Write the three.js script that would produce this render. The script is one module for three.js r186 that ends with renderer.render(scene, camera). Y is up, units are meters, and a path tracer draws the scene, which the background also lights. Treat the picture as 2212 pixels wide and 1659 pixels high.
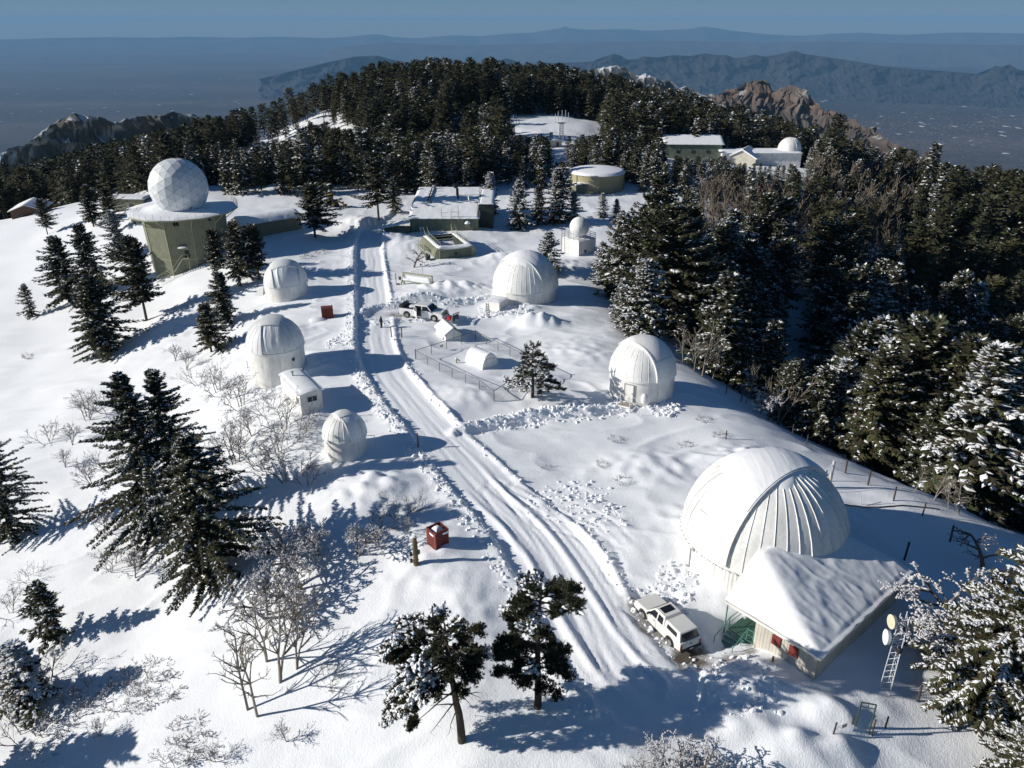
import * as THREE from 'three';
import { mergeGeometries, mergeVertices } from 'three/addons/utils/BufferGeometryUtils.js';
import { ImprovedNoise } from 'three/addons/math/ImprovedNoise.js';
import { MarchingCubes } from 'three/addons/objects/MarchingCubes.js';
import { RoundedBoxGeometry } from 'three/addons/geometries/RoundedBoxGeometry.js';

// ---------- camera, sky, sun, exposure ----------
const scene = new THREE.Scene();
const CAM = new THREE.Vector3(0, 40, 0), PITCH = 25 * Math.PI / 180, FOV = 52.53;
const camera = new THREE.PerspectiveCamera(FOV, 4 / 3, 0.5, 400000);
camera.position.copy(CAM);
camera.rotation.set(-PITCH, 0, 0);
const renderer = new THREE.WebGLRenderer({ antialias: true });
renderer.setSize(1024, 768);
renderer.toneMapping = THREE.LinearToneMapping;
renderer.toneMappingExposure = 1.1;
renderer.shadowMap.enabled = true;
const SUN = new THREE.Vector3(-0.915, 0.385, 0.085).normalize();
const sun = new THREE.DirectionalLight(new THREE.Color().setRGB(1.0, 0.945, 0.86), 4.6);
sun.position.copy(SUN).multiplyScalar(400); sun.target.position.set(0, 0, -120);
sun.position.add(sun.target.position);
sun.castShadow = true; sun.shadow.mapSize.set(4096, 4096);
Object.assign(sun.shadow.camera, { left: -300, right: 300, top: 300, bottom: -300, near: 1, far: 1200 });
scene.add(sun, sun.target);
{ // clear winter sky: pale at the horizon, deep blue overhead, a faint aureole round the sun
  const W = 256, H = 720, d = new Float32Array(W * H * 4);
  const mix = (a, b, t) => a.map((v, i) => v + (b[i] - v) * t);
  const hor = [0.195, 0.255, 0.300], low = [0.092, 0.215, 0.335], mid = [0.026, 0.080, 0.185], zen = [0.007, 0.028, 0.088];
  for (let j = 0; j < H; j++) for (let i = 0; i < W; i++) {
    const el = ((j + .5) / H - .5) * Math.PI, az = ((i + .5) / W - .5) * 2 * Math.PI, e = Math.max(0, el) * 180 / Math.PI;
    let c = e < 2 ? mix(hor, low, e / 2) : e < 25 ? mix(low, mid, Math.pow((e - 2) / 23, .75)) : mix(mid, zen, Math.min(1, (e - 25) / 55));
    const v = [Math.cos(el) * Math.cos(az), Math.sin(el), Math.cos(el) * Math.sin(az)];
    const g = Math.max(0, v[0] * SUN.x + v[1] * SUN.y + v[2] * SUN.z), a = Math.pow(g, 40) * .35 + Math.pow(g, 6) * .05;
    c = [c[0] + a * .9, c[1] + a * .85, c[2] + a * .75];
    if (el < 0) c = [.27, .25, .14];
    d.set([c[0], c[1], c[2], 1], (j * W + i) * 4);
  }
  const t = new THREE.DataTexture(d, W, H, THREE.RGBAFormat, THREE.FloatType);
  t.mapping = THREE.EquirectangularReflectionMapping; t.magFilter = THREE.LinearFilter; t.minFilter = THREE.LinearFilter; t.needsUpdate = true;
  scene.background = t; scene.environment = t;
}
scene.fog = new THREE.FogExp2(new THREE.Color().setRGB(.28, .59, 1.0), 2.6e-5);

// ---------- helpers ----------
function RNG(s) { let a = s >>> 0; return () => { a = (a + 0x6D2B79F5) >>> 0; let t = a; t = Math.imul(t ^ (t >>> 15), t | 1); t ^= t + Math.imul(t ^ (t >>> 7), t | 61); return ((t ^ (t >>> 14)) >>> 0) / 4294967296; }; }
const PN = new ImprovedNoise();
const noi = (x, y, z = 0) => PN.noise(x + 37.13, y + 91.7, z + 11.31);
const fbm = (x, y, o = 4, z = 0) => { let s = 0, a = .5; for (let i = 0; i < o; i++) { s += a * noi(x, y, z + i * 7.7); x *= 2.03; y *= 2.03; a *= .5; } return s; };
const ridged = (x, y, o = 5, z = 0) => { let s = 0, a = .5; for (let i = 0; i < o; i++) { s += a * (1 - Math.abs(noi(x, y, z + i * 3.1)) * 2.2); x *= 2.07; y *= 2.07; a *= .5; } return s; };
const clamp = (v, a = 0, b = 1) => Math.min(b, Math.max(a, v));
const sst = (a, b, v) => { const t = clamp((v - a) / (b - a)); return t * t * (3 - 2 * t); };
const lerp = (a, b, t) => a + (b - a) * t;
const lut = (pts, x) => { if (x <= pts[0][0]) return pts[0][1]; for (let i = 1; i < pts.length; i++) if (x < pts[i][0]) { const t = (x - pts[i - 1][0]) / (pts[i][0] - pts[i - 1][0]); return lerp(pts[i - 1][1], pts[i][1], t * t * (3 - 2 * t)); } return pts[pts.length - 1][1]; };
const V = (x, y, z) => new THREE.Vector3(x, y, z);
const rgb = (r, g, b) => new THREE.Color().setRGB(r, g, b);
const used = {};
function numbered(n) { used[n] = (used[n] ?? -1) + 1; return used[n] ? n + '_' + String(used[n]).padStart(3, '0') : n; }
function tag(o, label, category, group, kind) { if (label) o.userData.label = label; if (category) o.userData.category = category; if (group) o.userData.group = group; if (kind) o.userData.kind = kind; return o; }
function thing(name, label, category, p = [0, 0, 0], turn = 0, group) { const o = new THREE.Group(); o.name = numbered(name); o.position.set(...p); o.rotation.y = turn; scene.add(o); return tag(o, label, category, group); }
function shade(m) { m.castShadow = m.receiveShadow = true; return m; }
function mg(list) {
  if (!Array.isArray(list)) return list;
  if (list.length === 1) return list[0];
  const l = list.map(g => { const n = g.index ? g.toNonIndexed() : g.clone(); for (const k of Object.keys(n.attributes)) if (!['position', 'normal', 'uv'].includes(k)) n.deleteAttribute(k); if (!n.attributes.normal) n.computeVertexNormals(); if (!n.attributes.uv) n.setAttribute('uv', new THREE.BufferAttribute(new Float32Array(n.attributes.position.count * 2), 2)); return n; });
  return mergeGeometries(l);
}
function part(parent, name, geos, m) { const o = shade(new THREE.Mesh(mg(geos), m)); o.name = name; parent.add(o); return o; }
function single(name, geos, m, label, category, group, kind) { const o = shade(new THREE.Mesh(mg(geos), m)); o.name = numbered(name); scene.add(o); return tag(o, label, category, group, kind); }
function dup(root, label, p, turn = 0, s = 1, group) { const r = root.clone(); r.name = numbered(root.name.replace(/_\d{3}$/, '')); r.userData = { ...root.userData }; if (label) r.userData.label = label; if (group) r.userData.group = group; r.position.set(...p); r.rotation.y = turn; Array.isArray(s) ? r.scale.set(...s) : r.scale.setScalar(s); scene.add(r); return r; }
const box = (w, h, d, x = 0, y = 0, z = 0, ry = 0, rz = 0, rx = 0) => { const g = new THREE.BoxGeometry(w, h, d); if (rx) g.rotateX(rx); if (rz) g.rotateZ(rz); if (ry) g.rotateY(ry); return g.translate(x, y, z); };
const rbox = (w, h, d, r, x = 0, y = 0, z = 0, ry = 0, rz = 0) => { const g = new RoundedBoxGeometry(w, h, d, 2, r); if (rz) g.rotateZ(rz); if (ry) g.rotateY(ry); return g.translate(x, y, z); };
const cyl = (r0, r1, h, x = 0, y = 0, z = 0, n = 12, open = false) => new THREE.CylinderGeometry(r1, r0, h, n, 1, open).translate(x, y + h / 2, z);
const rod = (a, b, r, n = 6, r2 = r) => { const A = V(...a), B = V(...b), d = B.clone().sub(A), L = d.length(); const g = new THREE.CylinderGeometry(r2, r, L, n, 1); g.applyQuaternion(new THREE.Quaternion().setFromUnitVectors(V(0, 1, 0), d.divideScalar(L))); return g.translate(...A.add(B).multiplyScalar(.5).toArray()); };
const poly = (tris, uvs) => { const g = new THREE.BufferGeometry(); g.setAttribute('position', new THREE.Float32BufferAttribute(tris.flat(), 3)); if (uvs) g.setAttribute('uv', new THREE.Float32BufferAttribute(uvs.flat(), 2)); g.computeVertexNormals(); return g; };
const quad = (a, b, c, d) => poly([a, b, c, a, c, d]);
const std = (c, o = {}) => new THREE.MeshStandardMaterial({ color: rgb(...c), roughness: .8, metalness: 0, ...o });
function dtex(n, f, srgb = false) { const d = new Uint8Array(n * n * 4); for (let j = 0; j < n; j++) for (let i = 0; i < n; i++) { const c = f(i / n, j / n); d.set([...c.map(v => Math.round(clamp(v) * 255)), 255], (j * n + i) * 4); } const t = new THREE.DataTexture(d, n, n); t.wrapS = t.wrapT = THREE.RepeatWrapping; t.magFilter = THREE.LinearFilter; t.minFilter = THREE.LinearMipmapLinearFilter; t.generateMipmaps = true; if (srgb) t.colorSpace = THREE.SRGBColorSpace; t.needsUpdate = true; return t; }
const rep = (t, x, y = x) => { const c = t.clone(); c.repeat.set(x, y); c.needsUpdate = true; return c; };
// tileable noise: cosine-blended value lattice
function tileNoise(seed, cells) { const r = RNG(seed), a = Array.from({ length: cells * cells }, r); return (u, v) => { const x = u * cells, y = v * cells, i = Math.floor(x), j = Math.floor(y), fx = x - i, fy = y - j, sx = fx * fx * (3 - 2 * fx), sy = fy * fy * (3 - 2 * fy), g = (p, q) => a[((q % cells + cells) % cells) * cells + (p % cells + cells) % cells]; return lerp(lerp(g(i, j), g(i + 1, j), sx), lerp(g(i, j + 1), g(i + 1, j + 1), sx), sy); }; }

// directions of the lens, used only to find where on the ground a thing stands
const FD = 829.5 / Math.tan(FOV / 2 * Math.PI / 180), cP = Math.cos(PITCH), sP = Math.sin(PITCH);
const ray = (px, py) => { const x = (px - 1106) / FD, y = (829.5 - py) / FD; return V(x, -sP + y * cP, -cP - y * sP); };
const proj = (x, y, z) => { const dy = y - CAM.y, zz = -(dy * -sP + z * -cP), yy = dy * cP - z * sP; const dep = -(-dy * -1 * 0) + (dy * -sP + z * -cP); return [1106 + x / dep * FD, 829.5 - yy / dep * FD, dep]; };
// ---------- the ground ----------
function polyline(pts) { // signed distance: positive on the right hand when walking from the first point to the last
  return (x, z) => {
    let best = 1e9, side = 0, at = 0, L = 0;
    for (let i = 1; i < pts.length; i++) {
      const [ax, az] = pts[i - 1], [bx, bz] = pts[i], ex = bx - ax, ez = bz - az, l2 = ex * ex + ez * ez;
      const t = clamp(((x - ax) * ex + (z - az) * ez) / l2), qx = x - ax - t * ex, qz = z - az - t * ez, d = qx * qx + qz * qz;
      if (d < best - 1e-9) { best = d; side = (ex * (z - az) - ez * (x - ax)) >= 0 ? 1 : -1; at = L + t * Math.sqrt(l2); }
      L += Math.sqrt(l2);
    }
    return [Math.sqrt(best) * side, at];
  };
}
function curve(pts, n) { const c = new THREE.CatmullRomCurve3(pts.map(p => V(p[0], 0, p[1])), false, 'centripetal'); return c.getSpacedPoints(n).map(p => [p.x, p.z]); }
const leftEdge = polyline([[6, -8], [-1, -28], [-8, -43], [-20, -68], [-27, -86], [-34, -106], [-46, -132], [-66, -158], [-88, -190], [-108, -240], [-118, -300], [-122, -420]]);
const rightEdge = polyline([[82, -8], [66, -30], [52, -46], [43, -57], [36, -64.5], [30, -73], [24.5, -84], [21, -96], [17, -108], [15.5, -122], [22, -148], [31, -170], [46, -198], [72, -228], [108, -250], [160, -262], [270, -275]]);
const ROAD = curve([[9.0, -38.4], [7.4, -40.5], [2.6, -53.5], [-2.6, -62.9], [-7.9, -72.9], [-13.1, -83.1], [-17.8, -95], [-20.7, -110.4], [-24.3, -129], [-28, -150], [-29, -163], [-25.5, -172], [-24, -186]], 90);
const roadDist = polyline(ROAD);
const TRENCH = polyline(curve([[-5.2, -73.2], [-1, -75.2], [4, -76.6], [9, -77.4], [12.5, -78.4]], 24));
const PLOW = polyline(curve([[-19.2, -110], [-14, -111.5], [-9, -111.5], [-4, -113], [-1.5, -114.5]], 24));
const sp = (d, k) => d > 6 * k ? d : k * Math.log1p(Math.exp(d / k));
const BUMP = [
  [.5, -108.8, 2.2, 1.4, .8], [-1.5, -115.8, 2.4, 1.2, .6], [-15, -115.2, 4, 1.2, .8], [3.2, -112.6, 2, 1.5, .7],
  [19.8, -36.0, 1.5, 1.0, .9], [21.2, -35.6, .8, .8, .6], [17.6, -34.3, .7, .6, .5], [20.3, -33.9, .8, .6, .5], [8.6, -37.9, 2.6, .7, .45], [13.2, -38.4, 2.2, .8, .5], // mounds and drifts: x, z, radius x, radius z, height
  [4.5, -106.2, 2.6, 1.5, 1.7], [2.2, -106.4, 1.4, 1.2, 1.0],
  [17.6, -37.6, 2.6, 1.1, .75], [22.4, -36.2, 2.6, 1.6, .5], [17, -33.6, 2.6, 1.6, .8], [19.8, -33.2, 2.0, 1.2, .6], [16.6, -43.4, 1.5, 1.5, -1.2], [14.9, -41.9, 1.2, 1.2, -.7], [14.4, -35.2, 2.6, 1.0, .8], [14.4, -41.6, 1.5, 1.5, -.35],
  [15.6, -47.3, 2.4, 2.2, .45], [-6.8, -52.5, 3.2, 5, .8], [-3.4, -44.5, 2.4, 6, .7], [-13.5, -63, 4, 3, 1.2], [-21.5, -28.6, 2.8, 2.5, 1.6], [-17.5, -31, 2.2, 2, .9],
  [20.5, -56.6, 9, 3.2, .7], [27.5, -55.6, 6, 3, 1.1], [10.5, -52.5, 4, 3, .5], [13.5, -66, 5, 3, .8], [22.5, -67, 5, 2.6, 1.1], [3, -84, 5, 4, .7], [-4.5, -82, 3.5, 3.5, .6],
  [-8, -121, 7, 3, 1.4], [-13, -117.2, 5, 1.6, .8], [-1, -139, 5, 3.5, 1.1], [-12, -151, 6, 3, .8], [-33, -104, 5, 3, .7], [-24, -78, 4, 3, .9], [-24.5, -92, 4, 3, .8],
  [-33, -167, 4, 5, 1.3], [-25, -155.5, 4, 3, 1.2], [-20, -147, 5, 4, .8], [8, -96, 6, 5, .5], [9, -136, 6, 4, .8], [-55, -120, 7, 6, 1.2],
];
function baseGround(x, z) {
  const dl = leftEdge(x, z)[0] * -1, dr = rightEdge(x, z)[0];
  let h = -27 * (1 - Math.exp(-.46 / 27 * sp(dl, 2.6))) - 75 * (1 - Math.exp(-lerp(.62, .34, sst(-135, -205, z)) / 75 * sp(dr, 2.2)));
  if (z > -60) h -= .29 * sp(z + 37.6, 1.1) * sst(-60, -45, z);
  h -= (9 * sst(40, 95, x) * sst(-272, -300, z) + 18 * sst(100, 175, x) + .13 * sp(x - 185, 12)) * sst(-195, -245, z);
  if (z < -215) {
    const far = lut([[-330, -70], [-250, -44], [-180, -30], [-140, -20], [-116, -13], [-90, -6], [-65, -2], [-40, 0], [20, 0], [45, -3], [80, -9], [120, -18], [200, -34], [330, -66], [400, -95]], x) + 3 * sst(-330, -430, z) * sst(-150, -60, x) * (1 - sst(20, 90, x));
    h = lerp(h, far, sst(-225, -315, z));
    h += (-10 * Math.exp(-Math.pow((z + 272) / 42, 2)) + 3 * sst(-350, -400, z)) * sst(12, -25, x) * sst(-150, -105, x);
    h -= .62 * sp(-z - 465, 8);
  }
  return h;
}
const flatAt = (px, py) => { const d = ray(px, py), t = -CAM.y / d.y; return [d.x * t, d.z * t]; };
const TRACKS = [[[1345, 1450], [1262, 1270], [1165, 1135], [1070, 1045]], [[1268, 1450], [1205, 1310], [1135, 1170], [1060, 1060]], [[1405, 1400], [1310, 1240], [1215, 1125], [1110, 1055]], [[1150, 1100], [1215, 1100], [1290, 1125], [1345, 1185]], [[1170, 1130], [1240, 1145], [1300, 1190], [1330, 1250]], [[1120, 1050], [1175, 1085], [1190, 1110]]].map(t => { const c = curve(t.map(q => flatAt(...q)), 16), xs = c.map(q => q[0]), zs = c.map(q => q[1]); return { d: polyline(c), x0: Math.min(...xs) - 2, x1: Math.max(...xs) + 2, z0: Math.min(...zs) - 2, z1: Math.max(...zs) + 2 }; });
const rough = (x, z, dr, w) => { // where ploughs and shovels have broken the snow
  let a = 0;
  if (z < -36 && z > -170) {
    const lb = -dr - w; if (lb > -.5 && lb < 2.2) a = Math.max(a, sst(-.5, .3, lb) * (1 - sst(1.0, 2.2, lb)) * (.55 + .3 * sst(-52, -70, z)) * (1 - .45 * sst(-90, -104, z)));
    const rb = dr - w; if (rb > -.4 && rb < 1.1) a = Math.max(a, (.22 + .3 * sst(-60, -48, z)) * sst(-.4, .1, rb) * (1 - sst(.4, 1.1, rb)));
  }
  const t = TRENCH(x, z)[0], e = TRENCH(x, z)[1]; if (Math.abs(t) < 2.4 && e > .2) a = Math.max(a, sst(-2.2, -1.2, t) * (1 - sst(-.2, .4, t)) * 1.0, .5 * sst(.3, .8, t) * (1 - sst(1, 1.6, t)));
  const p = PLOW(x, z)[0]; if (Math.abs(p) < 5) a = Math.max(a, .7 * sst(2.2, 2.8, Math.abs(p)) * (1 - sst(3.6, 4.8, Math.abs(p))));
  for (const [cx, cz, r] of [[-2.2, -111.8, 3.6], [1.2, -110.2, 2.6], [-1, -115.6, 3.2], [15, -38.4, 3], [11.8, -46.8, 2.2], [17.2, -78.6, 2.2], [13, -49.2, 1.8], [-23.5, -99, 2.4], [-22.3, -103, 2.0]]) { const d = Math.hypot(x - cx, z - cz) / r; if (d < 1.2) a = Math.max(a, .8 * (1 - sst(.6, 1.15, d))); }
  for (const [cx, cz, r] of [[5.2, -60.5, 4.4], [7.8, -57.6, 3.2]]) { const d = Math.hypot(x - cx, z - cz) / r; if (d < 1.2) a = Math.max(a, .34 * (1 - sst(.5, 1.15, d))); }
  return a;
};
const roadHalf = s => lut([[0, 3.4], [14, 3.6], [26, 3.0], [40, 2.5], [200, 2.4]], s);
function ground(x, z, fine = true) {
  let h = baseGround(x, z);
  const near = z > -330;
  h += .75 * noi(x / 19, z / 19) + .34 * noi(x / 7.5, z / 7.5, 3);
  if (!near) return h;
  const wx = x + 2.2 * noi(x / 9, z / 9, 5), drift = 1 - Math.abs(noi(wx / 8.5 + z / 30, z / 3.6, 9)) * 2.4;
  h += .17 * Math.max(0, drift) * Math.max(0, drift) + .05 * noi(x / 2.1, z / 1.4, 4) + .035 * (1 - Math.abs(noi(wx / 2.6 + z * .1, z / .95, 14)) * 2.6) * sst(-.15, .25, noi(x / 12, z / 12, 6));
  for (const [bx, bz, rx, rz, bh] of BUMP) { const u = (x - bx) / rx, v = (z - bz) / rz, q = u * u + v * v; if (q < 9) h += bh * Math.exp(-q) * (1 + .35 * noi(x / 1.3, z / 1.3, bx)); }
  const [dr, s] = roadDist(x, z), w = roadHalf(s);
  let k = 0;
  if (Math.abs(dr) < 9 && z > -187) {
    k = 1 - sst(w - .25, w + .3, Math.abs(dr));
    const flat = baseGround(x, z) + .28 * noi(x / 19, z / 19) + .02;
    h = lerp(h, flat, k);
    const lb = -dr - w; if (lb > -.4) h += lerp(.32, .62, sst(-88, -104, z)) * sst(-.15, .32, lb) * Math.exp(-Math.max(0, lb - .5) / 1.9) * sst(-34, -40, z) * (.8 + .45 * noi(s / 3, 2));
    const rb = dr - w; h += .24 * Math.exp(-Math.pow((rb - .3) / .35, 2)) * sst(-34, -38, z);
    if (k > .3) {
      const wob = dr + .5 * noi(s / 9, 1.7);
      h -= .055 * (Math.exp(-Math.pow((Math.abs(wob) - .85) / .2, 2))) ;
      h += .035 * noi(wob * 3.2, s / 5) + .02 * noi(wob * 9, s / 2.2, 3);
      if (s < 34) h += .20 * Math.exp(-Math.pow((wob - 1.25) / .28, 2)) * sst(34, 26, s) + .26 * Math.exp(-Math.pow((wob + 1.9) / .3, 2)) * sst(30, 20, s) * sst(0, 4, s);
    }
  }
  for (const t of TRACKS) if (x > t.x0 && x < t.x1 && z > t.z0 && z < t.z1) { const [q, e] = t.d(x, z), a = Math.abs(Math.abs(q) - .78); if (a < .8) h += -.07 * Math.exp(-Math.pow(a / .17, 2)) + .045 * Math.exp(-Math.pow((a - .32) / .12, 2)) * (.6 + .8 * noi(e * 2.3, q)); }
  // cleared ground round the truck with the plough, and the bay of the parked truck
  { const d = Math.hypot((x + 14.4) / 7.2, (z + 111.4) / 2.6); if (d < 1.4) h = lerp(h, -.12 + .28 * noi(x / 19, z / 19), 1 - sst(.8, 1.25, d)); }
  { const u = (x - 14.6) * .9 + (z + 40.9) * -.42, v = (x - 14.6) * .42 + (z + 40.9) * .9, q = Math.max(Math.abs(u) / 2.6, Math.abs(v) / .75); if (q < 1.5) h = lerp(h, -.05, 1 - sst(.8, 1.3, q)); }
  { const [t, e] = TRENCH(x, z); if (Math.abs(t) < 2.6) h += -.5 * Math.exp(-Math.pow((t - .1) / .42, 2)) * sst(.1, 1.5, e) + .42 * Math.exp(-Math.pow((t + 1.0) / .6, 2)); }
  { const p = PLOW(x, z)[0]; if (Math.abs(p) < 6) h += .55 * Math.exp(-Math.pow((Math.abs(p) - 3.4) / .8, 2)) * (p > 0 ? .35 : 1); }
  const r = rough(x, z, dr, w); if (r > 0) h += r * (.22 * noi(x / .8, z / .8, 2) + .13 * noi(x / .38, z / .38, 6) + .12);
  { const u = (x - 11.0) * .46 + (z + 43.6) * .89, v = (x - 11.0) * .89 - (z + 43.6) * .46, q = Math.max(Math.abs(u) / 3.4, Math.abs(v - .1) / 1.55) + .12 * noi(x / .7, z / .7); if (q < 1.4) h = lerp(h, -.16 + .05 * noi(x / .6, z / .6), 1 - sst(.85, 1.15, q)); }
  return h;
}
function at(px, py, t0 = 24) { // where the ray through a picture point meets the ground
  const d = ray(px, py); let a = t0, b = t0;
  for (let t = t0; t < 1200; t += t < 200 ? .6 : 2) { if (CAM.y + d.y * t < ground(d.x * t, d.z * t)) { b = t; break; } a = t; }
  for (let i = 0; i < 18; i++) { const m = (a + b) / 2; if (CAM.y + d.y * m < ground(d.x * m, d.z * m)) b = m; else a = m; }
  const x = d.x * b, z = d.z * b; return V(x, ground(x, z), z);
}
const dirt = (x, z) => { // bare, muddy ground
  let a = 0; const n = fbm(x / .9, z / .9, 3), n2 = fbm(x / 2.5, z / 2.5, 3, 5);
  const add = (cx, cz, ux, uz, ra, rb, amt) => { const u = (x - cx) * ux + (z - cz) * uz, v = (x - cx) * uz - (z - cz) * ux, q = Math.hypot(u / ra, v / rb); a = Math.max(a, amt * (1 - sst(.5, 1.1, q + n * 1.1))); };
  add(12.3, -41.2, .46, .89, 1.7, 1.4, 1); add(10.2, -44.2, .46, .89, 3.2, 1.2, .75); add(15.0, -40.7, .9, -.42, 2.6, .5, .75);
  add(-17.4, -110.6, 1, .1, 4.2, 1.3, .42 + n2); add(-13.5, -111.2, 1, 0, 3.4, 1.1, .5);
  return clamp(a);
};
function axis(a, b, f0, f1, step, grow, most) { const l = [], r = []; const m = []; for (let v = f0; v <= f1 + 1e-6; v += step) m.push(v); let s = step, v = f0; while (v > a) { s = Math.min(most, s * grow); v -= s; l.unshift(v); } s = step; v = m[m.length - 1]; while (v < b) { s = Math.min(most, s * grow); v += s; r.push(v); } return [...l, ...m, ...r]; }
const snowTex = (() => { const a = tileNoise(3, 16), b = tileNoise(4, 48), c = tileNoise(5, 128); return dtex(512, (u, v) => { const h = .3 * a(u, v) + .35 * b(u, v) + .35 * c(u, v); return [h, h, h]; }); })();
const M = {};
M.snow = new THREE.MeshStandardMaterial({ color: rgb(.87, .885, .91), roughness: .85, bumpMap: rep(snowTex, .25), bumpScale: .05 });
M.ground = new THREE.MeshStandardMaterial({ color: rgb(1, 1, 1), vertexColors: true, roughness: .85, bumpMap: rep(snowTex, .25), bumpScale: .03 });
{
  const xs = axis(-420, 440, -46, 50, .26, 1.045, 6), zs = axis(-640, 24, -125, -27, .26, 1.04, 6).reverse();
  const nx = xs.length, nz = zs.length, pos = new Float32Array(nx * nz * 3), col = new Float32Array(nx * nz * 3), uv = new Float32Array(nx * nz * 2), onRoad = new Uint8Array(nx * nz);
  for (let j = 0; j < nz; j++) for (let i = 0; i < nx; i++) {
    const x = xs[i], z = zs[j], k = j * nx + i;
    pos.set([x, ground(x, z), z], k * 3); uv.set([x, z], k * 2);
    let d = z > -118 && z < -36 && x > -26 && x < 20 ? dirt(x, z) : 0;
    col.set([lerp(.865, .10, d), lerp(.89, .082, d), lerp(.925, .062, d)], k * 3);
    const [dr, s] = roadDist(x, z); onRoad[k] = Math.abs(dr) < roadHalf(s) && z > -187 ? 1 : 0;
  }
  const A = [], B = [];
  for (let j = 0; j < nz - 1; j++) for (let i = 0; i < nx - 1; i++) { const a = j * nx + i, b = a + 1, c = a + nx, d = c + 1; (onRoad[a] ? B : A).push(a, b, c, b, d, c); }
  const g = new THREE.BufferGeometry(); g.setAttribute('position', new THREE.BufferAttribute(pos, 3)); g.setAttribute('color', new THREE.BufferAttribute(col, 3)); g.setAttribute('uv', new THREE.BufferAttribute(uv, 2)); g.setIndex([...A.slice(0, 3)]);
  g.setIndex(new THREE.BufferAttribute(new Uint32Array(A.concat(B)), 1)); g.computeVertexNormals();
  const sub = (idx) => { const map = new Int32Array(nx * nz).fill(-1), P = [], N = [], C = [], U = [], I = new Uint32Array(idx.length); let n = 0; const nn = g.attributes.normal.array; for (let q = 0; q < idx.length; q++) { const v = idx[q]; if (map[v] < 0) { map[v] = n++; P.push(pos[v * 3], pos[v * 3 + 1], pos[v * 3 + 2]); N.push(nn[v * 3], nn[v * 3 + 1], nn[v * 3 + 2]); C.push(col[v * 3], col[v * 3 + 1], col[v * 3 + 2]); U.push(uv[v * 2], uv[v * 2 + 1]); } I[q] = map[v]; } const r = new THREE.BufferGeometry(); r.setAttribute('position', new THREE.Float32BufferAttribute(P, 3)); r.setAttribute('normal', new THREE.Float32BufferAttribute(N, 3)); r.setAttribute('color', new THREE.Float32BufferAttribute(C, 3)); r.setAttribute('uv', new THREE.Float32BufferAttribute(U, 2)); r.setIndex(new THREE.BufferAttribute(I, 1)); return r; };
  single('snow_ground', sub(A), M.ground, 'snow covered ridge, slopes and wooded hill', null, null, 'structure');
  single('road', sub(B), M.ground, 'ploughed snow road running along the ridge', null, null, 'structure');
}
// ---------- plain, mountains and city far below ----------
const PLAIN = -1250;
const plainTex = (() => {
  const r = RNG(77), n = 512, a = tileNoise(11, 8), b = tileNoise(12, 32), c = tileNoise(13, 128), cells = 96, blk = Array.from({ length: cells * cells }, r), blk2 = Array.from({ length: cells * cells * 9 }, r);
  return dtex(n, (u, v) => {
    const i = Math.floor(u * cells), j = Math.floor(v * cells), k = blk[j * cells + i], k2 = blk2[Math.floor(v * cells * 3) * cells * 3 + Math.floor(u * cells * 3)];
    let t = .35 + .25 * a(u, v) + .25 * b(u, v) + .15 * c(u, v);
    let col = [t * .42, t * .36, t * .30];
    if (k > .6 && k2 > .55) col = col.map((q, m) => q + [.62, .58, .56][m] * (k2 - .5));
    if (k < .12) col = col.map((q, m) => q * [.6, .7, .6][m]);
    return [col[0] * .30, col[1] * .32, col[2] * .37];
  });
})();
{ // the plain, one sheet out to the horizon
  const radii = []; for (let r = 600; r < 60000; r *= 1.045) radii.push(r);
  const na = 150, P = [], C = [], U = [], I = [];
  radii.forEach((r, j) => { for (let i = 0; i <= na; i++) { const a = (i / na - .5) * 2.5, x = Math.sin(a) * r, z = -Math.cos(a) * r;
    P.push(x, PLAIN + 60 * fbm(x / 9000, z / 9000, 3), z); U.push(x / 4500, z / 4500);
    const q = Math.max(.25, .75 + 1.7 * fbm(x / 9000, z / 4000, 4) + .9 * fbm(x / 2500, z / 1500, 3, 9)), band = Math.max(sst(.12, .3, fbm(x / 12000 + 3, z / 2000, 3, 4)), 1.3 * sst(-1200, -2600, x) * sst(500, 150, Math.abs(-z - 14300 + 500 * fbm(x / 2500, 3, 3))));
    const wm = .5 + fbm(x / 3000, z / 1600, 3, 31) * 1.2; C.push(q * (.48 + .16 * wm) + band * .45, q * .47 + band * .36, q * (.52 - .12 * wm) + band * .28); } });
  for (let j = 0; j < radii.length - 1; j++) for (let i = 0; i < na; i++) { const a = j * (na + 1) + i, b = a + 1, c = a + na + 1, d = c + 1; I.push(a, b, c, b, d, c); }
  const g = new THREE.BufferGeometry(); g.setAttribute('position', new THREE.Float32BufferAttribute(P, 3)); g.setAttribute('color', new THREE.Float32BufferAttribute(C, 3)); g.setAttribute('uv', new THREE.Float32BufferAttribute(U, 2)); g.setIndex(I); g.computeVertexNormals();
  single('desert_plain', g, new THREE.MeshStandardMaterial({ vertexColors: true, map: plainTex, roughness: 1 }), 'wide desert plain far below the ridge', null, null, 'structure');
}
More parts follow.
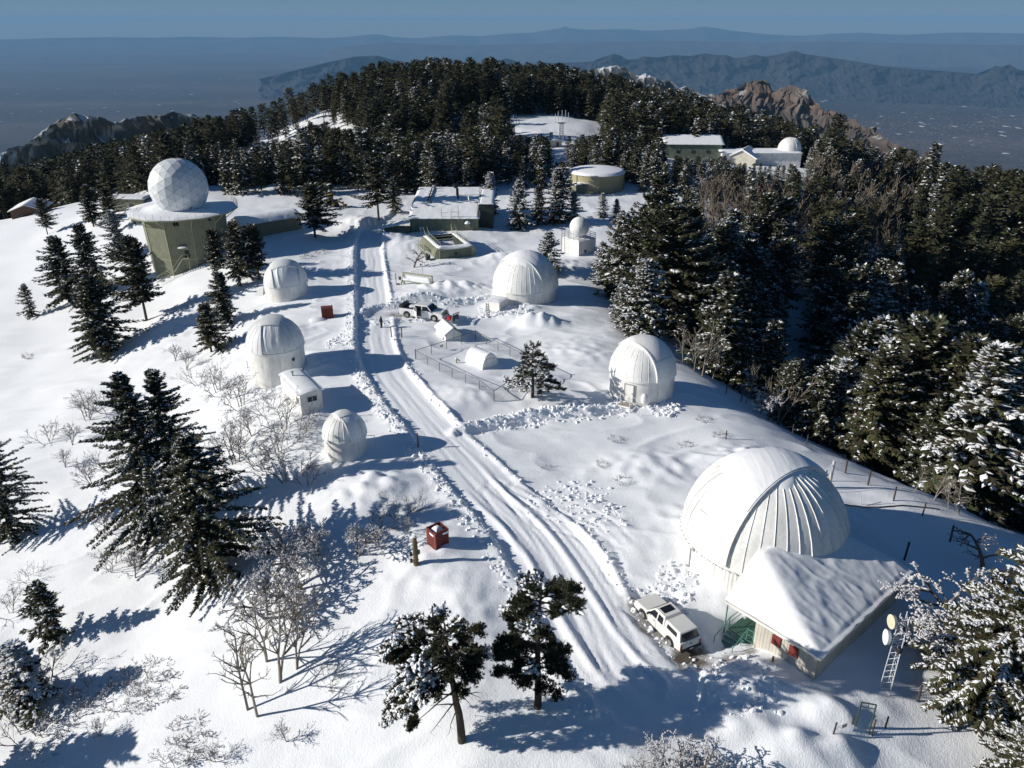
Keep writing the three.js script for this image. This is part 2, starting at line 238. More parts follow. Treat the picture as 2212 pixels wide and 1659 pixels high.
{ // roofs of the town on the plain
  const r = RNG(5), N = 7500, im = new THREE.InstancedMesh(new THREE.BoxGeometry(1, 1, 1).translate(0, .5, 0), new THREE.MeshStandardMaterial({ color: 0xffffff, roughness: .7 }), N), m = new THREE.Matrix4(), q = new THREE.Quaternion(), c = new THREE.Color();
  let n = 0;
  while (n < N) {
    const a = -.62 + 1.24 * r(), d = 5800 * Math.pow(4.2, Math.pow(r(), 1.15)), x = Math.sin(a) * d, z = -Math.cos(a) * d;
    if (x < 0 && d < 8500) continue; const dens = sst(-.16, .22, fbm(x / 5200, z / 5200, 4, 21)) * (1 - .55 * sst(17000, 23000, d)) * (x > 0 ? 1 : .35) ;
    if (r() > dens) continue;
    const big = r() < .06 && d > 9000, w = (big ? 22 : 7) * (.6 + 1.2 * r()), l = (big ? 40 : 11) * (.6 + 1.6 * r()) * (d > 11500 ? 1.5 : 1);
    m.compose(V(x, PLAIN + 60 * fbm(x / 9000, z / 9000, 3), z), q.setFromAxisAngle(V(0, 1, 0), (r() - .5) * .15), V(w * 1.3, 2 + 3 * r(), l)); im.setMatrixAt(n, m);
    const t = big ? .3 + .35 * r() : .12 + .34 * r() * r() * r(); im.setColorAt(n, c.setRGB(t * 1.02, t * .98, t * .95)); n++;
  }
  im.name = 'distant_town'; tag(im, 'pale roofs of the town scattered over the desert plain', null, null, 'stuff'); scene.add(im);
}
function range(name, crest, dist, depth, o) { // a mountain range: crest line given by picture points at its distance, with slopes to both sides
  const N = o.n ?? 220, Mv = o.m ?? 40, P = [], C = [], I = [];
  const pts = []; for (let i = 0; i < N; i++) { const u = lerp(crest[0][0], crest[crest.length - 1][0], i / (N - 1)); let k = 1; while (k < crest.length - 1 && crest[k][0] < u) k++; const t = clamp((u - crest[k - 1][0]) / (crest[k][0] - crest[k - 1][0])); const py = lerp(crest[k - 1][1], crest[k][1], t), dd = typeof dist === 'function' ? dist(u) : dist; const d = ray(u, py), s = dd / Math.hypot(d.x, d.z); pts.push([d.x * s, CAM.y + d.y * s, d.z * s, d.x / Math.hypot(d.x, d.z), d.z / Math.hypot(d.x, d.z)]); }
  for (let j = 0; j < Mv; j++) for (let i = 0; i < N; i++) {
    const v = Math.sign(j / (Mv - 1) * 2 - 1) * Math.pow(Math.abs(j / (Mv - 1) * 2 - 1), 1.7), [x0, y0, z0, dx, dz] = pts[i];
    const off = v * depth, x = x0 + dx * off, z = z0 + dz * off, f = o.freq, wob = ridged(x * f, z * f, 6, o.seed), w2 = fbm(x * f * 3.1, z * f * 3.1, 4, o.seed + 4);
    const a = Math.abs(v), fall = Math.pow(a, o.pow ?? .85);
    let y = lerp(y0, o.floor, fall) + (o.crest ? -(1.7 * Math.abs(noi(x * f, z * f, o.seed)) + .9 * Math.abs(noi(x * f * 2.3, z * f * 2.3, o.seed + 3)) + .5 * Math.abs(noi(x * f * 5.1, z * f * 5.1, o.seed + 5)) + .25 * Math.abs(noi(x * f * 11, z * f * 11, 4))) : wob - .55) * o.amp * sst(0, o.crest ?? .16, a) * (1 - .6 * a) + (w2 * o.amp * .5 + .16 * o.amp * fbm(x * f * 9, z * f * 9, 3, o.seed + 2)) * (.08 + sst(0, o.crest ?? .14, a)) + (o.jag ? o.jag * fbm(x * f * 8, z * f * 8, 3, 2) * (1 - a) : 0);
    if (o.ledge) { const q = y / o.ledge + 1.6 * fbm(x * f * 1.5, z * f * 1.5, 3, 9); y += o.ledge * .30 * Math.sin(q * 6.28) * sst(0, .03, a); }
    let X = x, Z = z;
    if (o.crest) { const k = o.disp * sst(0, .012, a), n3 = s => (noi(x / (70 * s), y / (42 * s), z / (70 * s)) + .55 * noi(x / (31 * s), y / (18 * s), z / (31 * s) + 5) + .35 * noi(x / (13 * s), y / (8 * s), z / (13 * s) + 9)), e = k * n3(o.rock), l = k * .6 * n3(o.rock * .8 + .01); X += -dx * e - dz * l; Z += -dz * e + dx * l; y += .25 * k * noi(x / 19, y / 9, z / 19 + 3); }
    P.push(X, Math.max(y, o.floor - 20), Z);
  }
  for (let j = 0; j < Mv - 1; j++) for (let i = 0; i < N - 1; i++) { const a = j * N + i, b = a + 1, c = a + N, d = c + 1; I.push(a, b, c, b, d, c); }
  const g = new THREE.BufferGeometry(); g.setAttribute('position', new THREE.Float32BufferAttribute(P, 3)); g.setIndex(I); g.computeVertexNormals();
  const nn = g.attributes.normal; for (let k = 0; k < nn.count; k++) { const x = P[k * 3], y = P[k * 3 + 1], z = P[k * 3 + 2]; C.push(...o.color(x, y, z, Math.abs(nn.getY(k)), k)); }
  g.setAttribute('color', new THREE.Float32BufferAttribute(C, 3));
  return single(name, g, new THREE.MeshStandardMaterial({ vertexColors: true, roughness: 1 }), o.label, null, null, 'structure');
}
const rockTone = (a, b, s, k) => (x, y, z) => { const t = clamp(.5 + fbm(x * s, y * s * 2 + z * s, 4, k)); return a.map((v, i) => lerp(v, b[i], t)); };
range('mountain_range', [[-1500, 45], [-1150, 31], [-900, 50], [-420, 84], [0, 85], [60, 84], [100, 82], [240, 80], [330, 81], [400, 79], [520, 81], [600, 79], [700, 82], [750, 80], [800, 74], [820, 74], [850, 80], [900, 82], [980, 76], [1040, 78], [1100, 72], [1150, 70], [1180, 65], [1212, 60], [1220, 56], [1226, 60], [1245, 62], [1270, 64], [1350, 62], [1400, 66], [1450, 64], [1490, 62], [1510, 58], [1525, 57], [1545, 60], [1580, 66], [1640, 72], [1700, 76], [1740, 77], [1800, 72], [1860, 70], [1900, 73], [1960, 75], [2050, 70], [2110, 70], [2212, 72], [2500, 76]], 46000, 7000, { n: 420, m: 26, floor: -1275, amp: 280, freq: 1 / 3400, seed: 3, color: rockTone([.055, .055, .055], [.09, .085, .08], 1 / 3000, 1), label: 'blue mountain range along the horizon' });
range('mountain_range', [[700, 108], [760, 98], [850, 92], [1000, 98], [1150, 94], [1300, 90], [1500, 88], [1650, 92], [1790, 88], [1900, 92], [2100, 96], [2400, 98]], 33000, 4200, { n: 260, m: 20, floor: -1265, amp: 170, freq: 1 / 2400, seed: 8, color: rockTone([.055, .055, .055], [.09, .085, .08], 1 / 2000, 2), label: 'low pale hills in front of the horizon range' });
range('mountain_range', [[560, 170], [640, 150], [715, 131], [770, 120], [815, 118], [850, 128], [930, 140], [1020, 142], [1060, 135], [1080, 128], [1093, 124], [1115, 130], [1135, 140], [1161, 135], [1200, 134], [1250, 133], [1280, 131], [1300, 122], [1325, 114], [1340, 117], [1355, 127], [1375, 126], [1389, 120], [1420, 122], [1456, 117], [1490, 119], [1523, 113], [1550, 117], [1570, 116], [1587, 124], [1605, 122], [1630, 116], [1655, 120], [1680, 116], [1705, 110], [1718, 107], [1738, 114], [1770, 119], [1805, 124], [1839, 129], [1906, 141], [1980, 148], [2040, 152], [2110, 158], [2140, 146], [2151, 140], [2165, 142], [2181, 137], [2200, 148], [2240, 158], [2400, 165]], 17000, 1500, { n: 620, m: 80, floor: -1265, crest: .12, disp: 150, rock: 6, amp: 70, pow: .5, freq: 1 / 800, seed: 5, color: rockTone([.016, .017, .019], [.034, .033, .032], 1 / 900, 3), label: 'dark rugged mountain range in the middle of the plain' });
const snowRock = (dark, brown, snowAmt, sc) => (x, y, z, ny) => { const n = fbm(x / sc, z / sc + y / sc, 5, 7), t = clamp(.5 + 1.4 * fbm(x / (sc * 2.3), y / (sc * .8), 4, 2)), s = sst(.02, .2, n + (ny - .62) * .35 + snowAmt); const c = dark.map((v, i) => lerp(v, brown[i], t)); return c.map((v, i) => lerp(v, [.62, .64, .68][i], s * .85)); };
range('rocky_ridge', [[-300, 420], [-120, 370], [-40, 345], [0, 332], [50, 312], [90, 285], [130, 258], [160, 246], [180, 246], [195, 252], [218, 253], [240, 262], [262, 262], [285, 254], [320, 250], [350, 245], [385, 243], [410, 246], [440, 255], [480, 268], [540, 285], [640, 320]], 1500, 330, { n: 600, m: 170, floor: -480, disp: 26, rock: .6, amp: 90, freq: 1 / 95, seed: 21, crest: .045, jag: 7, ledge: 20, pow: 1.05, color: snowRock([.045, .045, .042], [.10, .085, .07], .06, 26), label: 'dark snow dusted rocky ridge below the left side of the hill' });
range('rocky_ridge', [[1060, 240], [1120, 205], [1180, 176], [1215, 168], [1250, 166], [1280, 152], [1300, 146], [1330, 141], [1350, 148], [1365, 160], [1380, 166], [1395, 158], [1405, 160], [1425, 172], [1445, 176], [1470, 190], [1490, 188], [1510, 200], [1560, 225], [1640, 262]], u => 2600, 480, { n: 520, m: 150, floor: -640, disp: 42, rock: .9, amp: 120, freq: 1 / 150, seed: 31, crest: .045, jag: 9, ledge: 34, pow: 1.0, color: snowRock([.07, .07, .07], [.13, .115, .105], .1, 40), label: 'grey snow streaked peak behind the wooded hill' });
range('rocky_ridge', [[1380, 260], [1440, 222], [1475, 200], [1500, 194], [1515, 205], [1530, 203], [1545, 206], [1558, 202], [1570, 192], [1578, 196], [1590, 192], [1600, 186], [1612, 178], [1628, 176], [1642, 172], [1652, 173], [1660, 184], [1668, 200], [1682, 190], [1700, 186], [1712, 184], [1730, 190], [1745, 196], [1752, 212], [1765, 220], [1778, 242], [1792, 238], [1806, 242], [1812, 256], [1840, 258], [1872, 275], [1895, 290], [1915, 300], [1950, 318], [2000, 345], [2060, 380]], u => lerp(2900, 2300, sst(1500, 2000, u)), 520, { n: 640, m: 180, floor: -680, disp: 60, rock: 1.0, amp: 130, freq: 1 / 140, seed: 44, crest: .045, jag: 12, ledge: 36, pow: 1.05, color: (x, y, z, ny) => { const t = clamp(.5 + 1.3 * fbm(x / 130, y / 60, 4, 2)), s = sst(.16, .4, fbm(x / 80, z / 80 + y / 80, 4, 7) + (ny - .75) * .6 + (y + 330) / 900 * .6); const c = [lerp(.06, .135, t), lerp(.054, .095, t), lerp(.052, .075, t)]; return c.map((v, i) => lerp(v, [.55, .56, .58][i], s * .6)); }, label: 'brown cliffs of a rocky ridge dropping towards the plain' });
// ---------- observatory domes ----------
const ribTex = (() => { const t = tileNoise(31, 64); return dtex(128, (u, v) => { const s = .5 + .5 * Math.cos(u * Math.PI * 2 * 8); return [s, s, s]; }); })();
const grime = (() => { const a = tileNoise(41, 8), b = tileNoise(42, 40), c = tileNoise(43, 12); return dtex(256, (u, v) => { const s = .89 + .08 * a(u, v) + .06 * b(u * 1, v) - .07 * Math.pow(c(u * 1, v * .25), 3); return [s, s * .995, s * .98]; }, true); })();
M.domePaint = std([.93, .945, .96], { roughness: .55, map: rep(grime, 1) });
M.domeOld = std([.84, .87, .90], { roughness: .6, map: rep(grime, 1) });
M.wallPaint = std([.88, .885, .88], { roughness: .7, map: rep(grime, .3) });
M.wallRib = std([.90, .90, .89], { roughness: .65, map: rep(grime, .3), bumpMap: rep(ribTex, .4, .4), bumpScale: .03 });
M.tarp = std([.70, .73, .76], { roughness: .5 });
M.dark = std([.02, .02, .022], { roughness: .6 });
M.steel = std([.34, .35, .36], { roughness: .45, metalness: .6 });
M.glass = std([.02, .024, .03], { roughness: .08, metalness: .2 });
M.frost = std([.58, .60, .63], { roughness: .7 });
const sph = (R, az, el) => V(R * Math.cos(el) * Math.sin(az), R * Math.sin(el), R * Math.cos(el) * Math.cos(az));
function gore(R, a0, a1, e0, e1, nel = 9, naz = 3, lip = .05) {
  const P = [], N = [], U = [], p = (a, e, r = R) => sph(r, a, e);
  const put = (A, B, C, n) => { for (const q of [A, B, C]) { P.push(q.x, q.y, q.z); const m = n ?? q.clone().normalize(); N.push(m.x, m.y, m.z); U.push(Math.atan2(q.x, q.z) * R * .15, q.y * .15); } };
  for (let i = 0; i < nel; i++) for (let j = 0; j < naz; j++) { const b0 = lerp(e0, e1, i / nel), b1 = lerp(e0, e1, (i + 1) / nel), c0 = lerp(a0, a1, j / naz), c1 = lerp(a0, a1, (j + 1) / naz); put(p(c0, b0), p(c1, b0), p(c1, b1)); put(p(c0, b0), p(c1, b1), p(c0, b1)); }
  if (lip) for (let i = 0; i < nel; i++) { // standing seam along one edge
    const b0 = lerp(e0, e1, i / nel), b1 = lerp(e0, e1, (i + 1) / nel), w = e => Math.min(.022 / Math.max(.15, Math.cos(e)), .12) * (R > 5 ? 1.2 : 1) / R * 1.2, n = V(Math.cos(a0), 0, -Math.sin(a0));
    const A0 = p(a0 - w(b0), b0), A1 = p(a0 - w(b1), b1), T0 = p(a0, b0, R + lip), T1 = p(a0, b1, R + lip), C0 = p(a0 + w(b0), b0), C1 = p(a0 + w(b1), b1);
    put(A0, T0, T1, n.clone().negate()); put(A0, T1, A1, n.clone().negate()); put(T0, C0, C1, n); put(T0, C1, T1, n);
  }
  const g = new THREE.BufferGeometry(); g.setAttribute('position', new THREE.Float32BufferAttribute(P, 3)); g.setAttribute('normal', new THREE.Float32BufferAttribute(N, 3)); g.setAttribute('uv', new THREE.Float32BufferAttribute(U, 2)); return g;
}
function band(R, ang, s0, s1, t0, t1, thick = .1, n = 22, m = 8) { // a strip lying over the dome through its top: s across (fraction of R), t along in radians from the front rim
  const f = V(Math.sin(ang), 0, Math.cos(ang)), r = V(Math.cos(ang), 0, -Math.sin(ang)), P = [], U = [];
  const p = (s, t, rr) => { const a = Math.sqrt(1 - s * s); return f.clone().multiplyScalar(Math.cos(t) * a * rr).add(V(0, Math.sin(t) * a * rr, 0)).add(r.clone().multiplyScalar(s * rr)); };
  const put = (...q) => { for (const v of q) { P.push(v.x, v.y, v.z); U.push(v.x * .15, v.y * .15); } };
  for (let i = 0; i < n; i++) { const a = lerp(t0, t1, i / n), b = lerp(t0, t1, (i + 1) / n);
    for (let j = 0; j < m; j++) { const c = lerp(s0, s1, j / m), d = lerp(s0, s1, (j + 1) / m); const A = p(c, a, R + thick), B = p(d, a, R + thick), C = p(d, b, R + thick), D = p(c, b, R + thick); put(A, B, C, A, C, D); }
    for (const [s, sg] of [[s0, 1], [s1, -1]]) { const A = p(s, a, R - .06), B = p(s, a, R + thick), C = p(s, b, R + thick), D = p(s, b, R - .06); put(A, B, C, A, C, D); } }
  for (const t of [t0, t1]) for (let j = 0; j < m; j++) { const c = lerp(s0, s1, j / m), d = lerp(s0, s1, (j + 1) / m); put(p(c, t, R - .06), p(d, t, R - .06), p(d, t, R + thick), p(c, t, R - .06), p(d, t, R + thick), p(c, t, R + thick)); }
  const g = new THREE.BufferGeometry(); g.setAttribute('position', new THREE.Float32BufferAttribute(P, 3)); g.setAttribute('uv', new THREE.Float32BufferAttribute(U, 2)); g.computeVertexNormals();
  const mv = mergeVertices((g.deleteAttribute('normal'), g), 1e-3); mv.computeVertexNormals(); const t = mv.toNonIndexed(); return creased(t);
}
function creased(g) { // flat-shade sharp edges, smooth the rest
  const p = g.attributes.position, n = new Float32Array(p.count * 3), fn = [], key = {};
  for (let i = 0; i < p.count; i += 3) { const a = V().fromBufferAttribute(p, i), b = V().fromBufferAttribute(p, i + 1), c = V().fromBufferAttribute(p, i + 2); fn.push(b.sub(a).cross(c.sub(a))); }
  const k = i => `${Math.round(p.getX(i) * 500)},${Math.round(p.getY(i) * 500)},${Math.round(p.getZ(i) * 500)}`;
  for (let i = 0; i < p.count; i++) (key[k(i)] ??= []).push(Math.floor(i / 3));
  for (let i = 0; i < p.count; i++) { const f = fn[Math.floor(i / 3)].clone(), fl = f.clone().normalize(), s = V(0, 0, 0); for (const j of key[k(i)]) { const q = fn[j].clone().normalize(); const d = q.dot(fl); if (Math.abs(d) > .8) s.addScaledVector(fn[j], Math.sign(d)); } s.normalize(); n.set([s.x, s.y, s.z], i * 3); }
  g.setAttribute('normal', new THREE.BufferAttribute(n, 3)); return g;
}
function snowCap(R, o) { // snow lying on a dome: a skin with an uneven lower edge
  const P = [], I = [], na = 72, ne = 14, rr = noi(R, 3) * 3;
  for (let j = 0; j <= ne; j++) for (let i = 0; i <= na; i++) {
    const a = i / na * Math.PI * 2, edge = o.edge + o.vary * Math.cos(a - o.towards) + .16 * fbm(Math.cos(a) * 2.1 + R, Math.sin(a) * 2.1, 4, rr) + .05 * noi(Math.cos(a) * 14, Math.sin(a) * 14, R), e = lerp(Math.min(edge, 1.5), Math.PI / 2, j / ne), th = o.thick * sst(0, .25, j / ne) * (1 + .6 * fbm(Math.cos(a) * 3 * (1 - j / ne), Math.sin(a) * 3, 3, j * .2));
    const v = sph(R + th + (j ? .02 : -.03), a, e); P.push(v.x, v.y, v.z);
  }
  for (let j = 0; j < ne; j++) for (let i = 0; i < na; i++) { const a = j * (na + 1) + i, b = a + 1, c = a + na + 1, d = c + 1; I.push(a, b, c, b, d, c); }
  const g = new THREE.BufferGeometry(); g.setAttribute('position', new THREE.Float32BufferAttribute(P, 3)); g.setIndex(I); g.computeVertexNormals(); return g;
}
// face: direction of the slit, radians from +z towards +x
function dome(root, R, hc, o) {
  const wall = part(root, 'wall', [new THREE.CylinderGeometry(R - .1, R - .1, hc + 1.6, 64, 1, true).translate(0, hc / 2 - .8, 0)], o.wallMat ?? M.wallPaint);
  { const u = wall.geometry.attributes.uv; for (let i = 0; i < u.count; i++) u.setXY(i, u.getX(i) * R * Math.PI * 2, u.getY(i) * hc); }
  part(root, 'rim', [new THREE.CylinderGeometry(R + .05, R + .05, .22, 64, 1, false).translate(0, hc - .1, 0)], o.mat ?? M.domePaint);
  const shell = part(root, 'dome', [new THREE.SphereGeometry(R - .05, 48, 20, 0, Math.PI * 2, 0, Math.PI / 2)], o.mat ?? M.domePaint); shell.position.y = hc;
  const n = o.gores;
  for (let i = 0; i < n; i++) { const a0 = i / n * Math.PI * 2 + o.face, a1 = (i + 1) / n * Math.PI * 2 + o.face; part(shell, 'panel', [gore(R, a0, a1, 0, 1.5, 10, R > 5 ? 2 : 2, R > 6 ? .06 : .028)], o.mat ?? M.domePaint); }
  const sh = part(root, 'shutter', o.shutter.map(([s0, s1, t0, t1, th]) => band(R, o.face, s0, s1, t0, t1, th)), o.shutMat ?? o.mat ?? M.domePaint); sh.position.y = hc;
  for (const [s0, s1, t0, t1, th, name, mat] of o.extra ?? []) { const e = part(sh, name, [band(R, o.face, s0, s1, t0, t1, th, 22, 5)], mat); }
  if (o.cap) { const c = part(root, 'snow', [snowCap(R, o.cap)], M.snow); c.position.y = hc; }
  return root;
}
const toCam = (x, z) => Math.atan2(-x, -z); // bearing of the lens seen from a place
const RAD = Math.PI / 180;
{ // the large dome
  const [x, y, z] = [20.3, .1, -52], R = 6.42, hc = 2.75, c = toCam(x, z);
  const t = thing('observatory_dome', 'largest white ribbed observatory dome, beside the parked pickup at lower right', 'dome', [x, y, z]);
  dome(t, R, hc, { face: c - 36 * RAD, gores: 40, wallMat: M.wallRib, shutter: [[-.27, .27, .02, 2.35, .22]],
    extra: [[-.272, .272, .47, .485, .235, 'seam', M.steel], [-.285, -.262, .02, 2.35, .26, 'rail', M.domePaint], [.262, .285, .02, 2.35, .26, 'rail', M.domePaint], [-.27, .27, .75, 2.2, .30, 'snow', M.snow]], cap: { edge: 1.02, vary: .14, towards: c + 60 * RAD, thick: .10 } });
  const da = c - 62 * RAD, dv = a => [Math.sin(a) * (R - .07), Math.cos(a) * (R - .07)];
  const d = part(t, 'door', [rbox(1.9, 1.5, .08, .02)], M.wallPaint); d.position.set(...[dv(da)[0], 1.25, dv(da)[1]]); d.rotation.y = da;
  part(d, 'frame', [box(.06, 1.6, .1, -.98), box(.06, 1.6, .1, .98), box(2.02, .06, .1, 0, .8)], M.domeOld);
  const v = part(t, 'vent', [rbox(.3, .26, .18, .03)], M.steel); v.position.set(dv(da + .22)[0], 2.25, dv(da + .22)[1]); v.rotation.y = da + .22;
  const rr = null; for (let i = 0; i < 22; i++) { const a = c - 95 * RAD + i * .088; part(t, 'roller', [box(.16, .12, .16, Math.sin(a) * (R + .12), hc - .22, Math.cos(a) * (R + .12), a)], M.domeOld); };
}
{ // right of the middle
  const [x, y, z] = [15.2, 0, -82.9], R = 3.86, hc = 3.3, c = toCam(x, z);
  const t = thing('observatory_dome', 'white dome with a door and snowy landing, left of the dark right hand firs', 'dome', [x, y, z]);
  dome(t, R, hc, { face: c + 50 * RAD, gores: 28, shutter: [[-.40, .40, .0, 2.3, .16]], extra: [[-.42, -.385, -.02, 2.3, .24, 'rail', M.domePaint], [-.402, .402, .62, .632, .175, 'seam', M.steel]], cap: { edge: .95, vary: .18, towards: c - 90 * RAD, thick: .08 } });
  const a = c - 20 * RAD, P = (q, r) => [Math.sin(q) * r, Math.cos(q) * r];
  const d = part(t, 'door', [rbox(1.0, 2.0, .07, .015)], M.wallPaint); d.position.set(P(a, R - .06)[0], 1.75, P(a, R - .06)[1]); d.rotation.y = a;
  part(d, 'frame', [box(.08, 2.1, .1, -.55), box(.08, 2.1, .1, .55), box(1.2, .08, .1, 0, 1.05)], M.steel); part(d, 'handle', [box(.05, .14, .08, .38, 0, .06)], M.steel);
  const b = part(t, 'hatch_cover', [new THREE.CapsuleGeometry(.34, .55, 6, 12)], M.domePaint); b.position.set(P(c + 7 * RAD, R)[0], 1.25, P(c + 7 * RAD, R)[1]);
  const land = part(t, 'landing', [box(1.5, .14, 1.3)], M.wallPaint); land.position.set(P(a, R + .75)[0], .62, P(a, R + .75)[1]); land.rotation.y = a;
  part(land, 'mat', [box(1.3, .03, 1.1, 0, .09)], std([.36, .33, .29]));
  part(land, 'railing', [rod([-.75, 0, .65], [-.75, 1, .65], .03), rod([.75, 0, .65], [.75, 1, .65], .03), rod([-.75, 0, -.2], [-.75, 1, -.2], .03), rod([-.75, 1, .65], [-.75, 1, -.2], .03), rod([.75, 1, .65], [2.3, .25, 1.0], .03), rod([2.3, .25, 1.0], [2.3, -.7, 1.0], .03), rod([.75, 1, -.3], [2.3, .25, 0], .03), rod([2.3, .25, 0], [2.3, -.7, 0], .03)], M.domePaint);
  part(land, 'step', [box(.4, .1, 1.1, 1.0, -.15, .4), box(.4, .1, 1.1, 1.4, -.35, .4), box(.4, .1, 1.1, 1.8, -.55, .4)], M.wallPaint);
}
{ // upper middle
  const [x, y, z] = [2.1, 0, -119.1], R = 5.2, hc = 2.1, c = toCam(x, z);
  const t = thing('observatory_dome', 'white ribbed dome with a smooth right half, beside the dug out stepladder', 'dome', [x, y, z]);
  dome(t, R, hc, { face: c + 58 * RAD, gores: 44, shutter: [[-.42, .42, .0, 2.35, .12]], extra: [[-.435, -.408, -.02, 1.9, .18, 'rail', M.domePaint], [-.42, .42, .42, .43, .13, 'seam', M.steel]], cap: { edge: .72, vary: .16, towards: c - 80 * RAD, thick: .12 } });
  part(t, 'lightning_rod', [rod([.6, hc + R - .1, .2], [.6, hc + R + .35, .2], .05)], M.domePaint);
}
{ // left, middle
  const [x, y, z] = [-29.8, .1, -90.9], R = 3.54, hc = 3.1, c = toCam(x, z);
  const t = thing('observatory_dome', 'white dome with a wrinkled cover in its slit, joined to the small white cabin', 'dome', [x, y, z]);
  const folds = R0 => { const g = band(R0, c - 11 * RAD, -.27, .27, .05, 1.05, .05, 26, 22), p = g.attributes.position; for (let i = 0; i < p.count; i++) { const q = V().fromBufferAttribute(p, i), w = .07 * Math.max(0, Math.sin(q.x * 9 + q.y * 1.3 + 2 * noi(q.x, q.y))) * (.4 + .6 * noi(q.x * 2, q.y * .7, 4)); q.multiplyScalar(1 + w / R0); p.setXYZ(i, q.x, q.y, q.z); } g.computeVertexNormals(); return g; };
  dome(t, R, hc, { face: c - 11 * RAD, gores: 26, mat: M.domeOld, shutter: [[-.30, .30, 1.05, 2.3, .22], [-.31, -.275, .0, 1.1, .2], [.275, .31, .0, 1.1, .2]], extra: [], cap: { edge: 1.25, vary: .1, towards: c - 90 * RAD, thick: .05 } });
  const f = part(t, 'slit_cover', [folds(R)], M.tarp); f.position.y = hc;
  const s = part(t, 'notice', [box(.38, .42, .03)], M.dark); const a = c + 33 * RAD; s.position.set(Math.sin(a) * (R - .08), 1.9, Math.cos(a) * (R - .08)); s.rotation.y = a;
}
{ // left, upper
  const [x, y, z] = [-36.4, 0, -120.5], R = 3.43, hc = 2.1, c = toCam(x, z);
  const t = thing('observatory_dome', 'upper left white dome with a wide arched slit, near the trees by the radar tower', 'dome', [x, y, z]);
  const g0 = band(R, c + 2 * RAD, -.56, .56, .02, 1.0, .02, 24, 26); { const p = g0.attributes.position; for (let i = 0; i < p.count; i++) { const q = V().fromBufferAttribute(p, i), w = .09 * Math.max(0, Math.sin(q.x * 7 + 1.5 * q.y + 1)) * sst(.5, .1, Math.abs(q.x + .3) / 2); q.multiplyScalar(1 + w / R); p.setXYZ(i, q.x, q.y, q.z); } g0.computeVertexNormals(); }
  dome(t, R, hc, { face: c + 2 * RAD, gores: 24, mat: M.domeOld, shutter: [[-.60, .60, 1.0, 2.3, .14], [-.62, -.57, .0, 1.1, .18], [.57, .62, .0, 1.1, .18]], cap: { edge: 1.0, vary: .2, towards: c - 100 * RAD, thick: .06 } });
  const f = part(t, 'slit_cover', [g0], M.tarp); f.position.y = hc;
  part(t, 'lean_to', [poly([[-3.4, .2, .6], [-3.4, 1.7, .9], [-5.0, .1, 1.4], [-3.4, .2, 1.8], [-5.0, .1, 1.4], [-3.4, 1.7, .9], [-3.4, .2, .6], [-5, .1, 1.4], [-3.4, .2, 1.8]])], M.domeOld);
}
{ // small one by the road
  const [x, y, z] = [-17.2, .0, -70.3], R = 2.25, hc = 1.75, c = toCam(x, z);
  const t = thing('observatory_dome', 'smallest white dome, beside the road below the white cabin', 'dome', [x, y, z]);
  dome(t, R, hc, { face: c + 27 * RAD, gores: 24, shutter: [[-.24, .24, .0, 2.2, .07]], extra: [[-.255, -.225, -.02, 2.2, .1, 'rail', M.domePaint], [.225, .255, -.02, 2.2, .1, 'rail', M.domePaint], [-.30, .30, 1.25, 1.9, .14, 'shutter_hood', M.domePaint]], cap: { edge: .95, vary: .2, towards: c - 90 * RAD, thick: .05 } });
  const p = part(t, 'cable_arm', [rod([2.2, 1.5, .2], [3.1, 1.55, .35], .03), rod([3.1, 1.55, .35], [3.15, -.2, .4], .025)], M.frost);
}
// ---------- buildings ----------
const corr = (w, h) => ({ bumpMap: rep(ribTex, w, h), bumpScale: .03 });
M.olive = std([.215, .225, .16], { roughness: .75, map: rep(grime, .25), bumpMap: rep(ribTex, .35, .35), bumpScale: .03 });
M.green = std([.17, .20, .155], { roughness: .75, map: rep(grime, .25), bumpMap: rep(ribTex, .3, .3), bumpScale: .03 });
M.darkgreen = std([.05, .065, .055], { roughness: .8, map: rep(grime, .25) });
M.trim = std([.36, .37, .25], { roughness: .7 });
M.tank = std([.38, .35, .225], { roughness: .7, map: rep(grime, .2) });
M.tan = std([.60, .57, .51], { roughness: .75, map: rep(grime, .3), bumpMap: rep(ribTex, .5, .5), bumpScale: .02 });
M.red = std([.23, .035, .03], { roughness: .7, map: rep(grime, .8) });
M.rust = std([.155, .030, .023], { roughness: .85, map: rep(grime, .8) });
M.teal = std([.08, .24, .20], { roughness: .6 });
M.brown = std([.09, .055, .035], { roughness: .85 });
M.wood = std([.17, .105, .055], { roughness: .9 });
function uvBox(g) { // metres on every face
  g = g.index ? g.toNonIndexed() : g; g.computeVertexNormals(); const p = g.attributes.position, n = g.attributes.normal, u = new Float32Array(p.count * 2);
  for (let i = 0; i < p.count; i++) { const ax = Math.abs(n.getX(i)), ay = Math.abs(n.getY(i)), az = Math.abs(n.getZ(i)); const h = Math.hypot(n.getX(i), n.getZ(i)) || 1; if (ay > .8) u.set([p.getX(i), p.getZ(i)], i * 2); else u.set([(p.getX(i) * n.getZ(i) - p.getZ(i) * n.getX(i)) / h, p.getY(i)], i * 2); }
  g.setAttribute('uv', new THREE.BufferAttribute(u, 2)); return g;
}
